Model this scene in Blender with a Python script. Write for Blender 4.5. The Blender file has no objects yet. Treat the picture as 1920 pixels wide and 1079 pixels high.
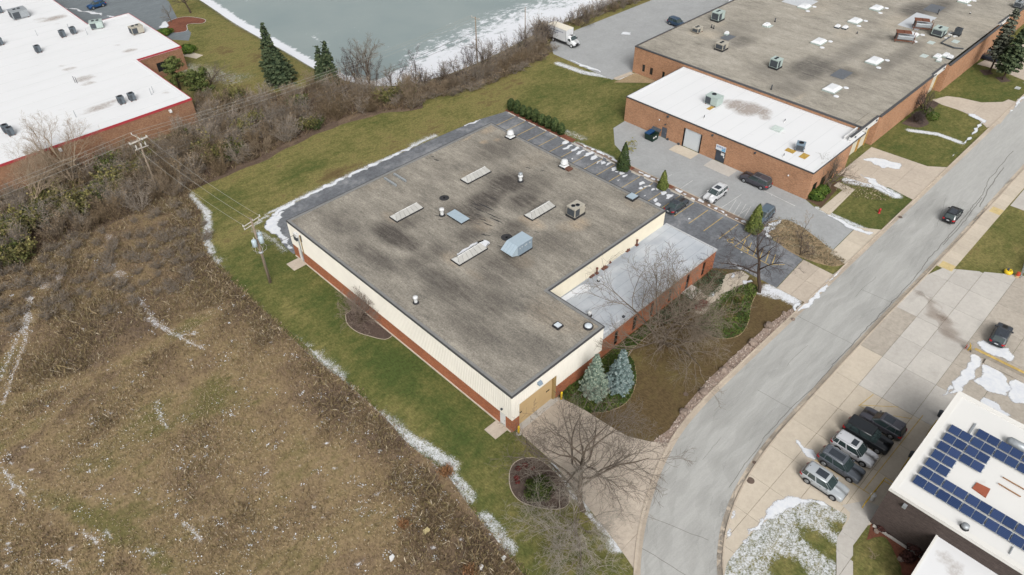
import bpy, bmesh, math, random
import numpy as np
from mathutils import Vector, Matrix, geometry
R = math.radians
SC = bpy.context.scene
COL = SC.collection
# ------------------------------------------------------------------ camera, sky, sun, exposure
CAMZ = 66.0
FPX, PITCH, ROLL, YAW = 1346.0, R(41.336), R(-0.594), R(44.1265)
_fw = Vector((math.sin(YAW) * math.cos(PITCH), math.cos(YAW) * math.cos(PITCH), -math.sin(PITCH)))
_rt = Vector((math.cos(YAW), -math.sin(YAW), 0))
_up = _rt.cross(_fw)
_r2 = _rt * math.cos(ROLL) + _up * math.sin(ROLL)
_u2 = -_rt * math.sin(ROLL) + _up * math.cos(ROLL)
cam = bpy.data.cameras.new('camera')
camo = bpy.data.objects.new('camera', cam)
COL.objects.link(camo)
camo.matrix_world = Matrix(((_r2.x, _u2.x, -_fw.x, 0), (_r2.y, _u2.y, -_fw.y, 0), (_r2.z, _u2.z, -_fw.z, CAMZ), (0, 0, 0, 1)))
cam.sensor_fit = 'HORIZONTAL'
cam.angle = 2 * math.atan(960 / FPX)
cam.clip_start, cam.clip_end = 1.0, 6000.0
SC.camera = camo
W = bpy.data.worlds.new('World'); SC.world = W; W.use_nodes = True
_t = W.node_tree
_bg = _t.nodes['Background']
_sky = _t.nodes.new('ShaderNodeTexSky'); _sky.sky_type = 'NISHITA'; _sky.sun_disc = False
SUN_EL, SUN_ROT = R(42), R(215)          # sun behind the viewer, veiled by cloud
_sky.sun_elevation = SUN_EL; _sky.sun_rotation = SUN_ROT
_sky.dust_density = 6.0; _sky.air_density = 1.0; _sky.ozone_density = 1.0
_hs = _t.nodes.new('ShaderNodeHueSaturation'); _hs.inputs['Saturation'].default_value = 0.14
_t.links.new(_sky.outputs[0], _hs.inputs['Color']); _t.links.new(_hs.outputs[0], _bg.inputs['Color'])
_bg.inputs['Strength'].default_value = 0.13
sl = bpy.data.lights.new('sun', 'SUN'); sl.energy = 1.5; sl.angle = R(28); sl.color = (1.0, 0.975, 0.945)
so = bpy.data.objects.new('sun', sl); COL.objects.link(so)
_sd = Vector((math.sin(SUN_ROT) * math.cos(SUN_EL), math.cos(SUN_ROT) * math.cos(SUN_EL), math.sin(SUN_EL)))
so.rotation_euler = (-_sd).to_track_quat('-Z', 'Y').to_euler()
VS = SC.view_settings
VS.view_transform = 'Standard'; VS.look = 'None'; VS.gamma = 1.0; VS.use_curve_mapping = False
VS.exposure = 0.41
SC.display_settings.display_device = 'sRGB'


def G(px, py, z=0.0):
    """point of the place at height z seen at photograph position px, py"""
    d = _fw + _r2 * ((px - 960) / FPX) - _u2 * ((py - 539.5) / FPX)
    t = (z - CAMZ) / d.z
    return Vector((d.x * t, d.y * t, z))


def GL(pts, z=0.0):
    return [tuple(G(x, y, z).xy) for x, y in pts]


# ------------------------------------------------------------------ material helpers
E0 = 1.6


def lin(c):
    c = c / 255.0
    return c / 12.92 if c <= 0.04045 else ((c + 0.055) / 1.055) ** 2.4


def S(r, g, b, k=1.0):
    return tuple(min(0.8, lin(v) / E0 * k) for v in (r, g, b)) + (1.0,)


class NT:
    def __init__(s, name):
        s.m = bpy.data.materials.new(name); s.m.use_nodes = True
        s.t = s.m.node_tree; s.b = s.t.nodes['Principled BSDF']
        s.b.inputs['Roughness'].default_value = 0.85
        s.b.inputs['Specular IOR Level'].default_value = 0.25

    def n(s, ty, **kw):
        nd = s.t.nodes.new(ty)
        for k, v in kw.items():
            if k.startswith('_'):
                setattr(nd, k[1:], v)
            else:
                key = k.replace('__', ' ')
                key = int(key[1:]) if key[0] == 'i' and key[1:].isdigit() else key
                s.set(nd.inputs[key], v)
        return nd

    def set(s, sock, v):
        if isinstance(v, bpy.types.NodeSocket):
            s.t.links.new(v, sock)
        elif isinstance(v, bpy.types.Node):
            s.t.links.new(v.outputs[0], sock)
        else:
            sock.default_value = v

    def coord(s, sc=(1, 1, 1), rot=(0, 0, 0), kind='Object'):
        tc = s.n('ShaderNodeTexCoord')
        mp = s.n('ShaderNodeMapping')
        s.t.links.new(tc.outputs[kind], mp.inputs['Vector'])
        mp.inputs['Scale'].default_value = sc; mp.inputs['Rotation'].default_value = rot
        return mp.outputs[0]

    def noise(s, scale, detail=3, rough=0.6, vec=None, sc=(1, 1, 1), rot=(0, 0, 0)):
        v = vec if vec is not None else s.coord(sc, rot)
        return s.n('ShaderNodeTexNoise', Vector=v, Scale=scale, Detail=detail, Roughness=rough).outputs[0]

    def ramp(s, fac, stops):
        r = s.n('ShaderNodeValToRGB', Fac=fac)
        el = r.color_ramp.elements
        while len(el) < len(stops):
            el.new(0.5)
        for e, (p, c) in zip(el, stops):
            e.position = p
            e.color = c if len(c) == 4 else tuple(c) + (1,)
        return r.outputs[0]

    def rng(s, v, a, b, c=0.0, d=1.0):
        return s.n('ShaderNodeMapRange', Value=v, From__Min=a, From__Max=b, To__Min=c, To__Max=d).outputs[0]

    def mix(s, f, a, b, mode='MIX'):
        m = s.t.nodes.new('ShaderNodeMix'); m.data_type = 'RGBA'; m.blend_type = mode
        s.set(m.inputs[0], f); s.set(m.inputs[6], a); s.set(m.inputs[7], b)
        return m.outputs[2]

    def math(s, op, a, b=0.0, clamp=False):
        m = s.n('ShaderNodeMath', _operation=op, _use_clamp=clamp); s.set(m.inputs[0], a); s.set(m.inputs[1], b)
        return m.outputs[0]

    def attr(s, name):
        return s.n('ShaderNodeAttribute', _attribute_name=name).outputs['Fac']

    def objrand(s):
        return s.n('ShaderNodeObjectInfo').outputs['Random']

    def col(s, c, rough=None, spec=None, metal=None):
        s.set(s.b.inputs['Base Color'], c)
        if rough is not None: s.set(s.b.inputs['Roughness'], rough)
        if spec is not None: s.b.inputs['Specular IOR Level'].default_value = spec
        if metal is not None: s.b.inputs['Metallic'].default_value = metal
        return s

    def bump(s, h, strength=0.5, dist=0.05):
        bp = s.n('ShaderNodeBump', Height=h, Strength=strength, Distance=dist)
        s.t.links.new(bp.outputs[0], s.b.inputs['Normal'])
        return s


MATS = {}


def plain(name, c, rough=0.6, spec=0.3, metal=0.0, var=0.12, scale=3.0, objvar=0.0):
    """paint or metal with slight uneven wear"""
    if name in MATS: return MATS[name]
    t = NT(name)
    n = t.noise(scale, 4, 0.65)
    dark = tuple(v * (1 - var) for v in c[:3]) + (1,); lite = tuple(min(0.85, v * (1 + var)) for v in c[:3]) + (1,)
    cc = t.ramp(n, [(0.3, dark), (0.7, lite)])
    if objvar:
        f = t.rng(t.objrand(), 0, 1, 1 - objvar, 1 + objvar)
        cb = t.n('ShaderNodeCombineXYZ', X=f, Y=f, Z=f)
        cc = t.mix(1.0, cc, cb, 'MULTIPLY')
    t.col(cc, rough, spec, metal)
    MATS[name] = t.m
    return t.m


def leafmat(name, stops, tintname='tint', rough=0.75, objvar=0.15):
    if name in MATS: return MATS[name]
    t = NT(name)
    cc = t.ramp(t.attr(tintname), stops)
    if objvar:
        f = t.rng(t.objrand(), 0, 1, 1 - objvar, 1 + objvar)
        cb = t.n('ShaderNodeCombineXYZ', X=f, Y=f, Z=f)
        cc = t.mix(1.0, cc, cb, 'MULTIPLY')
    t.col(cc, rough, 0.15)
    MATS[name] = t.m
    return t.m


# ------------------------------------------------------------------ object helpers
def link(name, me, mat=None, parent=None, **props):
    o = bpy.data.objects.new(name, me); COL.objects.link(o)
    if mat is not None and me is not None:
        me.materials.clear()
        for m in (mat if isinstance(mat, (list, tuple)) else [mat]):
            me.materials.append(m)
    if parent is not None: o.parent = parent
    for k, v in props.items(): o[k] = v
    return o


def tag(o, label=None, cat=None, group=None, kind=None):
    if label: o['label'] = label
    if cat: o['category'] = cat
    if group: o['group'] = group
    if kind: o['kind'] = kind
    return o


def thing(name, label, cat, loc=(0, 0, 0), rz=0.0, group=None):
    o = bpy.data.objects.new(name, None); COL.objects.link(o)
    o.location = loc; o.rotation_euler = (0, 0, rz); o.empty_display_size = 0.3
    return tag(o, label, cat, group)


def dup(root, loc=None, rz=None, label=None, group=None, scale=None):
    """a thing with copies of its parts and sub-parts, mesh data shared"""
    def cp(o, par):
        c = o.copy(); COL.objects.link(c)
        if par is not None: c.parent = par
        for ch in o.children: cp(ch, c)
        return c
    r = cp(root, None)
    if loc is not None: r.location = loc
    if rz is not None: r.rotation_euler = (0, 0, rz)
    if scale is not None: r.scale = scale if isinstance(scale, (tuple, list)) else (scale,) * 3
    if label: r['label'] = label
    if group: r['group'] = group
    return r


class MB:
    """collects faces, builds one mesh"""
    def __init__(s): s.v = []; s.f = []; s.mi = []; s.cur = 0

    def add(s, vs, fs):
        k = len(s.v); s.v += [tuple(v) for v in vs]; s.f += [tuple(i + k for i in f) for f in fs]; s.mi += [s.cur] * len(fs)
        return s

    def box(s, x0, y0, z0, x1, y1, z1):
        return s.add([(x0, y0, z0), (x1, y0, z0), (x1, y1, z0), (x0, y1, z0), (x0, y0, z1), (x1, y0, z1), (x1, y1, z1), (x0, y1, z1)],
                     [(0, 3, 2, 1), (4, 5, 6, 7), (0, 1, 5, 4), (1, 2, 6, 5), (2, 3, 7, 6), (3, 0, 4, 7)])

    def cbox(s, cx, cy, z0, w, d, h): return s.box(cx - w / 2, cy - d / 2, z0, cx + w / 2, cy + d / 2, z0 + h)

    def prism(s, poly, z0, z1):
        n = len(poly)
        a = sum(poly[i][0] * poly[(i + 1) % n][1] - poly[(i + 1) % n][0] * poly[i][1] for i in range(n))
        if a < 0: poly = poly[::-1]
        return s.add([(p[0], p[1], z0) for p in poly] + [(p[0], p[1], z1) for p in poly],
                     [tuple(range(n - 1, -1, -1)), tuple(range(n, 2 * n))] + [(i, (i + 1) % n, n + (i + 1) % n, n + i) for i in range(n)])

    def tube(s, pts, rad, n=6, cap=True):
        pts = [Vector(p) for p in pts]
        if not isinstance(rad, (list, tuple)): rad = [rad] * len(pts)
        vs = []; fs = []
        for i, p in enumerate(pts):
            d = (pts[min(i + 1, len(pts) - 1)] - pts[max(i - 1, 0)]).normalized()
            a = d.orthogonal().normalized() if abs(d.z) > 0.99 else d.cross(Vector((0, 0, 1))).normalized()
            b = d.cross(a)
            for k in range(n):
                t = 2 * math.pi * k / n
                vs.append(p + (a * math.cos(t) + b * math.sin(t)) * rad[i])
        for i in range(len(pts) - 1):
            for k in range(n):
                fs.append((i * n + k, (i + 1) * n + k, (i + 1) * n + (k + 1) % n, i * n + (k + 1) % n))
        if cap:
            fs.append(tuple(range(n))); fs.append(tuple(range(len(pts) * n - 1, (len(pts) - 1) * n - 1, -1)))
        return s.add(vs, fs)

    def lathe(s, prof, n=16, c=(0, 0, 0)):
        vs = []; fs = []
        for r, z in prof:
            for k in range(n):
                t = 2 * math.pi * k / n
                vs.append((c[0] + r * math.cos(t), c[1] + r * math.sin(t), c[2] + z))
        for i in range(len(prof) - 1):
            for k in range(n):
                fs.append((i * n + k, i * n + (k + 1) % n, (i + 1) * n + (k + 1) % n, (i + 1) * n + k))
        fs.append(tuple(range(n - 1, -1, -1))); fs.append(tuple(range((len(prof) - 1) * n, len(prof) * n)))
        return s.add(vs, fs)

    def mesh(s, name, smooth=False):
        me = bpy.data.meshes.new(name); me.from_pydata(s.v, [], s.f)
        if any(s.mi): me.polygons.foreach_set('material_index', s.mi)
        if smooth: me.polygons.foreach_set('use_smooth', [True] * len(s.f))
        me.update()
        return me

    def build(s, name, mat, parent=None, smooth=False, **props):
        return link(name, s.mesh(name, smooth), mat, parent, **props)


def bevel_mesh(me, w, seg=2, angle=30):
    bm = bmesh.new(); bm.from_mesh(me)
    bmesh.ops.remove_doubles(bm, verts=bm.verts, dist=1e-5)
    es = [e for e in bm.edges if len(e.link_faces) == 2 and e.calc_face_angle(0) > R(angle)]
    bmesh.ops.bevel(bm, geom=es, offset=w, segments=seg, affect='EDGES', profile=0.5)
    bm.to_mesh(me); bm.free(); me.update()
    return me


def npmesh(name, V, F, attrs=None, smooth=False):
    """mesh from arrays, all faces with the same number of corners"""
    V = np.asarray(V, np.float32); F = np.asarray(F, np.int32)
    me = bpy.data.meshes.new(name)
    n, k = F.shape
    me.vertices.add(len(V)); me.vertices.foreach_set('co', V.ravel())
    me.loops.add(n * k); me.loops.foreach_set('vertex_index', F.ravel())
    me.polygons.add(n); me.polygons.foreach_set('loop_start', np.arange(n, dtype=np.int32) * k)
    if smooth: me.polygons.foreach_set('use_smooth', np.ones(n, bool))
    for an, av in (attrs or {}).items():
        a = me.attributes.new(an, 'FLOAT', 'POINT'); a.data.foreach_set('value', np.asarray(av, np.float32))
    me.update(); me.validate()
    return me


# ------------------------------------------------------------------ plan helpers
def pip(poly, P):
    P = np.asarray(P, float); x, y = P[:, 0], P[:, 1]
    ins = np.zeros(len(P), bool); n = len(poly)
    for i in range(n):
        x0, y0 = poly[i]; x1, y1 = poly[(i + 1) % n]
        if y0 == y1: continue
        c = ((y0 > y) != (y1 > y)) & (x < (x1 - x0) * (y - y0) / (y1 - y0) + x0)
        ins ^= c
    return ins


def segdist(line, P):
    P = np.asarray(P, float); d = np.full(len(P), 1e9)
    for i in range(len(line) - 1):
        a = np.array(line[i][:2], float); b = np.array(line[i + 1][:2], float)
        ab = b - a; L = max(ab @ ab, 1e-9)
        t = np.clip(((P - a) @ ab) / L, 0, 1)
        d = np.minimum(d, np.hypot(*(P - a - t[:, None] * ab).T))
    return d


def smooth01(x):
    x = np.clip(x, 0, 1)
    return x * x * (3 - 2 * x)


def curve(pts, n=6, closed=False):
    out = []; m = len(pts)
    for i in range(m if closed else m - 1):
        p = [pts[(i + k) % m] if closed else pts[min(max(i + k, 0), m - 1)] for k in (-1, 0, 1, 2)]
        for k in range(n):
            t = k / n
            out.append(tuple(0.5 * (2 * p[1][j] + (p[2][j] - p[0][j]) * t + (2 * p[0][j] - 5 * p[1][j] + 4 * p[2][j] - p[3][j]) * t * t +
                                    (3 * p[1][j] - p[0][j] - 3 * p[2][j] + p[3][j]) * t ** 3) for j in (0, 1)))
    if not closed: out.append(tuple(pts[-1][:2]))
    return out


def resample(pts, step, closed=False):
    pts = [tuple(p[:2]) for p in pts]
    if closed: pts = pts + [pts[0]]
    out = []
    for a, b in zip(pts[:-1], pts[1:]):
        L = math.hypot(b[0] - a[0], b[1] - a[1]); n = max(1, int(round(L / step)))
        out += [(a[0] + (b[0] - a[0]) * k / n, a[1] + (b[1] - a[1]) * k / n) for k in range(n)]
    if not closed: out.append(pts[-1])
    return out


def offset(line, d):
    out = []
    for i, p in enumerate(line):
        a = line[max(i - 1, 0)]; b = line[min(i + 1, len(line) - 1)]
        dx, dy = b[0] - a[0], b[1] - a[1]; L = math.hypot(dx, dy) or 1
        out.append((p[0] - dy / L * d, p[1] + dx / L * d))
    return out


def ragged(poly, amp, step, seed=0):
    """closed outline with an uneven, melted edge"""
    rg = random.Random(seed); q = resample(poly, step, True); n = len(q); out = []
    w = [rg.gauss(0, 1) for _ in range(n)]
    w2 = [(w[i - 1] + w[i] * 1.5 + w[(i + 1) % n]) / 2.2 for i in range(n)]
    for i, p in enumerate(q):
        a = q[i - 1]; b = q[(i + 1) % n]; dx, dy = b[0] - a[0], b[1] - a[1]; L = math.hypot(dx, dy) or 1
        out.append((p[0] + dy / L * amp * w2[i], p[1] - dx / L * amp * w2[i]))
    return out


def sheet(name, poly, mat, z=0.0, cell=None, attrs=None, zf=None, parent=None, pts=None, holes=(), **props):
    """ground sheet: outline kept exactly, inside filled with a grid that carries measured attributes"""
    rings = [[tuple(p[:2]) for p in poly]] + [[tuple(p[:2]) for p in h] for h in holes]
    vs = []; es = []
    for r in rings:
        k = len(vs); vs += r; es += [(k + i, k + (i + 1) % len(r)) for i in range(len(r))]
    if cell:
        a = np.array(rings[0]); x0, y0 = a.min(0); x1, y1 = a.max(0)
        gx, gy = np.meshgrid(np.arange(x0 + cell * .5, x1, cell), np.arange(y0 + cell * .5, y1, cell))
        g = np.column_stack([gx.ravel(), gy.ravel()])
        m = pip(rings[0], g)
        for h in rings[1:]: m &= ~pip(h, g)
        vs += [tuple(p) for p in g[m]]
    if pts is not None: vs += [tuple(p) for p in pts]
    o = geometry.delaunay_2d_cdt([Vector(v) for v in vs], es, [], 0, 1e-5)
    P = np.array([tuple(v) for v in o[0]]); F = np.array([list(f) for f in o[2]], int)
    c = P[F].mean(1); m = pip(rings[0], c)
    for h in rings[1:]: m &= ~pip(h, c)
    F = F[m]
    A = P[F]; ar = (A[:, 1, 0] - A[:, 0, 0]) * (A[:, 2, 1] - A[:, 0, 1]) - (A[:, 2, 0] - A[:, 0, 0]) * (A[:, 1, 1] - A[:, 0, 1])
    F[ar < 0] = F[ar < 0][:, ::-1]
    F = F[np.abs(ar) > 1e-9]
    Z = np.full(len(P), z) if zf is None else zf(P) + z
    at = {k: f(P) for k, f in (attrs or {}).items()}
    me = npmesh(name, np.column_stack([P, Z]), F, at, smooth=zf is not None)
    return link(name, me, mat, parent, **props)


def clip(poly, a, b, c):
    """keep the part of poly where a*x + b*y <= c"""
    out = []
    for i in range(len(poly)):
        p, q = poly[i], poly[(i + 1) % len(poly)]
        dp, dq = a * p[0] + b * p[1] - c, a * q[0] + b * q[1] - c
        if dp <= 0: out.append(p)
        if dp * dq < 0:
            t = dp / (dp - dq); out.append((p[0] + (q[0] - p[0]) * t, p[1] + (q[1] - p[1]) * t))
    return out


def area(p): return abs(sum(p[i][0] * p[(i + 1) % len(p)][1] - p[(i + 1) % len(p)][0] * p[i][1] for i in range(len(p)))) / 2


def slabs(name, poly, xs, ys, mat, z=0.06, gap=0.03, rot=0.0, c=(0, 0), pick=None, base=0.0):
    """concrete poured in slabs: every slab its own piece, joints recessed"""
    root = bpy.data.objects.new(name, None); COL.objects.link(root); root['kind'] = 'structure'
    cs, sn = math.cos(rot), math.sin(rot)
    loc = [((p[0] - c[0]) * cs + (p[1] - c[1]) * sn, -(p[0] - c[0]) * sn + (p[1] - c[1]) * cs) for p in poly]
    k = 0
    for i in range(len(xs) - 1):
        for j in range(len(ys) - 1):
            q = clip(clip(clip(clip(loc, 1, 0, xs[i + 1] - gap / 2), -1, 0, -(xs[i] + gap / 2)), 0, 1, ys[j + 1] - gap / 2), 0, -1, -(ys[j] + gap / 2))
            if len(q) < 3 or area(q) < 0.15: continue
            q2 = [(p[0] * cs - p[1] * sn + c[0], p[0] * sn + p[1] * cs + c[1]) for p in q]
            zz = z + ((i * 7 + j * 13) % 5 - 2) * 0.0012
            MB().prism(q2, base, zz).build('slab', pick(q2) if pick else mat, root)
            k += 1
    return root


rnd = random.Random(11)
# ------------------------------------------------------------------ ground materials
def snow_over(t, base, snow_attr='snow', c=S(238, 241, 246)):
    sn = t.attr(snow_attr)
    f = t.noise(1.6, 5, 0.8)
    f2 = t.noise(6.5, 3, 0.85)
    h = t.math('ADD', t.math('MULTIPLY', f, 0.42), t.math('MULTIPLY', f2, 0.58))
    thr = t.rng(sn, 0, 1, 0.24, 0.66)
    m = t.rng(t.math('SUBTRACT', thr, h), -0.06, 0.10)
    return t.mix(m, base, c), m


def lawn_mat(name, cols):
    t = NT(name)
    n1 = t.noise(0.10, 4, 0.6); n2 = t.noise(0.9, 4, 0.7)
    n3 = t.noise(5.0, 3, 0.75, sc=(1.0, 0.45, 1)); n4 = t.noise(0.35, 5, 0.7, rot=(0, 0, 0.6), sc=(1, 2.2, 1))
    tone = t.math('ADD', t.attr('tone'), t.math('ADD', t.rng(n1, 0.3, 0.7, -0.20, 0.20), t.math('ADD', t.rng(n2, 0.3, 0.7, -0.12, 0.12), t.rng(n4, 0.3, 0.7, -0.16, 0.16))))
    base = t.ramp(tone, cols)
    f = t.math('MULTIPLY', t.rng(n3, 0.25, 0.75, 0.6, 1.4), t.rng(t.noise(1.8, 3, .8), .3, .7, .86, 1.14))
    cb = t.n('ShaderNodeCombineXYZ', X=f, Y=f, Z=f)
    base = t.mix(1.0, base, cb, 'MULTIPLY')
    base, m = snow_over(t, base)
    t.col(base, 0.9, 0.1); t.bump(n3, 0.6, 0.08)
    return t.m


M_LAWN = lawn_mat('lawn', [(0.0, S(82, 95, 50)), (0.3, S(110, 111, 64)), (0.55, S(138, 130, 82)), (0.75, S(116, 102, 68)), (1.0, S(104, 88, 62))])
M_MEADOW = lawn_mat('meadow', [(0.0, S(118, 112, 72)), (0.35, S(156, 136, 104)), (0.6, S(140, 120, 96)), (0.85, S(124, 107, 91)), (1.0, S(108, 92, 80))])


def pave_mat(name, c, var=0.1, streak=(1, 1, 1), crackscale=0.0, speck=0.16, objvar=0.0, grime=0.2, rough=0.9, c2=None):
    t = NT(name)
    n1 = t.noise(0.25, 5, 0.65, sc=streak); n2 = t.noise(1.7, 4, 0.7, sc=streak); n3 = t.noise(6.0, 4, 0.85)
    lo = tuple(v * (1 - var) for v in c[:3]) + (1,); hi = tuple(v * (1 + var) for v in c[:3]) + (1,)
    b = t.ramp(n1, [(0.3, lo), (0.7, hi)] if c2 is None else [(0.32, lo), (0.5, c), (0.68, c2)])
    f = t.math('MULTIPLY', t.rng(n2, 0.3, 0.7, 1 - grime * .5, 1 + grime * .4), t.rng(n3, 0.25, 0.75, 1 - speck, 1 + speck))
    if objvar: f = t.math('MULTIPLY', f, t.rng(t.objrand(), 0, 1, 1 - objvar, 1 + objvar))
    if crackscale:
        vo = t.n('ShaderNodeTexVoronoi', _feature='DISTANCE_TO_EDGE', Vector=t.coord((1, 1, 0.01)), Scale=crackscale)
        wob = t.rng(t.noise(0.8, 5, 0.8), 0.35, 0.65, 0.0, 1.0)
        ck = t.rng(vo.outputs['Distance'], 0.004, 0.012, 0.62, 1.0)
        ck = t.math('MAXIMUM', ck, t.rng(wob, 0.45, 0.55))
        f = t.math('MULTIPLY', f, ck)
    cb = t.n('ShaderNodeCombineXYZ', X=f, Y=f, Z=f)
    b = t.mix(1.0, b, cb, 'MULTIPLY')
    t.col(b, rough, 0.2); t.bump(n3, 0.25, 0.01)
    return t, b


def pm(*a, **k): return pave_mat(*a, **k)[0].m


M_ROAD = pm('road_surface', S(190, 190, 186), 0.06, (0.25, 1.6, 1), 0.0, 0.09, grime=0.16)
M_LOT = pm('grey_lot_surface', S(176, 178, 178), 0.09, (1, 1, 1), 0.0, 0.10, grime=0.18)
M_BLACK = pm('dark_asphalt', S(124, 127, 132), 0.16, (0.9, 1.0, 1), 0.0, 0.16, grime=0.5, c2=S(158, 160, 163))
M_CONC_T = pm('tan_concrete', S(214, 202, 184), 0.07, objvar=0.05, speck=0.06, grime=0.14)
M_CONC_G = pm('grey_concrete', S(208, 203, 195), 0.07, objvar=0.06, speck=0.06, grime=0.14)
M_CONC_P = pm('pinkish_concrete', S(206, 193, 177), 0.07, objvar=0.05, speck=0.09, grime=0.2)
M_CONC_D = pm('stained_concrete', S(192, 183, 170), 0.1, objvar=0.05, speck=0.08, grime=0.3)
M_KERB = pm('kerb_concrete', S(206, 192, 174), 0.08, objvar=0.08, speck=0.08, grime=0.2)
M_JOINT = pm('joint_sealant', S(136, 133, 128), 0.2)
M_EARTH = pm('brown_earth', S(106, 86, 68), 0.25, (1, 1, 1), 0, 0.3, grime=0.5)
M_MULCH = pm('dark_mulch', S(98, 84, 76), 0.2, (1, 1, 1), 0, 0.35, grime=0.5)
M_MULCH_R = pm('reddish_mulch', S(132, 84, 66), 0.25, (1, 1, 1), 0, 0.35, grime=0.5)
M_GRAVEL = pm('pink_gravel', S(172, 152, 138), 0.12, (1, 1, 1), 0, 0.38, grime=0.4)
M_STRAW = pm('straw_bed', S(176, 154, 122), 0.15, (1, 1, 1), 0, 0.3, grime=0.4)
M_YELLOW = pm('worn_yellow_paint', S(214, 184, 112), 0.15, (1, 1, 1), 0, 0.25, grime=0.5)
M_WHITEP = pm('worn_white_paint', S(216, 216, 214), 0.1, (1, 1, 1), 0, 0.2, grime=0.4)
_t = NT('snow_dusting')
_h = _t.math('ADD', _t.math('MULTIPLY', _t.noise(2.0, 5, .8), .5), _t.math('MULTIPLY', _t.noise(7.0, 3, .85), .5))
_t.set(_t.b.inputs['Alpha'], _t.rng(_t.math('SUBTRACT', _t.rng(_t.attr('cover'), 0, 1, .20, .72), _h), -.09, .11))
_t.col(_t.ramp(_t.noise(1.4, 5, 0.7), [(0.3, S(226, 231, 240)), (0.6, S(246, 248, 250))]), 0.6, 0.3)
M_DUST = _t.m
_t = NT('snow_surface')
_t.col(_t.ramp(_t.noise(1.4, 5, 0.7), [(0.3, S(226, 231, 240)), (0.6, S(246, 248, 250))]), 0.6, 0.3); _t.bump(_t.noise(3.0, 4, 0.7), 0.4, 0.05)
M_SNOW = _t.m

# ------------------------------------------------------------------ ground, lake
LAKE = curve([(76.5, 260), (75.5, 200), (73.8, 172), (73.6, 150), (73.4, 134), (75.5, 124), (80, 117.5), (88, 114.2), (99, 113.4), (110, 114.2), (122, 115.6), (136, 115.2), (152, 115.5), (175, 116), (205, 117), (240, 125), (255, 190), (240, 260)], 5, True)
LK = np.array(LAKE)


def lake_sd(P):
    d = segdist(LAKE + [LAKE[0]], P)
    return np.where(pip(LAKE, P), d, -d)


MEADOW_EDGE = [(33.5, 110), (30.6, 107.5), (29.9, 101.5), (26.6, 95), (25.4, 88), (25.2, 80), (25.2, 70), (25.2, 62), (25.8, 55), (25.9, 48), (25.5, 43.5), (25.9, 39), (25.8, 36), (25.1, 32.5), (24.6, 28.5), (23.8, 23), (22.8, 16), (21, 8), (18, -4), (12, -18), (4, -34)]
SNOWLINES = [  # line, half width, strength
    ([(31, 107.8), (30.6, 104), (30.6, 101), (29, 97.5), (27, 94), (26.2, 91)], 1.15, 0.76),
    ([(26.2, 91), (25.6, 87), (25.5, 80), (25.5, 70), (25.7, 62), (26.1, 55), (26.2, 50)], 0.36, 0.72),
    ([(26.0, 49), (26.1, 46), (26.2, 44)], 0.7, 0.72),
    ([(25.9, 44), (26.5, 41.5), (26.9, 39), (27.2, 37.5)], 1.3, 0.74),
    ([(26.1, 36.5), (26.0, 34.6), (25.8, 33.4)], 1.3, 0.70),
    ([(25.3, 30.6), (25.2, 28.6), (24.8, 26.2)], 1.2, 0.70),
    ([(34.6, 92.6), (38, 94.0), (45, 94.2), (58, 94.2), (72, 93.7)], 0.55, 0.8),
    ([(33.5, 91.5), (34.4, 87), (34.2, 83.5)], 0.9, 0.6),
    ([(88.6, 90), (89.6, 80), (90.2, 74)], 1.5, 0.55),
    ([(88.0, 73.5), (88.3, 66)], 1.0, 1.0),
    ([(88.2, 60), (88.4, 52), (88.3, 40)], 0.8, 0.72),
    ([(87.8, 35.5), (89.5, 35.0)], 1.4, 0.95), ([(88.5, 34.0), (92, 30.5), (91, 26.4)], 1.6, 0.62),
    ([(118, 83.6), (114.5, 84.0), (111, 92), (110.5, 99)], 1.3, 0.8),
    ([(77.2, 28.6), (77.4, 26.5), (77.3, 24.7)], 1.4, 0.9), ([(75.6, 29.5), (76.2, 27.2)], 0.9, 0.75),
    ([(99.7, 33.2), (99.6, 27.6), (99.9, 24.4)], 0.9, 0.75),
    ([(110.6, 33.5), (112.4, 29.8), (112.0, 26.0)], 1.4, 0.95),
    ([(134.5, 33.5), (136.8, 29), (136.5, 25)], 0.9, 0.9),
    ([(48.2, 164), (54, 152), (57, 142)], 4.5, 0.52), ([(54, 150), (60, 141)], 4.0, 0.4),
    ([(73.2, 172), (73.2, 150), (73.0, 136)], 1.2, 0.6),
    ([(34.9, 29.8), (33.8, 26.0), (33.0, 22.0), (32.4, 18.4)], 0.55, 0.9),
    ([(36.4, 33.2), (35.0, 29.9)], 0.5, 0.75),
]


def snow_f(P):
    s = np.zeros(len(P))
    for ln, w, k in SNOWLINES:
        s = np.maximum(s, k * smooth01(1.25 - segdist(ln, P) / w * 0.95))
    sd = lake_sd(P)
    s = np.maximum(s, 0.55 * smooth01(1.3 - np.abs(sd) / 1.6) * (P[:, 0] < 74.6))
    return s


def blob(P, x, y, rx, ry, a=1.0):
    return a * smooth01(1.35 - np.hypot((P[:, 0] - x) / rx, (P[:, 1] - y) / ry))


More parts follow.
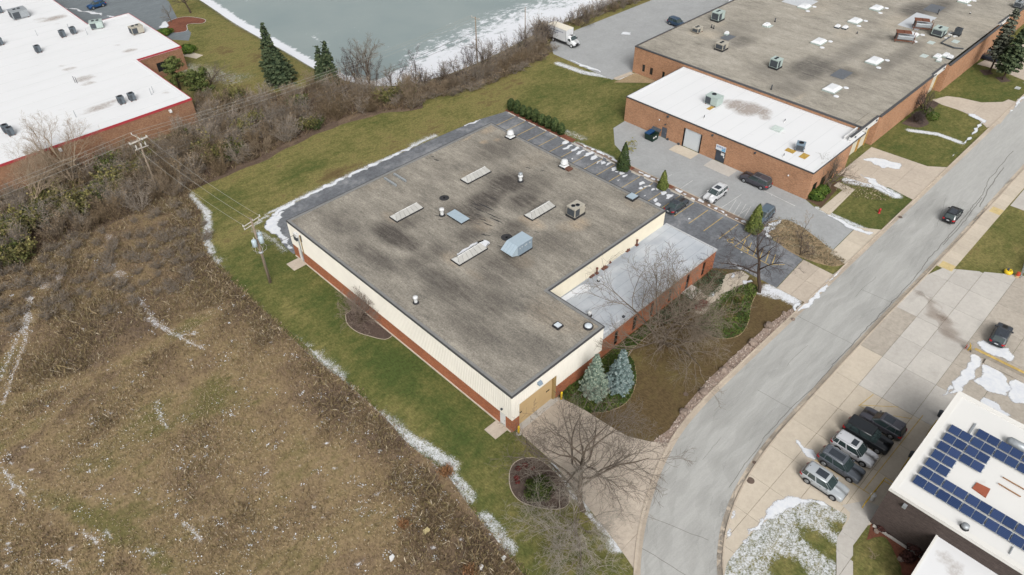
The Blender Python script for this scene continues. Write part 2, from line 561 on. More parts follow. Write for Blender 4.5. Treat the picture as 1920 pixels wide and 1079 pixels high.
def tone_f(P):
    x, y = P[:, 0], P[:, 1]
    t = np.full(len(P), 0.34)
    t = np.where((x < 36) & (y < 84), 0.17, t)                       # strip beside the long wall
    t = t + 0.2 * smooth01(1 - np.abs(x - 27.5) / 2.2) * (y < 84)
    t = t - blob(P, 31, 52, 2.5, 5, 0.16) - blob(P, 31.5, 44, 2.5, 4, 0.2) - blob(P, 30, 40, 3, 2, .12)
    t = np.where((x > 42.3) & (x < 78.3) & (y > 22) & (y < 37), 0.95, t)
    t = np.where((x > 20) & (x < 36.6) & (y < 36), 0.36, t)
    t = t + blob(P, 36, 22, 3, 5, 0.35) * (x < 36)
    t = np.where((y > 91.2) & (y < 113) & (x > 28), 0.44, t)
    t = t - blob(P, 35, 103, 5, 4, 0.2) - blob(P, 48, 101, 6, 2.5, 0.25) + blob(P, 52, 95, 6, 2.5, 0.25) + blob(P, 95, 101, 14, 4, 0.14)
    t = t + blob(P, 90, 96, 5, 3, 0.12) - blob(P, 106, 90, 9, 6, 0.14)
    t = np.where((x > 88) & (x < 118) & (y > 62) & (y < 92), 0.28, t) + blob(P, 96, 82, 6, 4, 0.12)
    t = np.where((y > 112) & (x > 43) & (x < 76), 0.46, t) + blob(P, 66, 150, 5, 22, 0.12)
    t = np.where((y < 14) & (x > 103), 0.42, t)
    t = np.where((y > 23) & (y < 36) & (x > 99), 0.26, t)
    return t


_gx = np.arange(-40, 260, 2.2); _gy = np.arange(-60, 300, 2.2)
_g = np.array(np.meshgrid(_gx, _gy)).reshape(2, -1).T
_fx = np.array(np.meshgrid(np.arange(20, 142, .65), np.arange(14, 113, .65))).reshape(2, -1).T
_fx = _fx[(((_fx[:, 0] < 45) | (_fx[:, 0] > 74) | (_fx[:, 1] < 37) | (_fx[:, 1] > 81)))]
_fx = _fx[(snow_f(_fx) > 0.02)]
_l2 = np.array([p for d in (-3.5, -2.2, -1.2, -.4, .4, 1.2, 2.4) for p in offset(resample(LAKE, 1.4, True), d)])
LAKE_Z = -1.1


def ground_z(P):
    sd = lake_sd(P)
    return -2.2 * smooth01((sd + 2.6) / 5.2)


ground = sheet('ground', [(-45, -65), (262, -65), (262, 305), (-45, 305)], M_LAWN, 0.0, None, {'tone': tone_f, 'snow': snow_f}, ground_z,
               pts=np.vstack([_g, _fx, _l2]), kind='structure')
sheet('outlying_ground', [(-2500, -2500), (2500, -2500), (2500, 2500), (-2500, 2500)], M_LAWN, -0.05, None, {'tone': lambda P: np.full(len(P), .5), 'snow': lambda P: np.zeros(len(P))},
      holes=[[(-44, -64), (261, -64), (261, 304), (-44, 304)]], kind='structure')

_t = NT('lake_ice')
_n = _t.noise(0.05, 4, 0.6); _n2 = _t.noise(0.55, 7, 0.72, sc=(0.8, 1.5, 1)); _n3 = _t.noise(2.6, 4, 0.7, sc=(1, 1.4, 1))
_w = _t.mix(_t.rng(_n, 0.3, 0.7), S(140, 156, 156), S(156, 168, 166))
_w = _t.mix(_t.rng(_n3, 0.62, 0.78, 0, 0.35), _w, S(190, 200, 202))
_h = _t.math('ADD', _t.math('MULTIPLY', _n2, 0.75), _t.math('MULTIPLY', _n3, 0.25))
_m = _t.rng(_t.math('SUBTRACT', _t.rng(_t.attr('snow'), 0, 1, 0.24, 0.80), _h), -0.02, 0.05)
_t.col(_t.mix(_m, _w, S(240, 243, 248)), _t.rng(_m, 0, 1, 0.30, 0.75), 0.3)


def ice_f(P):
    sd = lake_sd(P); x, y = P[:, 0], P[:, 1]
    w = np.where((x < 82) & (y > 122), 3.0, 13.0) * (1 + .22 * np.sin(x * .21) + .2 * np.sin(y * .17 + 1))
    s = smooth01(1.15 - sd / np.maximum(w, 3.5))
    s = np.maximum(s, 0.60 * smooth01(1.25 - sd / 24) * smooth01((x - 80) / 14) * smooth01((178 - y) / 30))
    return s


_l3 = np.array([p for d in (1, 2.2, 3.6, 5, 7, 9, 12, 15, 19) for p in offset(resample(LAKE, 2.0, True), d)])
_l3 = _l3[pip(LAKE, _l3)]
sheet('lake', offset(LAKE, -0.2), _t.m, LAKE_Z, 5.0, {'snow': ice_f}, pts=_l3, kind='structure')

# meadow and brush floor
MPOLY = [(-48, -58), (-4, -50)] + curve(MEADOW_EDGE, 3)[::-1] + [(30, 112), (8, 110), (-48, 108)]


def meadow_tone(P):
    x, y = P[:, 0], P[:, 1]
    t = np.full(len(P), 0.40)
    e = segdist(MEADOW_EDGE, P)
    t = t + 0.30 * smooth01(1 - e / 7.0) + 0.20 * smooth01((y - 62) / 26)
    t = t + blob(P, 9, 84, 9, 7, 0.15) + blob(P, 21, 30, 4, 7, 0.3) + blob(P, 15, 22, 5, 4, 0.2) + blob(P, 22, 57, 3, 5, 0.2)
    for ln in (GL([(-20, 775), (130, 715), (230, 678), (300, 645), (350, 612), (430, 570)]), GL([(-20, 880), (100, 935), (220, 990), (330, 1079)]), GL([(-20, 860), (90, 780), (160, 720)]), GL([(0, 700), (60, 590)])):
        t = t - .30 * smooth01(1.3 - segdist(ln, P) / 1.3)
    t = t + .14 * np.sin(x * .52 + 1.7 * np.sin(y * .31)) * np.sin(y * .47 + 1.1 * np.sin(x * .23))
    t = t - blob(P, 8, 66, 16, 3.5, 0.25) - blob(P, 13, 40, 5, 4, 0.12)
    return t


TRACKS = [GL([(55, 590), (30, 640), (10, 690), (0, 715)]), GL([(52, 590), (48, 640), (25, 700), (5, 760)]), GL([(60, 560), (48, 600)]),
          GL([(260, 560), (290, 600), (320, 625), (350, 640), (385, 655)]), GL([(275, 600), (330, 630), (370, 625)]), GL([(293, 755), (300, 780), (312, 800)]),
          GL([(5, 880), (20, 905), (45, 925)]), GL([(160, 1000), (185, 1020)]), GL([(270, 1030), (290, 1040)]), GL([(100, 1050), (130, 1065)]), GL([(195, 995), (205, 1010)]), GL([(345, 980), (378, 1015)])]
FLECKS = [G(rnd.uniform(0, 960), rnd.uniform(560, 1079)).xy for _ in range(260)]
FLECKS += [G(rnd.gauss(60, 50), rnd.uniform(820, 1079)).xy for _ in range(60)]
SNOWSPOTS = [(G(205, 500).xy, 1.2, .9), (G(225, 515).xy, 1.0, .9), (G(205, 445).xy, .9, .8), (G(85, 535).xy, 1.2, .85), (G(110, 520).xy, .8, .85), (G(340, 500).xy, .7, .7), (G(240, 555).xy, .5, .8),
             (G(55, 560).xy, .8, .9), (G(52, 600).xy, 1.0, .85), (G(210, 310).xy, 1.6, 1.0), (G(228, 303).xy, 1.2, 1.0), (G(250, 580).xy, .8, .6), (G(170, 580).xy, 1.4, .5), (G(190, 600).xy, 1.2, .5)]


def meadow_snow(P):
    s = np.full(len(P), 0.19)
    for ln in TRACKS: s = np.maximum(s, 0.62 * smooth01(1.3 - segdist(ln, P) / 0.36))
    for i, f in enumerate(FLECKS):
        r = 0.12 + 0.22 * ((i * 37) % 10) / 10
        m = (np.abs(P[:, 0] - f[0]) < 1.6) & (np.abs(P[:, 1] - f[1]) < 1.6)
        s[m] = np.maximum(s[m], (.6 + .25 * (i % 3 == 0)) * smooth01(1.4 - np.hypot(P[m, 0] - f[0], P[m, 1] - f[1]) / r))
    for c, r, k in SNOWSPOTS:
        s = np.maximum(s, k * .62 * smooth01(1.3 - np.hypot(P[:, 0] - c[0], (P[:, 1] - c[1]) * .7) / (r * 1.3)))
    e = segdist(MEADOW_EDGE, P)
    return np.maximum(s, 0.5 * smooth01(1 - e / 0.5))


_m1 = np.array(np.meshgrid(np.arange(-20, 34, .42), np.arange(14, 110, .42))).reshape(2, -1).T
_m1 = _m1[pip(MPOLY, _m1)]
sheet('meadow', MPOLY, M_MEADOW, 0.012, 3.0, {'tone': meadow_tone, 'snow': meadow_snow}, pts=_m1, kind='structure')
BRUSH_FLOOR = ragged([(-48, 107), (8, 109), (31, 108.6), (40, 108.8), (52, 109.6), (62, 109.8), (70, 107.5), (77, 103.8), (80, 108.5), (92, 103.6), (104, 103.4), (112, 104), (112, 112), (98, 112.2), (84, 113), (77, 117), (72.4, 126), (60, 131), (50, 130), (43.8, 128.8), (-48, 128)], 0.5, 2.0, 5)
sheet('brush_floor', BRUSH_FLOOR, M_MEADOW, 0.02, 1.2, {'tone': lambda P: np.full(len(P), .95), 'snow': lambda P: 0.2 + blob(P, 22, 118, 4, 3, .7)}, zf=lambda P: np.minimum(ground_z(P), 0), kind='structure')

# ------------------------------------------------------------------ street
SL = [(0, -26), (10, -9), (20, 5), (27, 12.2), (31.4, 15.9), (35.3, 18.4), (39.4, 20.4), (43.5, 21.9), (48, 23.0), (53, 23.5), (60, 23.6), (75, 23.5), (100, 23.4), (140, 23.3), (260, 23.2)]
SR = [(12, -32), (20, -16), (28, -2), (34.0, 6.8), (37.3, 10.0), (40.4, 11.9), (43.7, 13.2), (48, 14.2), (54, 14.8), (62, 14.9), (80, 14.8), (100, 14.4), (130, 14.2), (260, 14.0)]
SLc, SRc = curve(SL, 5), curve(SR, 5)
road = sheet('road', SLc + SRc[::-1], M_ROAD, 0.008, None, kind='structure')


def strip(name, line, w, mat, z, kind='structure', parent=None, n=None, z0=0.004):
    """a narrow flat band along a line"""
    a = offset(line, w / 2); b = offset(line, -w / 2); mb = MB(); k = len(line)
    mb.add([(p[0], p[1], z) for p in a] + [(p[0], p[1], z) for p in b], [(k + i, k + i + 1, i + 1, i) for i in range(k - 1)])
    o = mb.build(name, mat, parent)
    if kind: o['kind'] = kind
    return o


def wig(pts, amp, step=0.5, seed=1):
    rg = random.Random(seed); q = resample(pts, step); s = 0; out = []
    for p in q:
        s = s * 0.75 + rg.gauss(0, amp); out.append((p[0] + s * .4, p[1] + s))
    return out


def kerb(name, line, w=0.16, h=0.13, seg=3.0, gutter=0.5, side=1):
    """kerb laid in lengths with open joints, and the gutter pan beside it"""
    root = bpy.data.objects.new(name, None); COL.objects.link(root); root['kind'] = 'structure'
    q = resample(line, 0.75); per = max(1, int(seg / 0.75))
    for i in range(0, len(q) - 1, per):
        s = q[i:i + per + 1]
        if len(s) < 2: continue
        a = (s[0][0] + (s[1][0] - s[0][0]) * .03, s[0][1] + (s[1][1] - s[0][1]) * .03); s = [a] + s[1:]
        L, M_, N = offset(s, side * w), s, offset(s, -side * gutter)
        if side < 0: pass
        for nm, A, B, z in (('kerb_stone', L, M_, h), ('gutter_pan', M_, N, 0.02)):
            if gutter == 0 and nm == 'gutter_pan': continue
            k = len(A); mb = MB()
            vs = [(p[0], p[1], z) for p in A] + [(p[0], p[1], z) for p in B] + [(p[0], p[1], 0) for p in A] + [(p[0], p[1], 0) for p in B]
            fs = []
            for j in range(k - 1):
                fs += [(j, j + 1, k + j + 1, k + j), (2 * k + j, j + 0, k * 0 + j + 1, 2 * k + j + 1)[::1], (k + j, k + j + 1, 3 * k + j + 1, 3 * k + j)]
            fs += [(0, k, 3 * k, 2 * k), (k - 1, 3 * k - 1, 4 * k - 1, 2 * k - 1)[::-1]]
            mb.add(vs, fs).build(nm, M_KERB, root)
    return root


def between(line, x0, x1): return [p for p in line if x0 <= p[0] <= x1]


kerb('kerb', between(SLc, 2, 240))
kerb('kerb', between(SRc, 14, 240), side=-1)
# cracks and sealed joints in the street
for i, (pts, w) in enumerate([([(70, 15.6), (92, 15.3), (110, 15.9), (122, 16.3), (128, 17.2), (140, 17.4)], 0.10), ([(118, 15.2), (124, 16.2), (133, 16.6)], 0.14), ([(104, 15.4), (114, 15.7), (121, 16.0)], .10), ([(54, 15.7), (62, 15.6), (70, 15.5)], 0.07), ([(46, 14.9), (54, 15.6)], 0.06),
                              ([(60, 20.0), (60.3, 15.2)], .045), ([(75, 23), (75.2, 15.2)], .045), ([(86, 19.5), (86.4, 15)], .045), ([(66, 19.4), (71, 19.3)], .03), ([(84, 19.4), (90, 19.2)], .03), ([(47, 18.9), (51, 19.2)], .03), ([(108, 18), (117, 20)], .035), ([(35, 11.5), (34, 17.5)], .06), ([(39.4, 13), (37.2, 19)], .05)]):
    strip('road_crack', wig(pts, 0.05, 0.6, i), w, M_JOINT, 0.013)
for i, (p, r) in enumerate([(G(1407, 902), .42), (G(1414, 868), .2), (G(1286, 740), .3), (G(1353, 299), .3), (G(1688, 408), .3)]):
    o = MB().lathe([(r, 0), (r, 0.03), (r * .86, 0.035), (r * .84, 0.03), (0.02, 0.032)], 20, (p.x, p.y, 0.05 if i not in (3,) else .02)).build('manhole_cover', plain('rusty_iron', S(112, 96, 86), 0.8, var=.25))
    tag(o, ['round iron manhole cover in the tan concrete beside the street curve', 'small iron valve lid by the kerb of the tan lot', 'square-shouldered drain lid in the brown front lawn', 'drain lid in front of the dark double door', 'iron drain lid by the kerb of the neighbouring driveway'][i], 'manhole cover', 'iron covers set in the ground')

# ------------------------------------------------------------------ dark asphalt round the main warehouse
BLK = [(34.7, 82.0), (34.7, 84.2), (35.3, 87.3), (35.3, 91.5), (36.4, 92.3), (38.0, 93.2), (43, 93.4), (50, 93.7), (58, 93.6), (69.4, 93.3), (76, 93.0), (82, 92.6), (86.6, 91.5), (87.7, 91.4), (87.75, 60), (87.7, 36), (87.0, 31), (86.3, 28.4), (78.1, 27.9), (78.1, 33.4), (75.5, 36.5), (75.5, 80), (36.5, 81)]
sheet('asphalt_lot', BLK, M_BLACK, 0.016, None, kind='structure')
for k in range(21):
    y = 37.0 + 2.72 * k
    if y > 91: break
    strip('bay_line', [(82.0 if y < 78 else 81.5, y + .05), (87.2, y)], 0.11, M_YELLOW, 0.022)
hz = [(87.2, 37.0), (86.7, 31.2), (81.8, 31.6), (82.0, 37.0)]
strip('bay_line', [(82.0, 37.0), (81.8, 31.2), (83.4, 29.7)], 0.11, M_YELLOW, 0.022)
for k in range(6):
    y = 35.9 - k * 1.0
    strip('bay_line', [(82.0, y), (84.6, y + 0.9)], 0.11, M_YELLOW, 0.022)


def access_mark(c, sc=1.0, rz=0.0):
    """painted access symbol of a person in a wheeled chair"""
    mb = MB(); P = []

    def arc(cx, cy, r, a0, a1, w, n=12):
        vs = []
        for i in range(n + 1):
            a = R(a0 + (a1 - a0) * i / n)
            vs += [(cx + (r - w) * math.cos(a), cy + (r - w) * math.sin(a), 0), (cx + (r + w) * math.cos(a), cy + (r + w) * math.sin(a), 0)]
        mb.add(vs, [(2 * i, 2 * i + 1, 2 * i + 3, 2 * i + 2) for i in range(n)])

    def bar(x0, y0, x1, y1, w):
        dx, dy = x1 - x0, y1 - y0; L = math.hypot(dx, dy); nx, ny = -dy / L * w, dx / L * w
        mb.add([(x0 + nx, y0 + ny, .001), (x0 - nx, y0 - ny, .001), (x1 - nx, y1 - ny, .001), (x1 + nx, y1 + ny, .001)], [(0, 1, 2, 3)])
    arc(0, -0.15, 0.42, 120, 390, 0.065); arc(0.02, 0.78, 0.06, 0, 360, 0.06)
    bar(0, 0.62, 0.03, 0.02, 0.075); bar(0.03, 0.05, 0.42, 0.02, 0.065); bar(0.42, 0.02, 0.62, -0.45, 0.06); bar(0.02, 0.34, 0.36, 0.34, 0.05); bar(.62, -.45, .78, -.4, .05)
    o = mb.build('access_marking', M_YELLOW, None, kind='structure')
    o.location = (c[0], c[1], 0.024); o.scale = (sc,) * 3; o.rotation_euler = (0, 0, rz)


access_mark((82.9, 38.3), 1.0, R(-90)); access_mark((82.75, 35.6), 0.8, R(-90))
M_BLOCK = pm('wheel_stop_concrete', S(214, 208, 196), 0.1, objvar=.06)
for k in range(16):
    y = 89.7 - k * 2.72
    if 0 <= k <= 16 and y > 47:
        mb = MB(); mb.add([(-.09, -.95, 0), (.09, -.95, 0), (.09, .95, 0), (-.09, .95, 0), (-.06, -.92, .13), (.06, -.92, .13), (.06, .92, .13), (-.06, .92, .13)], [(0, 3, 2, 1), (4, 5, 6, 7), (0, 1, 5, 4), (1, 2, 6, 5), (2, 3, 7, 6), (3, 0, 4, 7)])
        o = mb.build('wheel_stop', M_BLOCK); o.location = (87.42, y, .016)
        tag(o, 'pale concrete wheel stop at the head of a marked bay', 'wheel stop', 'wheel stops along the east edge of the dark lot')

ISL = []
# neighbour's grey lot
sheet('neighbour_lot', [(90.3, 26.4), (90.6, 34.6), (88.9, 38.5), (88.8, 62), (90.6, 64.5), (92.5, 68.5), (97, 72.5), (100.6, 72.7), (100.6, 35.7), (99.3, 33.0), (99.0, 26.6)], M_LOT, 0.014, None, kind='structure')
for ln in [([(88.9, 48.2), (93.5, 48.2)], .1), ([(88.9, 44.0), (94.6, 43.8)], .1), ([(88.9, 41.0), (92, 40.9)], .1), ([(88.9, 51.8), (92.6, 51.8)], .1), ([(88.9, 55.4), (91.6, 55.4)], .1), ([(98.2, 42), (97.8, 36)], .14)]:
    strip('bay_line', ln[0], ln[1], M_WHITEP, 0.02)
for k in range(5): strip('bay_line', [(89.0, 42.6 - k * .9), (92.8, 43.6 - k * .9)], 0.09, M_WHITEP, 0.02)
# concrete aprons at the neighbour's doors
slabs('door_apron', GL([(1295, 287), (1312, 296), (1285, 279), (1265, 284)]) and [(97.9, 56.0), (100.5, 56.0), (100.5, 60.6), (97.9, 60.6)], [90, 105], [50, 70], M_CONC_T, 0.05)
slabs('door_apron', [(97.7, 48.2), (100.5, 48.2), (100.5, 53.2), (97.7, 53.2)], [90, 105], [40, 70], M_CONC_G, 0.05)
# back lot where the box truck stands
sheet('back_lot', [(112.5, 85.6), (118.8, 84.9), (260, 84.4), (260, 106), (206, 105.8), (160, 107.5), (125, 108.5), (117.5, 108.0), (113.4, 103)], M_LOT, 0.012, None, kind='structure')
slabs('back_lot_kerb', [(113, 84.9), (118, 84.3), (118, 85.2), (113.2, 85.8)], [110, 114.6, 120], [80, 90], M_KERB, .1)
sheet('island_mulch', [(87.85, 38), (88.85, 38), (88.8, 62.2), (88.4, 74), (87.85, 74)], pm('brown_rubble', S(146, 126, 112), .2, speck=.4, grime=.5), .02, None, kind='structure')
for _x in (87.78, 88.95): kerb('island_kerb', [(_x, 36.6), (_x, 62.5)], .12, .1, 3.0, 0)
for k in range(26):
    y = 38 + k * 1.35 + rnd.uniform(-.4, .4); x = 88.3 + rnd.uniform(-.3, .3); w = rnd.uniform(.3, .8)
    if min(abs(y - 62), abs(y - 53.8), abs(y - 37.3)) < 1.2: continue
    ISL.append([(x - .3, y - w), (x + .35, y - w * .7), (x + .3, y + w), (x - .25, y + w * .8)])
sheet('bare_bank', [(111.8, 84.6), (116, 80.0), (118.3, 77.5), (118.4, 84.2)], M_STRAW, 0.011, None, kind='structure')

# concrete driveways
slabs('driveway', [(35.4, 36.0), (42.2, 36.0), (43.0, 33.3), (43.2, 30), (43.6, 26.6), (44.8, 24.4), (46.3, 22.5), (43, 21.7), (39.4, 20.3), (35.3, 18.3), (31.7, 16.0), (32.6, 19.0), (34.0, 25.0), (35.2, 30)], [30, 38.7, 50], [10, 18.4, 22.0, 25.7, 29.2, 32.7, 36.1], M_CONC_P, 0.07)
slabs('driveway', [(78.1, 23.6), (86.2, 23.6), (86.3, 28.3), (78.1, 27.8)], [70, 82.2, 90], [20, 25.8, 30], M_CONC_P, 0.06)
slabs('driveway', [(89.6, 23.6), (101.2, 23.6), (99.2, 26.5), (90.4, 26.3)], [80, 90.4, 95.2, 99.5, 110], [20, 30], M_CONC_T, 0.06)
slabs('driveway', [(112.6, 23.5), (126.3, 23.5), (124.3, 26.0), (123.8, 35.6), (118.9, 35.6), (111.2, 35.6), (111.8, 31.5), (113.4, 27.8)], [100, 112.5, 117.5, 122, 130], [20, 27.5, 31.5, 36], M_CONC_P, 0.06)
slabs('driveway', GL([(1748, 188), (1775, 181), (1800, 184), (1840, 193), (1880, 192), (1900, 183), (1926, 166), (1876, 232), (1850, 240), (1830, 221), (1795, 206), (1766, 197)]), [130, 141.5, 146, 160], [20, 27.5, 36], M_CONC_P, 0.06)
slabs('driveway', GL([(1832, 121), (1870, 131), (1925, 153), (1990, 120), (2000, 60), (1900, 85)]), [150, 175, 183, 191, 199, 210], [20, 29, 36], M_CONC_P, 0.06)
slabs('pavement', GL([(1537, 393), (1555, 404), (1603, 356), (1572, 342), (1563, 349), (1580, 357)]), [90, 110], [26, 27.6, 29.6, 31.6, 33.6, 36], M_CONC_T, 0.05)
# concrete lot across the street
GREY = [(69.2, 5.2, 85.9, 12.3), (75.6, 11.8, 86, 15)]


def lot_pick(q):
    cx = sum(p[0] for p in q) / len(q); cy = sum(p[1] for p in q) / len(q)
    if 69.3 < cx < 75.7 and cy < 9: return M_CONC_G
    if 69 < cx < 86 and 5.3 < cy < 12: return M_CONC_G
    if 74.7 < cx < 88 and cy > 11.8: return M_CONC_D
    if cx > 86 and cy < 5.3: return M_CONC_D
    if cx > 86: return M_CONC_G if cy > 6 else M_CONC_P
    if cx > 69 and cy < 5.3: return M_CONC_D
    return M_CONC_T


LOT2 = offset(between(SRc, 36.5, 98.4), -.1) + [(98.6, 13.4), (103.8, 6.1), (112, -6), (112, -30), (70, -30), (69.7, 2.5), (52.4, 2.5), (50.5, 3.5), (49.9, 4.2), (51.0, 5.4), (49.8, 7.2), (47.5, 8.2), (45.3, 7.5), (43.0, 7.0), (40.0, 7.4), (37.5, 8.2)]
slabs('concrete_lot', LOT2, [30, 40, 44.6, 49.0, 53.9, 59.0, 64.1, 69.2, 75.7, 80.8, 85.9, 91.0, 96.2, 101.4, 106.6, 112], [-30, -20, -10, -4.6, 0.6, 5.3, 8.95, 11.85, 15], None, 0.06, 0.035, pick=lot_pick)
# pavement slabs along the far side of the street
slabs('pavement', [(98.4, 12.2), (100.0, 12.2), (122, 12.2), (140, 12.1), (140, 14.0), (98.6, 14.28)], [95, 99.8] + [99.8 + 1.9 * k for k in range(1, 22)], [10, 15], M_CONC_T, 0.055)
slabs('pavement', [(122, 6), (140, 6), (140, 12.05), (121.8, 12.0)], [120, 125, 130, 140], [0, 9, 15], M_CONC_G, 0.055)
for q in ([(98.6, 12.2), (100.2, 12.2), (100.2, 14.0), (98.6, 14.0)], [(117.8, 12.25), (119.6, 12.2), (119.6, 13.8), (117.8, 13.85)]):
    o = MB().prism(q, .05, .066).build('kerb_ramp', pm('pale_yellow_ramp', S(222, 200, 146), .12, speck=.12, grime=.3)); o['kind'] = 'structure'
# rust coloured stain run across the lot, from the street towards the loading dock
RUST = pm('brown_runoff_stain', S(182, 162, 142), 0.14, (1, 1, 1), 0, .08, grime=.4)
# wear and dirt on the street: tyre lanes, gutter grime, worn spots
_t = NT('road_wear'); _h = _t.noise(.8, 5, .75, sc=(.4, 1.4, 1))
_t.set(_t.b.inputs['Alpha'], _t.math('MULTIPLY', _t.rng(_t.math('SUBTRACT', _t.rng(_t.attr('cover'), 0, 1, .1, .85), _h), -.9, .9), .13)); _t.col(S(120, 118, 114), .8, .2); M_WEAR = _t.m
_ctr = [((a[0] + b[0]) / 2, (a[1] + b[1]) / 2) for a, b in zip(resample(between(SLc, 18, 150), 3), resample(between(SRc, 25, 150), 3))]
WEARS = []
for d in (-2.9, -1.4, 1.3, 2.8): WEARS.append((offset(_ctr, d + .35), offset(_ctr, d - .35), .5))
_rk = between(SRc, 34, 140); WEARS.append((offset(_rk, .1), offset(_rk, .62), .3)); _lk = between(SLc, 30, 140); WEARS.append((offset(_lk, -.55), offset(_lk, -.1), .3))
# path of slabs beside the dark building
slabs('pavement', GL([(1568, 1130), (1568, 1010), (1592, 974), (1594, 962), (1578, 948), (1622, 940), (1650, 950), (1634, 976), (1599, 1024), (1599, 1130)]), [40, 47.4, 49.6, 55], [-8, -6, -4, -2, 0.3, 2.2, 6], M_CONC_G, 0.066)
for q in ([(52.9, 9.6), (54.7, 9.6)], [(55.6, 10.4), (55.7, 4.2)], [(52.5, 3.9), (52.45, 5.6)], [(52.5, 3.9), (54.3, 3.9)], [(55.6, 4.8), (70, 4.5)], [(66.2, 10.4), (66.2, 4.9)], [(68.6, 5.2), (66.4, 8.6)], [(69.2, 7.0), (66.4, 10.2)], [(69.0, 9.9), (66.2, 10.3)]):
    strip('bay_line', q, .09, pm('faded_yellow', S(224, 196, 142), .1, grime=.4) if False else M_YELLOW, 0.068)

# snow lying thick
def snow(poly, amp=0.25, step=0.4, z=0.05, seed=0, th=0.03, n=1, mat=None, name='snow'):
    q = ragged(poly, amp * .8, step, seed); ring = q + [q[0]]
    A = np.array(q); c = max(.12, min(.3, float(np.ptp(A, 0).min()) / 8))
    return sheet(name, ragged(offset_out(q, amp * .7), amp * .5, step, seed + 7), mat or M_DUST, z + .004 + (seed % 9) * .0015, c, {'cover': lambda P: smooth01(.36 + np.where(pip(q, P), 1, -1) * segdist(ring, P) / (amp * 2.0))}, kind='stuff')


def offset_out(q, d):
    a = sum(q[i][0] * q[(i + 1) % len(q)][1] - q[(i + 1) % len(q)][0] * q[i][1] for i in range(len(q))); s = -1 if a > 0 else 1
    o = offset([q[-1]] + list(q) + [q[0]], s * d)[1:-1]
    return o


for _i, (a_, b_, w_) in enumerate(WEARS): snow(resample(a_, 2) + resample(b_, 2)[::-1], w_, 1.5, .012 + .001 * _i, 0, mat=M_WEAR, name='road_wear')['kind'] = 'structure'
for _i, q_ in enumerate([GL([(1795, 398), (1825, 395), (1835, 402), (1805, 408)]), GL([(1655, 420), (1690, 400), (1700, 404), (1668, 425)]), GL([(1440, 700), (1470, 680), (1476, 690), (1448, 708)]), GL([(1700, 560), (1730, 548), (1736, 556), (1706, 566)]), GL([(1745, 690), (1760, 700), (1750, 712)]), GL([(1600, 840), (1625, 830), (1635, 845), (1608, 856)])]): snow(q_, .3, .5, .066 if _i > 2 else .03, _i, mat=M_WEAR, name='worn_spot')['kind'] = 'structure'
i = 0
for poly, amp, z in [
    ([(35.0, 91.6), (38.6, 93.0), (39.6, 92.6), (38.6, 91.0), (37.4, 90.6), (36.6, 88.6), (36.2, 86), (35.4, 83.2), (34.8, 83.2), (35.2, 87.3)], .3, .03),
    ([(37, 93.3), (44, 94.1), (60, 94.1), (72, 93.6), (72, 93.1), (60, 93.4), (44, 93.3), (38, 92.6)], .3, .03),
    ([(78, 93.2), (82, 92.9), (82, 92.4), (78, 92.7)], .3, .03)]:
    i += 1; snow(poly, amp, .35, z, i)
for k in range(18):   # drifts left in the bays
    y = 75.4 - k * 1.5 + rnd.uniform(-.3, .3)
    if y < 49: break
    x = rnd.uniform(85.3, 86.6); w = rnd.uniform(.7, 1.7); h = rnd.uniform(.25, .55)
    if 58 < y < 60: continue
    snow([(x - w * .4, y - h * .5), (x + w * .8, y - h), (x + w, y + h * .7), (x + w * .1, y + h), (x - w * .6, y + h * .3)], .16, .25, .03, 40 + k)
for k, q in enumerate(ISL): snow(q, .14, .25, .03, 400 + k)
for k, (x, y, w) in enumerate([(83.6, 70.6, .35), (84.0, 67.5, .3), (83.9, 60.6, .35), (84.5, 56.5, .5), (83.2, 54.6, .3), (85.7, 55.0, .5), (83.1, 45.9, .35), (81.5, 35.6, .25), (83.4, 52.6, .6), (86.0, 48.6, .3), (97.8, 40.2, .3), (82.6, 51.6, .9), (85.9, 62.5, .6), (86.2, 66.0, .7), (80.7, 74.4, .5)]):
    snow([(x - w, y - w * .4), (x + w * .6, y - w * .6), (x + w, y + w * .5), (x - w * .3, y + w * .6)], .1, .2, .03, 80 + k)
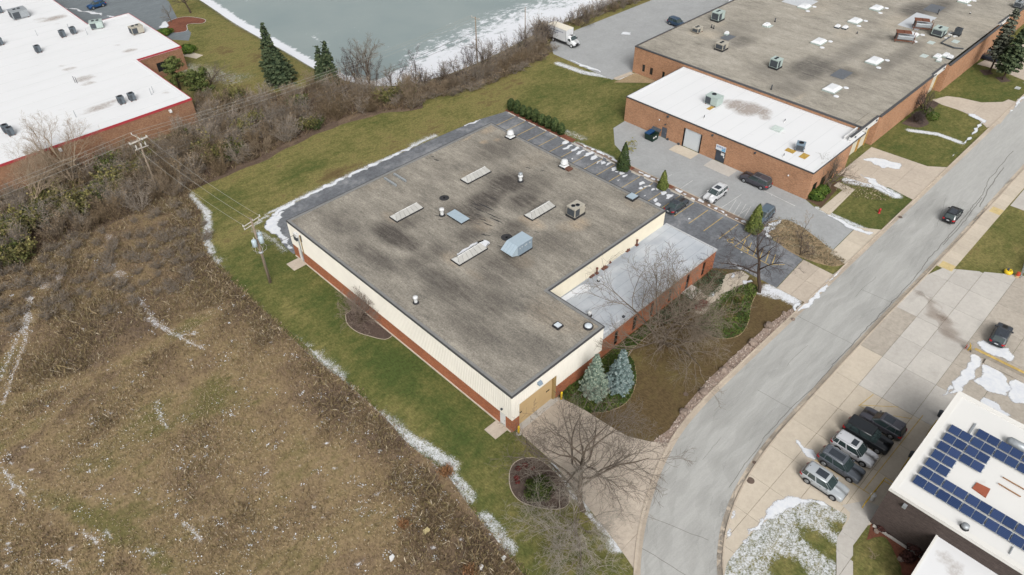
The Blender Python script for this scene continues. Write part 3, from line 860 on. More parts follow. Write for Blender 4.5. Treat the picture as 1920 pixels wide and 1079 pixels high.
for k, poly in enumerate([
    GL([(1393, 1015), (1415, 983), (1440, 950), (1466, 933), (1482, 926), (1504, 936), (1545, 944), (1572, 960), (1556, 955), (1525, 942), (1490, 949), (1446, 975), (1412, 1006), (1397, 1022)]),
    GL([(1372, 960), (1362, 1000), (1356, 1045), (1362, 1045), (1370, 1000), (1378, 960)]),
    GL([(1493, 826), (1510, 838), (1534, 858), (1525, 868), (1500, 848)]),
    GL([(1600, 480), (1535, 560), (1497, 586), (1492, 582), (1520, 560), (1565, 512)]),
    GL([(1486, 570), (1500, 560), (1507, 545), (1497, 586), (1488, 585)]),
    GL([(1428, 432), (1447, 416), (1465, 413), (1462, 421), (1436, 440)]),
    GL([(1620, 300), (1640, 296), (1690, 308), (1690, 319), (1650, 316)]),
    GL([(1608, 325), (1640, 338), (1672, 360), (1680, 368), (1672, 366), (1630, 345)]),
    GL([(1545, 402), (1558, 404), (1600, 425), (1640, 438), (1632, 443), (1590, 428)]),
    GL([(1805, 208), (1830, 217), (1850, 228), (1845, 232), (1815, 218)]),
    GL([(1910, 152), (1935, 165), (1925, 160)]),
    GL([(1845, 232), (1790, 292), (1786, 296), (1838, 230)]), GL([(1890, 212), (1905, 192), (1920, 178), (1923, 180), (1895, 214)]),
    GL([(1325, 558), (1338, 548), (1347, 545), (1335, 560)]), GL([(1395, 527), (1405, 524), (1412, 530), (1400, 536), (1390, 540)]), GL([(1370, 512), (1376, 515), (1374, 524), (1368, 520)]),
    GL([(1375, 496), (1395, 503), (1412, 512), (1408, 515), (1385, 505)]),
    GL([(1060, 105), (1080, 117), (1130, 134), (1126, 137), (1085, 124)]), GL([(1166, 60), (1185, 62), (1184, 67), (1164, 66)]),
    GL([(1780, 745), (1790, 715), (1808, 690), (1822, 655), (1835, 660), (1838, 680), (1828, 705), (1800, 738)]),
    GL([(1825, 715), (1855, 675), (1880, 700), (1900, 730), (1885, 745), (1850, 735)]), GL([(1895, 715), (1920, 705), (1935, 725), (1932, 765), (1905, 760), (1890, 740)]),
    GL([(1833, 645), (1845, 640), (1875, 650), (1890, 652), (1905, 672), (1890, 682), (1860, 668), (1840, 655)]),
    GL([(1818, 768), (1845, 745), (1875, 765), (1900, 785), (1880, 780), (1850, 765)]), GL([(1765, 742), (1782, 722), (1790, 728), (1772, 748)]), GL([(1662, 930), (1668, 934), (1664, 938)])]):
    snow(poly, .22, .35, .085, 120 + k, .03)
# gravel strip, beds and paths by the street
GST = offset(between(SLc, 45.0, 75.6), .1) + GL([(1486, 578), (1440, 610), (1390, 655), (1330, 710), (1285, 762), (1255, 805), (1225, 828)])
sheet('gravel_strip', GST, M_GRAVEL, 0.03, .3, kind='structure')
for k, (p, r) in enumerate([((1487, 600), .25), ((1440, 613), .62), ((1410, 645), .6), ((1357, 697), .55), ((1318, 737), .55), ((1282, 775), .55), ((1364, 597), .35), ((1470, 588), .3), ((1690, 1013), .2), ((1643, 997), .28), ((1688, 1050), .3)]):
    c = G(*p); bm = bmesh.new(); bmesh.ops.create_icosphere(bm, subdivisions=2, radius=r)
    rg = random.Random(k)
    for v in bm.verts: v.co *= 1 + rg.uniform(-.2, .2)
    for v in bm.verts: v.co.z *= .7
    me = bpy.data.meshes.new('boulder'); bm.to_mesh(me); bm.free()
    o = link('boulder', me, plain('granite', S(150, 134, 122), .85, var=.3, scale=6, objvar=.2)); o.location = (c.x, c.y, r * .35)
    tag(o, ['small tan stone at the street end of the gravel strip', 'tan boulder in the gravel strip nearest the east driveway', 'grey boulder in the gravel strip, second from the east driveway', 'boulder in the gravel strip, third from the east driveway', 'dark boulder in the gravel strip, fourth from the east driveway', 'dark boulder at the driveway end of the gravel strip', 'pale stone lying in the green ground cover bed', 'little stone by the snowy corner of the front lawn', 'tiny pale stone in the brown bed by the dark wall', 'pale edging stone at the tip of the brown bed', 'pale stone beside the purple shrub bed'][k], 'boulder', 'boulders and stones')
BEDS = {}


def bed(name, poly, mat, z=0.025, edge=None):
    o = sheet(name, poly, mat, z, .5, kind='structure'); BEDS[name] = poly
    if edge: strip('bed_edging', poly + [poly[0]], .09, edge, z + .02)
    return o


bed('mulch_bed', curve(GL([(648, 590), (651, 607), (668, 622), (690, 630), (722, 637), (738, 628)]), 4) + [(34.7, 58.2), (34.7, 66)], M_MULCH, .02, M_KERB)
ISLE = curve(GL([(957, 880), (975, 862), (1005, 860), (1035, 880), (1060, 910), (1068, 940), (1050, 955), (1010, 952), (975, 940), (957, 915)]), 5, True)
bed('mulch_island', ISLE, M_MULCH, .02, M_KERB)
bed('spruce_bed', [(42.3, 36.3), (42.9, 33.0)] + curve(GL([(1098, 776), (1140, 772), (1175, 755), (1192, 720), (1190, 685), (1176, 660)]), 4)[1:] + [(53.0, 34.6), (60, 34.8), (60, 36.2)], M_EARTH, .02, M_STRAW)
bed('entrance_bed', curve(GL([(1352, 555), (1395, 536), (1420, 540), (1408, 575), (1403, 605), (1388, 628), (1362, 636), (1335, 632), (1305, 612), (1320, 590)]), 4, True), M_EARTH, .02, M_STRAW)
bed('wall_bed', [(60.5, 36.2), (75.2, 36.2), (75.6, 34.4), (72, 33.0), (68, 33.4), (64, 33.6), (60.5, 34.6)], M_EARTH, .02)
WALK = GL([(1362, 515), (1390, 508), (1405, 518), (1398, 530), (1370, 550), (1340, 575), (1318, 590), (1300, 588), (1318, 565), (1345, 540)])
slabs('entrance_path', WALK, [60, 64, 66, 68, 70, 72, 74, 76, 78, 80], [25, 31.2, 36], M_CONC_T, .045)
bed('hedge_bed', [(87.6, 74.5), (88.9, 74.5), (88.9, 92), (87.6, 91.8)], M_MULCH_R, .02)
bed('snow_corner_bed', curve(GL([(1432, 425), (1470, 412), (1512, 432), (1560, 470), (1585, 492), (1560, 500), (1510, 486), (1470, 465)]), 3, True), M_STRAW, .018)
bed('conifer_bed', [(87.9, 61), (89.0, 61), (89.0, 63.4), (87.9, 63.4)], M_MULCH_R, .03); bed('conifer_bed', [(87.9, 52.8), (88.9, 52.8), (88.9, 55), (87.9, 55)], M_MULCH_R, .03); bed('conifer_bed', [(86.8, 36.1), (88.6, 36.1), (88.6, 38.2), (86.8, 38.2)], M_MULCH_R, .03)
bed('purple_bed', curve(GL([(1632, 985), (1625, 1012), (1600, 1025), (1640, 1008), (1662, 1010), (1676, 1035), (1690, 1065), (1693, 1079), (1735, 1079), (1760, 1005), (1640, 985)]), 2, True), M_MULCH_R, .03)
bed('far_bed', curve(GL([(310, 45), (330, 35), (355, 32), (384, 37), (380, 44), (352, 46), (350, 58), (325, 62), (312, 55)]), 4, True), M_MULCH_R, .02, M_SNOW)
bed('hedge_bed', GL([(1510, 374), (1530, 360), (1580, 335), (1570, 355), (1540, 390)]), M_EARTH, .018)
bed('shrub_bed', curve(GL([(1690, 232), (1720, 240), (1742, 232), (1735, 218), (1760, 196), (1752, 186)]), 3), M_MULCH, .018)
bed('pine_bed', [(168.0, 32.0), (170, 31), (171.5, 32.4), (170, 33.8)], M_MULCH, .018); bed('pine_bed', [(167, 28.4), (169, 27.2), (170.5, 29), (168.6, 30.2)], M_MULCH, .018)
# snowy lawn peninsula across the street
PEN = curve(GL([(1353, 1120), (1361, 1065), (1374, 1042), (1406, 1004), (1440, 975), (1490, 945), (1530, 938), (1570, 958), (1588, 972), (1570, 1010), (1566, 1079), (1563, 1110)]), 4)
sheet('snowy_lawn', PEN, M_LAWN, .075, .3, {'tone': lambda P: np.full(len(P), .35), 'snow': lambda P: .66 - blob(P, *G(1545, 1025).xy, 1.1, 2.8, .42) - blob(P, *G(1480, 1075).xy, 1.6, 1.8, .6) - blob(P, *G(1572, 990).xy, .8, 1, .3)}, kind='structure')
sheet('lawn_patch', curve(GL([(1600, 1028), (1640, 1010), (1660, 1014), (1675, 1040), (1688, 1079), (1690, 1100), (1600, 1100)]), 2, True), M_LAWN, .05, .5, {'tone': lambda P: np.full(len(P), .42), 'snow': lambda P: np.zeros(len(P))}, kind='structure')
# car park by the lake, north west
sheet('west_car_park', [(43.9, 180.5), (50, 178), (57, 172), (60, 168), (62.5, 172), (64, 182), (68, 196), (66, 230), (43.9, 230)], pm('wet_asphalt', S(128, 136, 140), .12, (.4, 1.5, 1), grime=.4), .012, None, kind='structure')
slabs('west_path', [(50.2, 176), (53.4, 174), (58.5, 158), (56.6, 157.4), (53.8, 164)], [40, 70], [150, 160, 166, 172, 180], M_CONC_T, .04)
for k, poly in enumerate([GL([(118, 14), (150, 18), (190, 26), (205, 31), (185, 30), (140, 20)]), GL([(205, 30), (235, 34), (215, 36)]), GL([(300, 45), (312, 40), (318, 48), (310, 58), (300, 55)]), GL([(290, 2), (298, 6), (292, 6)])]): snow(poly, .4, .6, .05, 300 + k)
# ------------------------------------------------------------------ building materials
def brick_mat(name, c, c2, mortar, rough=0.9):
    t = NT(name)
    g = t.n('ShaderNodeNewGeometry'); sp = t.n('ShaderNodeSeparateXYZ', Vector=g.outputs['Position'])
    u = t.math('ADD', sp.outputs[0], sp.outputs[1])
    v = t.n('ShaderNodeCombineXYZ', X=u, Y=sp.outputs[2], Z=0.0)
    b = t.n('ShaderNodeTexBrick', Vector=v.outputs[0], Color1=c, Color2=c2, Mortar=mortar, Scale=1.0)
    b.inputs['Mortar Size'].default_value = 0.012; b.inputs['Brick Width'].default_value = 0.3; b.inputs['Row Height'].default_value = 0.1
    b.offset = 0.5
    n1 = t.noise(0.35, 5, 0.7); n2 = t.noise(4.0, 3, 0.7, sc=(1, 1, 2))
    f = t.math('MULTIPLY', t.rng(n1, 0.3, 0.7, .86, 1.12), t.rng(n2, 0.3, 0.7, .84, 1.16))
    cb = t.n('ShaderNodeCombineXYZ', X=f, Y=f, Z=f)
    t.col(t.mix(1.0, b.outputs[0], cb, 'MULTIPLY'), rough, 0.2)
    t.bump(b.outputs[1], -0.3, 0.01)
    return t.m


M_BRICK_R = brick_mat('red_brown_brick', S(176, 106, 70, 1.4), S(152, 86, 58, 1.4), S(160, 128, 108))
M_BRICK_T = brick_mat('tan_orange_brick', S(192, 142, 107, 1.15), S(162, 114, 84, 1.15), S(186, 160, 136))
M_BRICK_W = brick_mat('brown_brick', S(160, 118, 88, 1.1), S(134, 92, 68, 1.1), S(160, 136, 116))
M_BRICK_D = brick_mat('dark_brown_brick', S(92, 80, 76, 1.1), S(76, 66, 62, 1.1), S(96, 88, 84))
M_SIDING = plain('cream_siding', S(240, 236, 226, 1.3), .5, .35, var=.04, scale=.4)
M_SIDING2 = plain('ivory_siding', S(234, 226, 206, 1.25), .5, .35, var=.05, scale=.4)
M_TANDOOR = plain('tan_door_paint', S(218, 188, 140), .5, .3, var=.05, scale=.5)
M_TANDARK = plain('olive_tan_trim', S(176, 150, 100), .6, .3, var=.08)
M_WHITE = plain('white_paint', S(240, 240, 238), .5, .3, var=.05, scale=.6)
M_EDGE = plain('dark_roof_edge', S(84, 84, 86), .5, .4, var=.1)
M_EDGE2 = plain('grey_roof_flashing', S(142, 142, 140), .55, .4, var=.12, scale=1.2)
M_REDTRIM = plain('red_coping', S(186, 66, 74), .5, .4, var=.1)
M_GLASS = plain('dark_window_glass', (0.012, 0.014, 0.016, 1), .12, .6, var=.3)
M_GREYDOOR = plain('grey_door_paint', S(98, 104, 114), .5, .3, var=.08)
M_PALEDOOR = plain('pale_grey_door', S(222, 228, 232), .5, .3, var=.03)
M_RUST = plain('rusty_steel', S(128, 84, 66), .85, .2, var=.35, scale=8)
M_GALV = plain('galvanised_steel', S(182, 188, 192), .45, .5, .35, var=.12)
M_BLUEG = plain('pale_blue_sheet_metal', S(186, 204, 216), .45, .45, .1, var=.05)
M_BLUED = plain('blue_grey_sheet_metal', S(150, 168, 182), .45, .45, .1, var=.06)
M_UNIT = plain('beige_unit_metal', S(190, 184, 170), .5, .35, var=.1)
M_UNITG = plain('greenish_unit_metal', S(188, 204, 198), .5, .35, var=.08)
M_UNITD = plain('dark_unit_grille', S(78, 84, 90), .6, .3, var=.2)
M_TAR = plain('black_roof_tar', S(62, 62, 64), .8, .2, var=.3, scale=4)
M_FANW = plain('white_fan_metal', S(230, 232, 232), .4, .4, var=.05)
M_BLACK2 = plain('black_hole', (0.01, 0.01, 0.011, 1), .7, .1)
M_YBOLL = plain('yellow_bollard_paint', S(246, 208, 40), .5, .4, var=.08)
M_YRAIL = plain('yellow_rail_paint', S(228, 190, 60), .5, .4, var=.12)


def roof_mat(name, lo, mid, hi, streak=(1.5, .5, 1), pale=S(196, 176, 150), dark=S(78, 73, 70), grain=.42):
    t = NT(name)
    n1 = t.noise(0.28, 5, 0.68, sc=streak); n2 = t.noise(1.4, 4, 0.75, sc=streak); n3 = t.noise(4.2, 4, 0.85); n0 = t.noise(0.06, 4, 0.6)
    h = t.math('ADD', t.math('MULTIPLY', n1, .45), t.math('ADD', t.math('MULTIPLY', n2, .33), t.math('MULTIPLY', n0, .22)))
    b = t.ramp(h, [(0.34, lo), (0.5, mid), (0.66, hi)])
    n7 = t.noise(.9, 5, .8, sc=(2.2, .3, 1)); wob = t.math('ADD', t.rng(n2, .3, .7, -.3, .3), t.rng(n7, .3, .7, -.55, .55))
    b = t.mix(t.rng(t.math('ADD', t.attr('pale'), t.math('MULTIPLY', wob, t.attr('pale'))), 0.1, 1.0, 0, .8), b, pale)
    b = t.mix(t.rng(t.math('ADD', t.attr('stain'), t.math('MULTIPLY', wob, t.attr('stain'))), 0.05, 1.0, 0, .85), b, dark)
    n5 = t.noise(2.2, 4, .75, sc=(3.2, .12, 1)); n6 = t.noise(11.0, 2, .8)
    f = t.math('MULTIPLY', t.math('MULTIPLY', t.rng(n3, .25, .75, 1 - grain, 1 + grain), t.rng(n6, .25, .75, .8, 1.2)), t.rng(n5, .3, .7, .86, 1.14))
    cb = t.n('ShaderNodeCombineXYZ', X=f, Y=f, Z=f)
    t.col(t.mix(1.0, b, cb, 'MULTIPLY'), .95, .1); t.bump(n3, .5, .03)
    return t.m


M_ROOF = roof_mat('gravel_roof', S(114, 110, 104), S(156, 150, 139), S(188, 181, 168))
M_ROOF2 = roof_mat('old_gravel_roof', S(136, 131, 122), S(173, 167, 155), S(198, 192, 180), (1.2, .55, 1), S(206, 194, 174), S(96, 93, 90), .26)


def white_roof(name, c, dirt=S(150, 132, 116)):
    t = NT(name)
    n = t.noise(.5, 5, .7); n2 = t.noise(.12, 3, .5, sc=(1, 3, 1)); n3 = t.noise(2.5, 4, .75)
    b = t.mix(t.rng(n2, .45, .75, 0, .16), c, S(222, 224, 224))
    b = t.mix(t.rng(t.math('ADD', t.attr('stain'), t.math('MULTIPLY', t.attr('stain'), t.rng(n3, .3, .7, -.5, .5))), .2, .9, 0, .75), b, dirt)
    b = t.mix(t.rng(n, .66, .76, 0, .22), b, S(205, 204, 200))
    t.col(b, .55, .3)
    return t.m


M_WROOF = white_roof('white_membrane', S(246, 247, 248))
M_WROOF2 = white_roof('off_white_membrane', S(245, 244, 240))
_t = NT('blue_grey_membrane')
_n = _t.noise(.3, 5, .7); _n2 = _t.noise(2.2, 4, .7)
_b = _t.ramp(_n, [(.35, S(192, 199, 206)), (.65, S(214, 218, 223))])
_b = _t.mix(_t.rng(_t.attr('stain'), .1, 1, 0, .85), _b, S(150, 158, 168))
_b = _t.mix(_t.rng(_t.math('ADD', _t.attr('pale'), _t.math('MULTIPLY', _t.attr('pale'), _t.rng(_n2, .3, .7, -.5, .5))), .4, .6), _b, S(240, 243, 248))
_t.col(_b, .6, .3)
M_AROOF = _t.m


def bld(name, label, cat, loc):
    return thing(name, label, cat, loc)


def part(root, name, mb, mat, smooth=False, parent=None, **kw):
    """mb is in world coordinates; the piece hangs on the thing's base point"""
    p = parent or root
    o = mb.build(name, mat, p, smooth, **kw) if isinstance(mb, MB) else link(name, mb, mat, p, **kw)
    L = Vector(root.location)
    o.matrix_parent_inverse = Matrix.Translation(-L) if parent is None else Matrix.Identity(4)
    return o


def rootpart(root, o):
    o.parent = root; o.matrix_parent_inverse = Matrix.Translation(-Vector(root.location)); return o


def wall(axis, c0, c1, a0, a1, z0, z1, ops=()):
    """wall slab between planes c0 and c1 with openings (a, b, zlow, zhigh)"""
    us = sorted({a0, a1} | {u for o in ops for u in o[:2]}); zs = sorted({z0, z1} | {z for o in ops for z in o[2:]})
    us = [u for u in us if a0 <= u <= a1]; zs = [z for z in zs if z0 <= z <= z1]
    nu, nz = len(us) - 1, len(zs) - 1
    solid = lambda i, j: 0 <= i < nu and 0 <= j < nz and not any(o[0] - 1e-6 <= us[i] and us[i + 1] <= o[1] + 1e-6 and o[2] - 1e-6 <= zs[j] and zs[j + 1] <= o[3] + 1e-6 for o in ops)
    mb = MB(); idx = {}; vs = []; fs = []

    def V(i, j, k):
        if (i, j, k) not in idx:
            c = (c0, c1)[k]; idx[(i, j, k)] = len(vs)
            vs.append((c, us[i], zs[j]) if axis == 'x' else (us[i], c, zs[j]))
        return idx[(i, j, k)]
    for i in range(nu):
        for j in range(nz):
            if not solid(i, j): continue
            for k in (0, 1):
                q = [V(i, j, k), V(i + 1, j, k), V(i + 1, j + 1, k), V(i, j + 1, k)]
                fs.append(tuple(q if k == 0 else q[::-1]))
            for (di, dj, A, B) in ((-1, 0, (i, j), (i, j + 1)), (1, 0, (i + 1, j), (i + 1, j + 1)), (0, -1, (i, j), (i + 1, j)), (0, 1, (i, j + 1), (i + 1, j + 1))):
                if not solid(i + di, j + dj):
                    fs.append((V(*A, 0), V(*B, 0), V(*B, 1), V(*A, 1)))
    mb.add(vs, fs)
    me = mb.mesh('w'); bm = bmesh.new(); bm.from_mesh(me); bmesh.ops.recalc_face_normals(bm, faces=bm.faces); bm.to_mesh(me); bm.free()
    return me


def ribs(axis, c, out, a0, a1, z0, z1, step=.3, w=.05, d=.035, skip=()):
    mb = MB(); n = int((a1 - a0) / step)
    for i in range(n + 1):
        a = a0 + (a1 - a0) * i / n; zz0, zz1 = z0, z1
        for s in skip:
            if s[0] < a < s[1]: zz0 = max(zz0, s[3] + .03)
        if zz1 - zz0 < .1: continue
        lo, hi = (c + out * d, c) if out < 0 else (c, c + d)
        mb.box(lo, a - w / 2, zz0, hi, a + w / 2, zz1) if axis == 'x' else mb.box(a - w / 2, lo, zz0, a + w / 2, hi, zz1)
    return mb


def lamp_box(root, p, out, name='wall_lamp', mat=None, s=.28):
    x, y, z = p; ox, oy = out
    part(root, name, MB().box(min(x, x + ox * s) - (s / 2 if ox == 0 else 0), min(y, y + oy * s) - (s / 2 if oy == 0 else 0), z - s / 2, max(x, x + ox * s) + (s / 2 if ox == 0 else 0), max(y, y + oy * s) + (s / 2 if oy == 0 else 0), z + s / 2), mat or M_GALV)


# ------------------------------------------------------------------ the main warehouse
X0, X1, X2 = 34.79, 50.15, 74.62
Y0, Y1, Y2 = 36.07, 45.16, 81.62
HM, HB = 6.2, 2.15
wh = bld('warehouse', 'large flat roofed warehouse with stained gravel roof, cream siding and red brick base', 'warehouse', (X0, Y0, 0))
wdoors = [(37.15, 38.1, 0, 2.25), (79.1, 80.25, 0, 2.25)]
part(wh, 'brick_wall', wall('x', X0 + .03, X0 + .3, Y0 + .3, Y2, 0, HB, [(37.15, 38.1, 0, HB), (79.1, 80.25, 0, HB)]), M_BRICK_R)
part(wh, 'brick_wall', wall('y', Y0 + .03, Y0 + .3, X0 + .03, 35.94, 0, HB), M_BRICK_R)
part(wh, 'brick_wall', wall('y', Y0 + .03, Y0 + .3, 41.98, X1, 0, HB), M_BRICK_R)
part(wh, 'brick_wall', wall('x', X1 - .3, X1 - .03, Y0 + .3, Y1, 0, HB), M_BRICK_R)
part(wh, 'brick_wall', wall('x', X2 - .3, X2 - .03, Y1, Y2, 0, HB), M_BRICK_R)
part(wh, 'brick_wall', wall('y', Y2 - .3, Y2 - .03, X0 + .3, X2 - .3, 0, HB), M_BRICK_R)
part(wh, 'siding_wall', wall('x', X0, X0 + .2, Y0, Y2, HB, HM - .1, [(37.15, 38.1, HB, 2.25), (79.1, 80.25, HB, 2.25)]), M_SIDING)
part(wh, 'siding_wall', wall('y', Y0, Y0 + .2, X0 + .2, X1, HB, HM - .1, [(35.94, 41.98, HB, 4.05)]), M_SIDING)
part(wh, 'siding_wall', wall('x', X1 - .2, X1, Y0 + .2, Y1 + .2, HB, HM - .1), M_SIDING)
part(wh, 'siding_wall', wall('y', Y1, Y1 + .2, X1, X2, HB, HM - .1), M_SIDING2)
part(wh, 'siding_wall', wall('x', X2 - .2, X2, Y1 + .2, Y2, HB, HM - .1), M_SIDING)
part(wh, 'siding_wall', wall('y', Y2 - .2, Y2, X0 + .2, X2 - .2, HB, HM - .1), M_SIDING)
part(wh, 'siding_rib', ribs('x', X0, -1, Y0 + .1, Y2 - .1, HB + .01, HM - .12, .3), M_SIDING, kind='stuff')
part(wh, 'siding_rib', ribs('y', Y0, -1, X0 + .1, X1 - .1, HB + .01, HM - .12, .3, skip=[(35.9, 42.0, 0, 4.05)]), M_SIDING, kind='stuff')
part(wh, 'siding_rib', ribs('y', Y1, -1, X1 + .3, X2 - .1, 3.75, HM - .12, .3), M_SIDING2, kind='stuff')
part(wh, 'foundation', MB().box(X0 - .12, Y0 + .2, -.3, X0 + .02, Y2 - .2, .12), M_CONC_T)
for a0, a1 in ((37.15, 38.1), (79.1, 80.25)):
    d = part(wh, 'door', MB().box(X0 + .06, a0 + .01, .02, X0 + .12, a1 - .01, 2.23), M_WHITE)
    h = MB().box(X0 - .0, a0 + .1, 1.0, X0 + .055, a0 + .2, 1.08).build('handle', M_GALV, d)
part(wh, 'door_step', MB().box(X0 - 1.95, 36.75, -.05, X0 - .13, 38.6, .1), M_CONC_P)
part(wh, 'door_step', MB().box(X0 - 2.1, 78.55, -.05, X0 - .13, 80.6, .1), M_CONC_P)
lamp_box(wh, (X0 - .04, 37.6, 3.0), (-1, 0), mat=M_UNITD, s=.2)
# electric service on the long wall
part(wh, 'service_mast', MB().tube([(X0 - .12, 79.0, .3), (X0 - .12, 79.0, 5.5)], .07, 8), M_GALV)
part(wh, 'meter_box', MB().box(X0 - .3, 79.3, 3.9, X0 - .03, 80.0, 4.7), M_UNITD)
part(wh, 'service_head', MB().box(X0 - .45, 78.7, 4.9, X0 - .03, 79.5, 5.45), M_WHITE)
part(wh, 'conduit', MB().tube([(X0 - .1, 78.4, 2.1), (X0 - .1, 78.4, 5.4)], .06, 6), M_TANDARK)
part(wh, 'conduit', MB().tube([(X0 - .1, 78.1, 4.4), (X0 - .1, 78.1, 5.5)], .05, 6), M_UNITD)
# overhead door
gd = part(wh, 'overhead_door', MB().box(35.95, Y0 + .32, .03, 41.55, Y0 + .36, 4.04), M_TANDARK)
for k in range(5):
    MB().box(35.96, Y0 + .27, .06 + k * .795, 41.54, Y0 + .318, .06 + k * .795 + .78).build('door_panel', M_TANDOOR, gd)
part(wh, 'door_jamb', MB().box(41.56, Y0 + .02, .0, 41.97, Y0 + .4, 4.04), M_TANDARK)
for a, b in ((40.55, 41.1), (36.25, 36.55), (35.98, 36.1)):
    MB().box(a, Y0 + .245, 1.98, b, Y0 + .268, 2.16).build('door_light', M_BLACK2, gd)
part(wh, 'door_sill', MB().box(35.95, Y0 - .5, .0, 41.9, Y0 + .27, .085), M_CONC_G)
part(wh, 'wall_lamp', MB().add([(38.7, Y0 - .03, 5.1), (39.25, Y0 - .03, 5.1), (39.25, Y0 - .45, 5.15), (38.7, Y0 - .45, 5.15), (38.7, Y0 - .03, 5.5), (39.25, Y0 - .03, 5.5), (39.25, Y0 - .3, 5.4), (38.7, Y0 - .3, 5.4)], [(0, 3, 2, 1), (4, 5, 6, 7), (0, 1, 5, 4), (1, 2, 6, 5), (2, 3, 7, 6), (3, 0, 4, 7)]), M_BLUED)
# roof
RM = [(X0 + .4, Y0 + .4), (X1 - .4, Y0 + .4), (X1 - .4, Y1 + .4), (X2 - .4, Y1 + .4), (X2 - .4, Y2 - .4), (X0 + .4, Y2 - .4)]
DARKS = [((905, 378), 4.5, 2.6, .8), ((950, 345), 4, 3, .75), ((980, 375), 3, 2.2, .6), ((870, 400), 3, 4, .55), ((735, 440), 2.0, 4.5, .8), ((765, 455), 1.6, 3.0, .6), ((815, 520), 2, 3, .45), ((850, 545), 3, 5, .5), ((800, 480), 5, 2, .4), ((940, 500), 5, 4, .45), ((905, 560), 3, 5, .4),
         ((1000, 345), 4, 3, .4), ((930, 280), 6, 3.4, .38), ((880, 440), 2.5, 2, .5), ((700, 480), 1.6, 6, .45), ((640, 420), 3, 4, .25), ((1030, 455), 5, 3, .3), ((880, 610), 3, 6, .32), ((980, 640), 3, 5, .18), ((760, 420), 3, 1.6, .4), ((960, 430), 3, 2, .5), ((1010, 390), 2.2, 1.4, .5), ((575, 400), 4, 1.5, .25), ((820, 330), 2.5, 2.5, .25)]
PALES = [((858, 263), 1.1, .6, .9), ((873, 260), .9, .5, .9), ((907, 266), .8, .6, .9), ((932, 262), .7, .6, .8), ((915, 243), 2.2, 1.2, .5), ((1000, 418), 1.4, 2.4, .55), ((985, 412), 1.0, 1.3, .6), ((1085, 420), 2.0, 1.6, .6), ((1060, 425), 1.5, 1.6, .4), ((870, 408), 1.2, 1.6, .5), ((850, 485), 1.6, 2.5, .4), ((735, 408), 1.2, 2.4, .35), ((905, 422), 2, 2, .4), ((980, 490), 2, 2, .35), ((882, 330), 2, 2, .3), ((1040, 590), 4, 5, .25), ((1102, 605), 2, 2, .4), ((890, 515), 1, 2, .3), ((700, 345), 3, 2, .22), ((1190, 380), 2, 2, .3), ((1000, 300), 8, 3, .16)]


def spots(L, z):
    C = [(G(*p, z).xy, rx, ry, k) for p, rx, ry, k in L]

    def f(P):
        s = np.zeros(len(P))
        for c, rx, ry, k in C: s = np.maximum(s, blob(P, c[0], c[1], rx, ry, k))
        return s
    return f


rf = sheet('roof', RM, M_ROOF, HM - .05, .55, {'stain': spots([(p, rx, ry, min(1, k * 1.35)) for p, rx, ry, k in DARKS], HM), 'pale': spots(PALES, HM)})
rootpart(wh, rf)
FOOT = [(X0, Y0), (X1, Y0), (X1, Y1), (X2, Y1), (X2, Y2), (X0, Y2)]


def edging(root, foot, z, mat_f, mat_t, w=.42, fh=.2, out=.06):
    """metal roof edge: a dark drip fascia and a flat flashing behind it, one length per side"""
    n = len(foot)
    a = sum(foot[i][0] * foot[(i + 1) % n][1] - foot[(i + 1) % n][0] * foot[i][1] for i in range(n))
    if a < 0: foot = foot[::-1]

    def inset(d):
        r = []
        for i in range(n):
            p0, p, p1 = foot[i - 1], foot[i], foot[(i + 1) % n]
            def nrm(a, b):
                L = math.hypot(b[0] - a[0], b[1] - a[1]); return (-(b[1] - a[1]) / L, (b[0] - a[0]) / L)
            n0, n1 = nrm(p0, p), nrm(p, p1); k = 1 + n0[0] * n1[0] + n0[1] * n1[1]
            r.append((p[0] + (n0[0] + n1[0]) / k * d, p[1] + (n0[1] + n1[1]) / k * d))
        return r
    A, B, C = inset(-out), inset(.05), inset(w)
    for i in range(n):
        j = (i + 1) % n
        part(root, 'roof_edge', MB().prism([A[i], A[j], B[j], B[i]], z - fh, z + .06), mat_f)
        part(root, 'roof_flashing', MB().prism([B[i], B[j], C[j], C[i]], z - .12, z + .03), mat_t)


edging(wh, FOOT, HM, M_EDGE, M_EDGE2)
# cracks where the felt shows through the gravel
rg = random.Random(3)
CR = [((888, 388), 2.4), ((893, 384), 1.4), ((900, 395), 1.8), ((897, 403), 1.2), ((878, 404), 1.6), ((884, 409), 1.1), ((905, 412), 1.6), ((913, 420), 2.0), ((920, 424), 1.2), ((897, 420), .9), ((880, 413), .6), ((906, 440), 1.0), ((915, 441), .9), ((912, 388), 3.2), ((925, 405), 3.4), ((930, 413), 2.6), ((925, 372), 1.2), ((818, 300), 1.2), ((811, 294), .9), ((800, 296), .6), ((990, 315), .9), ((1017, 320), .8), ((1067, 327), .9), ((820, 405), .8), ((826, 412), 1.0), ((945, 470), 1.2), ((938, 462), 1.0), ((960, 447), 1.8), ((1006, 435), 1.0)]
for i, (p, L) in enumerate(CR):
    c = G(*p, HM)
    pts = wig([(c.x - .15, c.y + L * .5), (c.x + .2, c.y - L * .5)], .05, .25, i)
    w = rg.uniform(.07, .17); n = len(pts)
    a = [(q[0] + w * math.sin(math.pi * k / (n - 1)) * rg.uniform(.5, 1), q[1]) for k, q in enumerate(pts)]
    b = [(q[0] - w * math.sin(math.pi * k / (n - 1)) * rg.uniform(.5, 1), q[1]) for k, q in enumerate(pts)]
    part(wh, 'felt_crack', MB().add([(q[0], q[1], HM - .035) for q in a] + [(q[0], q[1], HM - .035) for q in b], [(k + n, k, k + 1, k + 1 + n)[::-1] for k in range(n - 1)]), M_TAR)
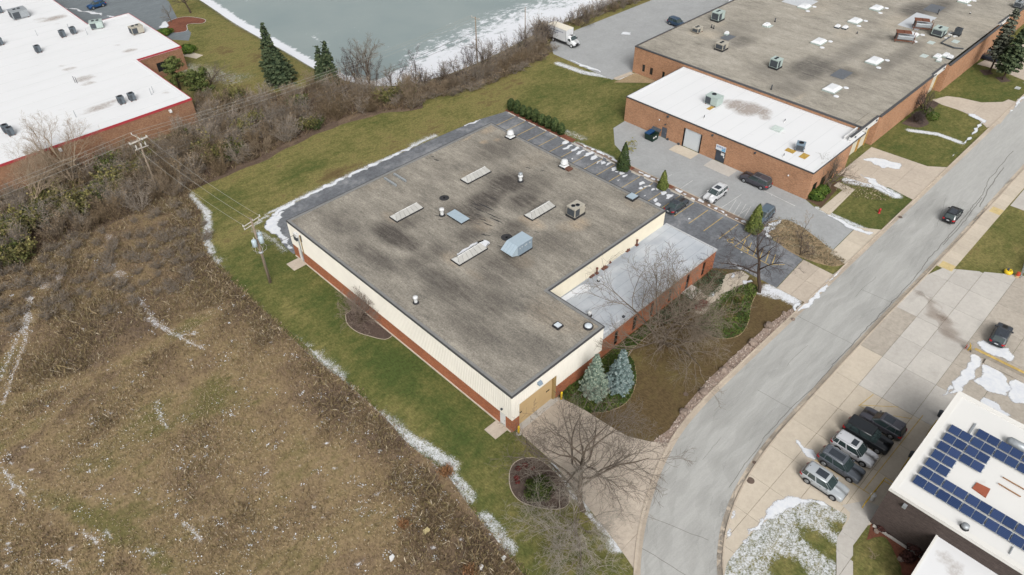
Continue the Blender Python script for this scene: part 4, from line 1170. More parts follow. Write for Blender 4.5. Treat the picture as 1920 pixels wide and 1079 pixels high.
for p, r in (((833, 371), .75), ((950, 445), .8)):
    c = G(*p, HM)
    o = part(wh, 'roof_drain', MB().lathe([(r, 0), (r * .7, .012), (.16, .016)], 18, (c.x, c.y, HM - .045)), M_TAR)
    MB().lathe([(.17, 0), (.15, .08), (.05, .1)], 10, (c.x, c.y, HM - .03)).build('drain_cap', M_BLACK2, o)

M_SKYP = plain('skylight_sheet', S(188, 187, 182), .35, .4, var=.05, scale=5, objvar=.05)
M_SKYP2 = plain('skylight_end', S(214, 214, 210), .4, .4, var=.05)


def skylight(pa, pb, length=4.9, snowy=False):
    """ridge shaped roof light: dark curb, frame, glazing sheets on both slopes, two end panels"""
    a = G(*pa, HM); x0, y0 = a.x, a.y; W_, h, H = 1.75, .16, .82
    sk = part(wh, 'skylight', MB().box(x0, y0 - W_ / 2, HM - .06, x0 + length, y0 + W_ / 2, HM + h), M_TAR)
    n = 6; z0, z1 = HM + h, HM + H; yl, yh = y0 - W_ / 2 + .06, y0 + W_ / 2 - .06; xa, xb = x0 + .08, x0 + length - .08; xi = .42
    rx0, rx1 = xa + xi, xb - xi
    for k in range(n):
        t0, t1 = k / n, (k + 1) / n
        for sy in (yl, yh):
            b0, b1 = xa + (xb - xa) * t0 + .02, xa + (xb - xa) * t1 - .02
            r0, r1 = rx0 + (rx1 - rx0) * t0 + .02, rx0 + (rx1 - rx0) * t1 - .02
            q = [(b0, sy, z0), (b1, sy, z0), (r1, y0, z1), (r0, y0, z1)]
            nz = .03
            MB().add(q + [(v[0], v[1] + (.03 if sy > y0 else -.03), v[2] + nz) for v in q], [(0, 1, 2, 3)[::-1], (4, 5, 6, 7), (0, 1, 5, 4), (1, 2, 6, 5), (2, 3, 7, 6), (3, 0, 4, 7)]).build('glazing_sheet', M_SKYP, sk)
    for xe, xr in ((xa, rx0), (xb, rx1)):
        MB().add([(xe, yl, z0), (xe, yh, z0), (xr, y0, z1), (xr + (.05 if xe == xa else -.05), y0, z0)], [(0, 1, 2), (0, 2, 3), (1, 3, 2), (0, 3, 1)]).build('end_panel', M_SKYP2, sk)
    MB().tube([(rx0, y0, z1 + .02), (rx1, y0, z1 + .02)], .045, 6).build('ridge_cap', M_WHITE, sk)
    if snowy:
        sn = MB().prism(ragged([(x0 + 1.3, y0 + W_ / 2), (x0 + length + .9, y0 + W_ / 2), (x0 + length + 1.0, y0 - .2), (x0 + length + .02, y0 - .3), (x0 + length + .02, y0 + W_ / 2 + .35), (x0 + 1.3, y0 + W_ / 2 + .3)], .1, .3, 4), HM - .02, HM + .2)
        o = sn.build('snow', M_SNOW); o['kind'] = 'stuff'
    return sk


skylight((870, 342), (928, 325), 4.9); skylight((737, 413), (798, 395), 4.9)
skylight((990, 410), (1048, 390), 4.9); skylight((853, 494), (922, 470), 5.1, True)
# small flat roof lights near the front
c = G(1046, 612, HM)
o = part(wh, 'roof_light', MB().cbox(c.x, c.y, HM - .06, 1.0, 1.0, .26), M_TAR); MB().cbox(c.x, c.y, HM + .19, .72, .72, .06).build('pane', plain('pale_dome', S(222, 230, 236), .3, .4), o)
c = G(1103, 613, HM)
o = part(wh, 'roof_light', MB().lathe([(.62, 0), (.6, .22), (.52, .24)], 20, (c.x, c.y, HM - .06)), M_TAR); MB().lathe([(.48, 0), (.42, .1), (.2, .16)], 18, (c.x, c.y, HM + .17)).build('dome', plain('pale_dome', S(222, 230, 236)), o, True)
c = G(1185, 371, HM)
o = part(wh, 'roof_hatch', MB().cbox(c.x, c.y, HM - .06, 1.55, 1.45, .3), M_TAR); MB().cbox(c.x, c.y, HM + .23, 1.3, 1.2, .1).build('hatch_lid', M_BLUEG, o)
# flat lid and loose rails
a = G(840, 404, HM)
o = part(wh, 'roof_lid', MB().box(a.x - .1, a.y - 3.0, HM - .06, a.x + 1.35, a.y + .1, HM + .22), M_TAR)
for k in range(4): MB().box(a.x - .16, a.y - 3.06 + k * .8, HM + .225, a.x + 1.42, a.y - 3.06 + k * .8 + .78, HM + .28).build('lid_panel', M_BLUEG, o)
for k, p in enumerate([(721, 336), (739, 328)]):
    a = G(*p, HM)
    o = MB().box(a.x - .12, a.y - 2.9, HM, a.x + .16, a.y, HM + .3).build('duct_rail', M_GALV)
    tag(o, ['pale metal rail lying on the gravel roof, closer to the utility pole', 'pale metal rail lying on the gravel roof, farther along the roof edge'][k], 'rail', 'two pale metal rails on the main roof')

# ------------------------------------------------------------------ the low office annex (same building)
HA = 3.55; AX1, AY0 = 75.3, 36.5
wins = [(53.2, 53.95, .25, 2.75), (56.9, 57.75, .25, 2.75), (60.6, 61.3, .25, 2.75), (64.6, 65.3, .25, 2.75), (68.55, 69.35, .1, 2.75), (72.35, 73.1, .25, 2.75)]
part(wh, 'annex_wall', wall('y', AY0, AY0 + .3, X1, AX1, 0, HA - .25, wins), M_BRICK_R)
part(wh, 'annex_wall', wall('x', AX1 - .3, AX1, AY0 + .3, Y1, 0, HA - .25), M_BRICK_R)
for a, b, z0, z1 in wins:
    w_ = part(wh, 'window', MB().box(a - .02, AY0 + .12, z0, b + .02, AY0 + .2, z1), plain('bronze_frame', S(60, 52, 48), .5, .3))
    MB().box(a + .06, AY0 + .09, z0 + .9, b - .06, AY0 + .118, z1 - .06).build('pane', M_GLASS, w_); MB().box(a + .06, AY0 + .09, z0 + .06, b - .06, AY0 + .118, z0 + .82).build('pane', M_GLASS, w_)
part(wh, 'entrance_step', MB().box(67.8, AY0 - 1.8, 0, 70.2, AY0 - .01, .16), M_CONC_G)
part(wh, 'entrance_step', MB().box(68.2, AY0 - 2.9, 0, 69.9, AY0 - 1.85, .12), M_CONC_T)


def a_pale(P):
    s = np.zeros(len(P))
    for p, rx, ry, k in [((1072, 548), 1.9, 1.0, 1.0), ((1058, 556), 1.1, .9, 1.0), ((1095, 541), 1.2, .8, 1.0), ((1125, 520), .5, .4, .8), ((1310, 460), 4, 2, .25), ((1150, 612), 3, .5, .6), ((1190, 588), 3, .4, .55), ((1230, 555), 3, .4, .5), ((1265, 505), 2.5, 1.4, .3)]:
        c = G(*p, HA); s = np.maximum(s, blob(P, c.x, c.y, rx, ry, k))
    return s


o = sheet('annex_roof', [(X1 + .05, AY0 + .2), (AX1 - .2, AY0 + .2), (AX1 - .2, Y1 - .01), (X1 + .05, Y1 - .01)], M_AROOF, HA - .03, .4,
          {'stain': lambda P: .75 * smooth01(1.2 - (Y1 - P[:, 1]) / (1.5 + .5 * np.sin(P[:, 0] * .9))) * smooth01((71 - P[:, 0]) / 3) + blob(P, 71, 43.6, 1.6, .9, .5), 'pale': a_pale})
rootpart(wh, o)
for k in range(5):
    y = AY0 + 1.6 + k * 1.5
    part(wh, 'membrane_seam', MB().box(X1 + .1, y, HA - .025, AX1 - .3, y + .05, HA - .012), plain('seam_grey', S(178, 184, 192)))
part(wh, 'annex_edge', MB().box(X1, AY0 - .08, HA - .25, AX1 + .08, AY0 + .2, HA + .05), plain('pale_fascia', S(206, 208, 210), .5, .3))
part(wh, 'annex_edge', MB().box(AX1 - .2, AY0 + .2, HA - .25, AX1 + .08, Y1, HA + .05), plain('pale_fascia', S(206, 208, 210)))

# ------------------------------------------------------------------ brick warehouse to the east
HW, HG = 4.92, 5.6
RX0, RX1, RY0, RY1 = 100.61, 118.45, 35.71, 72.9
bw = bld('brick_warehouse', 'long brick warehouse with a white front roof and an old gravel roof behind', 'warehouse', (RX0, RY0, 0))
ops = [(63.25, 64.4, 0, 2.05), (56.1, 59.78, 0, 3.6), (51.08, 53.0, 0, 2.05)]
part(bw, 'brick_wall', wall('x', RX0, RX0 + .3, RY0, RY1, 0, HW - .1, ops), M_BRICK_T)
sw = [(101.9, 103.5, .1, 2.25), (104.6, 106.4, .1, 2.25), (107.6, 109.4, .1, 2.25)]
part(bw, 'brick_wall', wall('y', RY0, RY0 + .3, RX0 + .3, 113.9, 0, HW - .1, sw), M_BRICK_T)
part(bw, 'brick_wall', wall('y', RY1 - .3, RY1, RX0 + .3, RX1, 0, HW - .1), M_BRICK_T)
for a, b, z0, z1 in sw:
    w_ = part(bw, 'window', MB().box(a, RY0 + .1, z0, b, RY0 + .16, z1), plain('bronze_frame', S(60, 52, 48)))
    m_ = (a + b) / 2
    MB().box(a + .05, RY0 + .07, z0 + .05, m_ - .03, RY0 + .098, z1 - .05).build('pane', M_GLASS, w_); MB().box(m_ + .03, RY0 + .07, z0 + .05, b - .05, RY0 + .098, z1 - .05).build('pane', M_GLASS, w_)
d = part(bw, 'door', MB().box(RX0 + .08, 63.27, .02, RX0 + .14, 64.38, 2.03), M_GREYDOOR); MB().box(RX0 + .04, 63.4, 1, RX0 + .078, 63.5, 1.1).build('handle', M_GALV, d)
d = part(bw, 'overhead_door', MB().box(RX0 + .2, 56.12, .02, RX0 + .24, 59.76, 3.58), M_GREYDOOR)
for k in range(6): MB().box(RX0 + .15, 56.3, .04 + k * .59, RX0 + .198, 59.6, .04 + k * .59 + .58).build('door_panel', M_PALEDOOR, d)
for y in (56.06, 59.6): part(bw, 'door_seal', MB().box(RX0 - .03, y, .03, RX0 + .19, y + .2, 3.56), M_BLACK2)
d = part(bw, 'double_door', MB().box(RX0 + .12, 51.1, .02, RX0 + .16, 52.98, 2.03), plain('bronze_frame', S(60, 52, 48)))
for a, b in ((51.15, 52.02), (52.06, 52.93)): MB().box(RX0 + .08, a, .06, RX0 + .118, b, 1.98).build('door_leaf', plain('slate_door', S(74, 80, 90), .4, .3, var=.1), d)
MB().box(RX0 + .05, 51.3, 1.35, RX0 + .078, 51.95, 1.85).build('notice', M_WHITE, d)
MB().box(RX0 + .05, 51.22, 1.0, RX0 + .078, 51.42, 1.3).build('notice', M_WHITE, d)
# sign above the door: blue band over pale ground, blue letters
sg = part(bw, 'shop_sign', MB().box(RX0 - .1, 51.15, 2.2, RX0 - .01, 53.05, 3.1), plain('sign_white', S(236, 242, 248), .35, .3, var=.02))
M_SBLUE = plain('sign_blue', S(24, 92, 168), .35, .3, var=.05); M_SSKY = plain('sign_sky_blue', S(120, 190, 230), .35, .3, var=.05)
MB().box(RX0 - .106, 51.2, 2.26, RX0 - .101, 51.9, 2.55).build('sign_band', M_SSKY, sg)
MB().box(RX0 - .106, 51.2, 2.58, RX0 - .101, 51.75, 2.7).build('sign_band', M_SSKY, sg)
rg = random.Random(5); y = 52.95
while y > 51.4:                      # the letters are too small in the photograph to read: blue strokes
    wd = rg.uniform(.14, .2); mbl = MB()
    mbl.box(RX0 - .108, y - wd, 2.68, RX0 - .102, y - wd + .05, 3.0); 
    if rg.random() < .6: mbl.box(RX0 - .108, y - .05, 2.68, RX0 - .102, y, rg.choice((2.84, 3.0)))
    mbl.box(RX0 - .1085, y - wd + .05, rg.choice((2.68, 2.8)), RX0 - .102, y - .05, rg.choice((2.74, 2.86)))
    mbl.build('sign_letter', M_SBLUE, sg); y -= wd + .05
part(bw, 'sign_shelf', MB().box(RX0 - .14, 51.2, 2.08, RX0 - .01, 53.0, 2.18), M_UNITD)
for y, z, s in ((63.4, 4.45, .3), (65.1, 3.15, .16), (54.1, 4.4, .28), (39.5, 2.9, .18), (45.9, 4.4, .26), (63.7, 2.75, .2)): lamp_box(bw, (RX0 - .01, y, z), (-1, 0), 'wall_lamp', M_WHITE if s < .19 else M_UNITD, s)
for y in (62.6, 60.2): part(bw, 'downspout_block', MB().box(RX0 - .3, y, .0, RX0 - .02, y + .35, .35), M_UNITD)
# white membrane roof of the front part
o = sheet('roof', [(RX0 + .3, RY0 + .3), (RX1 - .05, RY0 + .3), (RX1 - .05, RY1 - .3), (RX0 + .3, RY1 - .3)], M_WROOF, HW - .04, .5,
          {'stain': spots([((1402, 204), 3.2, 2.8, 1.0), ((1425, 208), 2.2, 2.4, .85), ((1378, 196), 2.6, 1.6, .95), ((1435, 220), 1.4, 1.2, .7), ((1362, 190), 1.5, .6, .7), ((1468, 250), .4, .5, .4), ((1505, 300), .6, .4, .3), ((1560, 240), 1.5, .2, .25)], HW)})
rootpart(bw, o)
edging(bw, [(RX0, RY0), (RX1, RY0), (RX1, RY1), (RX0, RY1)], HW, M_EDGE, plain('white_flashing', S(242, 243, 244), var=.02), .5, .16, .05)
for k in range(12): part(bw, 'membrane_seam', MB().box(RX0 + .6, RY0 + 1.8 + k * 3.0, HW - .036, RX1 - .4, RY0 + 1.86 + k * 3.0, HW - .026), plain('faint_seam', S(226, 228, 230), var=.03))
# gravel roofed part
GX1, GY1 = 262.0, 85.0
gops = [(82.0 - .05, 82.65, .9, 2.4), (79.95, 80.7, .85, 2.35), (77.0, 77.6, .9, 2.45)]
part(bw, 'brick_wall', wall('x', RX1, RX1 + .3, RY1, GY1, 0, HG - .1, gops), M_BRICK_T)
for a, b, z0, z1 in gops:
    w_ = part(bw, 'window', MB().box(RX1 + .1, a, z0, RX1 + .16, b, z1), plain('bronze_frame', S(60, 52, 48))); MB().box(RX1 + .07, a + .05, z0 + .05, RX1 + .098, b - .05, z1 - .05).build('pane', M_GLASS, w_)
part(bw, 'brick_wall', wall('y', GY1 - .3, GY1, RX1 + .3, GX1, 0, HG - .1), M_BRICK_T)
part(bw, 'parapet_wall', MB().box(RX1 + .001, RY0 + .9, HW - .05, RX1 + .3, RY1 - .01, HG - .1), M_BRICK_T)
SEG = [(124.4, 147.2, 36.0), (154.0, 182.4, 35.6), (189.2, 262.0, 35.6)]
for a, b, y in SEG:
    part(bw, 'brick_wall', wall('y', y, y + .3, a, b, 0, HG - .1), M_BRICK_T)
    part(bw, 'brick_return', MB().box(a, y + .3, 0, a + .3, y + 2.0, HG - .1), M_BRICK_T)
    part(bw, 'brick_return', MB().box(b - .3, y + .3, 0, b, y + 2.0, HG - .1), M_BRICK_T)
M_GOLD = plain('gold_oak_trim', S(204, 160, 92), .6, .3, var=.12)
for a, b in ((113.9, 124.4), (147.2, 154.0), (182.4, 189.2)):
    part(bw, 'canopy_fascia', MB().box(a + .02, 36.3, 4.5, b - .02, 36.62, HG + .02), M_WHITE)
    part(bw, 'recess_wall', MB().box(a, 37.2, 0, b, 37.45, HG - .15), M_WHITE)
    k = 0; x = a + .5
    while x + 2.6 < b:
        d = part(bw, 'loading_door', MB().box(x, 37.1, .02, x + 2.6, 37.19, 3.5), plain('cream_door', S(226, 220, 200), .5, .3))
        for e in (x - .22, x + 2.62): part(bw, 'door_post', MB().box(e, 36.9, 0, e + .2, 37.19, 4.4), M_GOLD)
        for q in range(5): MB().box(x + .03, 37.06, .05 + q * .68, x + 2.57, 37.098, .05 + q * .68 + .66).build('door_panel', plain('cream_door', S(226, 220, 200)), d)
        x += 3.2
    for e in np.arange(a + 1.6, b, 4.0): part(bw, 'canopy_lamp', MB().box(e, 36.15, 4.95, e + .3, 36.29, 5.2), M_UNITD)
GD = [((1530, 130), 7, 2.2, .55), ((1510, 122), 6, 2.0, .5), ((1580, 137), 3.5, 2.6, .5), ((1480, 165), 4, 3, .3), ((1720, 18), 6, 3, .6), ((1760, 12), 7, 2.6, .5), ((1600, 95), 12, 2, .3), ((1680, 110), 14, 1.6, .3), ((1390, 78), 4, 2, .4), ((1365, 70), 2.2, 1.2, .7), ((1455, 140), 3, 6, .25), ((1640, 125), 6, 2, .25), ((1380, 55), 6, 4, .2)]
GP = [((1330, 65), 3, 2.4, .6), ((1305, 62), 2, 2, .6), ((1348, 45), 2.6, 1.6, .5), ((1590, 60), 6, 3, .35), ((1690, 40), 8, 4, .45), ((1500, 182), 3, .7, .5), ((1463, 172), 2, .6, .5), ((1760, 75), 8, 3, .4), ((1590, 135), 5, 4, .25), ((1530, 15), 8, 4, .3), ((1830, 60), 14, 8, .3)]
o = sheet('gravel_roof', [(RX1 + .35, 38.2), (124.4, 38.2), (124.4, 36.4), (GX1 - .3, 36.2), (GX1 - .3, GY1 - .3), (RX1 + .35, GY1 - .3)], M_ROOF2, HG - .05, 1.0, {'stain': spots([(p, rx * 1.1, ry * 1.2, min(1, k * 1.6)) for p, rx, ry, k in GD], HG), 'pale': spots(GP, HG)})
rootpart(bw, o)
o = sheet('gravel_roof', [(RX1 + .35, 36.7), (124.35, 36.7), (124.35, 38.15), (RX1 + .35, 38.15)], M_ROOF2, HG - .06, 1.0, {'stain': lambda P: 0 * P[:, 0], 'pale': lambda P: 0 * P[:, 0] + .2}); rootpart(bw, o)
for (x0, y0, x1, y1) in ((RX1 - .06, 36.6, RX1 + .32, GY1 + .05), (RX1 + .33, GY1 - .3, GX1, GY1 + .05), (124.4, 35.9, 147.2, 36.3), (154.0, 35.5, 182.4, 35.95), (189.2, 35.5, GX1, 35.95), (113.9, 36.2, 124.4, 36.66), (147.2, 36.2, 154, 36.66), (182.4, 36.2, 189.2, 36.66)):
    part(bw, 'roof_edge', MB().box(x0, y0, HG - .16 if y1 - y0 > 1 or x0 in (124.4, 154.0, 189.2) else HG + .021, x1, y1, HG + .05), M_EDGE)
for p, mat, wx, wy in (((1720, 40), M_GALV, 10, 4.4), ((1500, 3), M_GALV, 6, 6)):
    c = G(*p, HG); q = part(bw, 'roof_patch', MB().cbox(c.x, c.y, HG - .045, wx, wy, .03), plain('silver_patch', S(212, 216, 220), .5, .3, var=.04))
for p, wx, wy in (((1578, 139), 4.2, 2.6), ((1752, 16), 5, 3.2), ((1365, 70), 3.0, 2.0)):
    c = G(*p, HG); q = part(bw, 'roof_patch', MB().cbox(c.x, c.y, HG - .047, wx, wy, .03), plain('blue_grey_patch', S(112, 116, 122), .7, .2, var=.15))
for p in ((1746, 80), (1792, 78), (1733, 105), (1442, 49)):
    c = G(*p, HG); part(bw, 'roof_pad', MB().cbox(c.x, c.y, HG - .047, 1.7, 1.2, .05), plain('pale_green_pad', S(204, 216, 212), .6, .3))

# ------------------------------------------------------------------ white roofed building north west
tw = bld('white_roof_building', 'large low brick building with a white membrane roof and red roof edge', 'building', (43.5, 129.6, 0))
TF = [(-46, 129.6), (43.5, 129.6), (43.5, 153.7), (52.9, 153.7), (52.9, 180.3), (43.7, 180.3), (43.7, 240), (-46, 240)]
HT = 5.0
part(tw, 'brick_wall', wall('y', 129.6, 129.9, -46, 43.5, 0, HT - .35), M_BRICK_W)
part(tw, 'brick_wall', wall('x', 43.2, 43.5, 129.9, 153.7, 0, HT - .35), M_BRICK_W)
part(tw, 'brick_wall', wall('y', 153.7, 154.0, 43.2, 52.9, 0, HT - .35, [(46.9, 48.75, 1.2, 3.1)]), M_BRICK_W)
part(tw, 'brick_wall', wall('x', 52.6, 52.9, 154.0, 180.3, 0, HT - .35), M_BRICK_W)
part(tw, 'brick_wall', wall('x', 43.4, 43.7, 180.3, 240, 0, HT - .35), M_BRICK_W)
w_ = part(tw, 'window', MB().box(46.9, 153.78, 1.2, 48.75, 153.86, 3.1), plain('bronze_frame', S(60, 52, 48)))
for a in (46.98, 47.86): MB().box(a, 153.74, 1.28, a + .8, 153.778, 3.02).build('pane', M_GLASS, w_)
o = sheet('roof', [(p[0] + dx, p[1] + dy) for p, (dx, dy) in zip(TF, [(.3, .3), (-.3, .3), (-.3, .3), (-.3, .3), (-.3, -.3), (-.3, -.3), (-.3, -.3), (.3, -.3)])], M_WROOF, HT - .05, 1.2,
          {'stain': spots([((75, 36), 1.5, 1.0, .6), ((88, 38), 2, 1.0, .75), ((103, 34), 3, 1.6, .9), ((55, 42), 3, .6, .45), ((108, 43), 1, .6, .6), ((130, 130), 1.4, .9, .8), ((158, 147), 2.2, 1.3, .8), ((165, 155), 1.6, .8, .9), ((160, 142), 1, .7, .7), ((137, 135), 1, .4, .4), ((185, 202), 3, 1.2, .8), ((205, 193), 4, .5, .7), ((165, 210), 2, .6, .45), ((243, 94), 1.6, 1.0, .9), ((118, 124), .7, .5, .6), ((255, 93), 1, .6, .5), ((150, 60), 2, .4, .6), ((195, 76), 1, .4, .5), ((220, 84), .8, .4, .5), ((310, 175), .9, .5, .6), ((178, 140), .6, .3, .5), ((116, 205), 2, .3, .3), ((40, 110), 3, .3, .25), ((85, 100), 4, .3, .25)], HT)})
rootpart(tw, o)
edging(tw, TF, HT, M_REDTRIM, plain('white_flashing', S(242, 243, 244), var=.02), .6, .36, .06)
for k in range(24): part(tw, 'membrane_seam', MB().box(-45, 132 + k * 4.2, HT - .046, 43.0 if 132 + k * 4.2 < 153 or 132 + k * 4.2 > 181 else 52.2, 132.07 + k * 4.2, HT - .034), plain('faint_seam', S(226, 228, 230)))
for x in (39.1, 19.8): lamp_box(tw, (x, 129.6, 4.1), (0, -1), 'wall_lamp', M_WHITE, .45)
lamp_box(tw, (20.0, 129.6, .9), (0, -1), 'wall_box', M_WHITE, .5)

# ------------------------------------------------------------------ dark brick building with the solar roof
sb = bld('solar_roof_building', 'dark brick building with an off white roof carrying solar panels', 'building', (52.6, 2.69, 0))
HS = 6.1
BF = [(52.6, 2.69), (52.6, -32), (69.6, -32), (69.6, 2.69)]
part(sb, 'brick_wall', wall('x', 52.6, 52.9, -32, 2.69, 0, HS - .3), M_BRICK_D)
part(sb, 'brick_wall', wall('y', 2.39, 2.69, 52.9, 69.6, 0, HS - .3), M_BRICK_D)
part(sb, 'brick_wall', wall('x', 69.3, 69.6, -32, 2.39, 0, HS - .3), M_BRICK_D)
o = sheet('roof', [(53.0, 2.3), (53.0, -31.6), (69.2, -31.6), (69.2, 2.3)], M_WROOF2, HS - .05, 1.0, {'stain': spots([((1843, 905), 1.0, .7, .35), ((1880, 985), .6, .4, .3), ((1753, 815), .4, .2, .25)], HS)})
rootpart(sb, o)
edging(sb, BF, HS, plain('cream_flashing', S(246, 244, 238), var=.02), plain('cream_flashing', S(246, 244, 238), var=.02), .55, .34, .05)
lamp_box(sb, (52.6, .9, 5.2), (-1, 0), 'wall_lamp', M_GALV, .35)
# low wing
part(sb, 'wing_wall', wall('y', -2.9, -2.62, 47.2, 52.58, 0, 3.7), M_BRICK_D)
part(sb, 'wing_wall', wall('x', 47.2, 47.5, -20, -2.9, 0, 3.7), M_BRICK_D)
o = sheet('wing_roof', [(46.9, -2.55), (52.58, -2.55), (52.58, -20), (46.9, -20)], M_WROOF, 3.93, .5, {'stain': spots([((1770, 1046), 1.0, .9, .5), ((1790, 1068), 1.2, .9, .55)], 3.9)}); rootpart(sb, o)
part(sb, 'wing_edge', MB().box(46.75, -2.62, 3.7, 52.59, -2.42, 4.0), plain('cream_flashing', S(246, 244, 238), var=.02))
part(sb, 'wing_edge', MB().box(46.75, -20, 3.7, 46.95, -2.63, 4.0), plain('cream_flashing', S(246, 244, 238), var=.02))
part(sb, 'wing_gutter', MB().box(46.4, -20, 3.45, 46.74, -4.4, 3.62), M_BLUEG)
part(sb, 'wall_base', MB().box(52.3, -6, 0, 52.59, 2.3, .12), M_CONC_G)
# ------------------------------------------------------------------ roof equipment (stands on the roofs: things of their own)
def air_unit(loc, w, d, h, mat, fans, label, group, rz=0.0, cat='air conditioner', curb=True, grille=True, hood=False):
    t = thing('air_conditioner', label, cat, loc, rz, group)
    z = .3 if curb else .12
    if curb: MB().cbox(0, 0, 0, w + .16, d + .16, .3).build('curb', M_TAR, t)
    else:
        for x in (-w * .38, w * .38): MB().cbox(x, 0, 0, .12, d + .2, .12).build('skid', M_RUST, t)
    me = MB().cbox(0, 0, z, w, d, h).mesh('cabinet'); bevel_mesh(me, .03, 1); link('cabinet', me, mat, t)
    MB().cbox(0, 0, z + h + .002, w + .06, d + .06, .04).build('top_panel', mat, t)
    for fx, fy, r in fans:
        o = MB().lathe([(r, 0), (r, .1), (r * .9, .11), (r * .88, .03), (.05, .03)], 18, (fx, fy, z + h + .04)).build('fan', M_UNITD, t)
        MB().lathe([(r * .86, 0), (r * .3, .012), (.02, .012)], 14, (fx, fy, z + h + .075)).build('fan_guard', M_BLACK2, o)
    if grille:
        for x0 in (-w * .45, w * .02):
            mb = MB().box(x0, -d / 2 - .022, z + .1, x0 + w * .42, -d / 2 - .003, z + h - .12)
            o = mb.build('side_panel', mat if x0 > 0 else M_UNITD, t)
        MB().box(-w / 2 - .022, -d * .42, z + .12, -w / 2 - .003, d * .42, z + h - .15).build('coil_grille', M_UNITD, t)
    if hood:
        MB().add([(w / 2, -d * .3, z + h * .75), (w / 2, d * .3, z + h * .75), (w / 2 + .6, d * .3, z + h * .3), (w / 2 + .6, -d * .3, z + h * .3), (w / 2, -d * .3, z + .1), (w / 2, d * .3, z + .1)], [(0, 1, 2, 3)[::-1], (0, 3, 4), (1, 5, 2), (3, 2, 5, 4)[::-1]]).build('intake_hood', mat, t)
    return t


def roof_fan(c, z, label, group, r=.55, h=1.1, mat=None):
    t = thing('exhaust_fan', label, 'exhaust fan', (c.x, c.y, z), 0, group)
    MB().cbox(0, 0, 0, r * 2.2, r * 2.2, .22).build('curb', M_TAR, t)
    MB().add([(-r * .95, -r * .95, .22), (r * .95, -r * .95, .22), (r * .95, r * .95, .22), (-r * .95, r * .95, .22), (-r * .6, -r * .6, .5), (r * .6, -r * .6, .5), (r * .6, r * .6, .5), (-r * .6, r * .6, .5)], [(4, 5, 6, 7), (0, 1, 5, 4), (1, 2, 6, 5), (2, 3, 7, 6), (3, 0, 4, 7)]).build('base', mat or M_FANW, t)
    MB().lathe([(r * .62, .5), (r, .62), (r * 1.02, .75), (r * .85, .86), (r * .8, h - .1), (r * .66, h), (r * .1, h + .03)], 18).build('hood', mat or M_FANW, t, True)
    return t


def roof_vent(c, z, label, group, r=.2, h=.75, mat=None, cap=True, base=None):
    t = thing('roof_vent', label, 'vent', (c.x, c.y, z), 0, group)
    MB().lathe([(r * 1.9, 0), (r * 1.7, .1), (r, .16)], 12).build('flashing', base or M_TAR, t)
    MB().lathe([(r, .1), (r, h)], 12).build('pipe', mat or M_FANW, t)
    if cap: MB().lathe([(r * 1.05, h - .25), (r * 1.5, h - .2), (r * 1.5, h + .02), (r * .8, h + .12)], 14).build('cap', mat or M_FANW, t, True)
    return t


# big make-up air unit with a sloped intake hood
t = thing('air_handler', 'big pale blue air handler with a sloping intake hood on the gravel roof', 'air handler', (52.5, 53.4, HM))
MB().box(.0, -.9, -.05, 2.35, 1.1, .28).build('curb', M_TAR, t)
me = MB().box(-.5, -.98, .3, 2.2, 1.0, 1.9).mesh('cabinet'); bevel_mesh(me, .02, 1); link('cabinet', me, M_BLUED, t)
for x in (-.5, .42, 1.32): MB().box(x + .02, -1.01, .36, x + .84, -.985, 1.8).build('access_panel', M_BLUED, t)
for x in (-.2, .2, .75, 1.05, 1.65): MB().box(x, -1.03, 1.25 + (x % .3), x + .1, -1.012, 1.42 + (x % .3)).build('latch', M_WHITE, t)
for y in (-.98, .02): MB().box(-.52, y - .03, 1.905, 2.24, y + .97, 1.96).build('top_panel', M_BLUEG, t)
h = MB().add([(-.53, -1.0, 1.96), (-.53, 1.02, 1.96), (-1.75, 1.02, 1.05), (-1.75, -1.0, 1.05), (-.53, -1.0, .45), (-.53, 1.02, .45), (-1.6, 1.02, .85), (-1.6, -1, .85)], [(0, 3, 2, 1)[::-1], (0, 4, 7, 3), (1, 2, 6, 5), (3, 7, 6, 2), (4, 5, 6, 7)]).build('intake_hood', M_BLUEG, t)
for y in (-.5, 0, .5): MB().add([(-.55, y - .015, 1.985), (-.55, y + .015, 1.985), (-1.74, y + .015, 1.09), (-1.74, y - .015, 1.09)], [(0, 1, 2, 3)]).build('hood_seam', M_BLUED, h)
air_unit((64.7, 53.6, HM), 2.1, 1.6, 1.35, M_UNIT, [(-.45, .1, .3), (.15, -.2, .3)], 'beige rooftop unit with two round fans beside the ridge skylight', 'air conditioners on the main warehouse', hood=True)
roof_fan(G(957, 258, HM), HM, 'white mushroom fan at the far back corner of the gravel roof', 'white exhaust fans on the main roof', .62, 1.25)
c = G(1058, 313, HM); roof_fan(c, HM, 'white mushroom fan by the east roof edge with a brown box beside it', 'white exhaust fans on the main roof', .62, 1.25)
c = G(1066, 318, HM); o = MB().cbox(0, 0, 0, .95, .95, .25).build('curb_cap', plain('brown_lid', S(118, 82, 68), .6, .3, var=.15)); o.location = (c.x, c.y, HM); tag(o, 'low brown metal lid beside the white fan at the east roof edge', 'roof lid')
c = G(976, 340, HM); t = roof_vent(c, HM, 'white capped vent standing alone between the fans and the ridge skylight', 'white vents on the main roof', .26, 1.0)
MB().lathe([(.2, 0), (.34, .12), (.3, .34), (.1, .42)], 14, (0, 0, 1.1)).build('turbine', M_GALV, t, True)
roof_vent(G(829, 404, HM), HM, 'white vent cylinder next to the flat pale blue lid', 'white vents on the main roof', .25, 1.1)
roof_vent(G(780, 568, HM), HM, 'white vent standing near the long west roof edge', 'white vents on the main roof', .22, .95)
M_RUSTB = plain('brown_pipe', S(118, 78, 66), .7, .2, var=.3, scale=6)
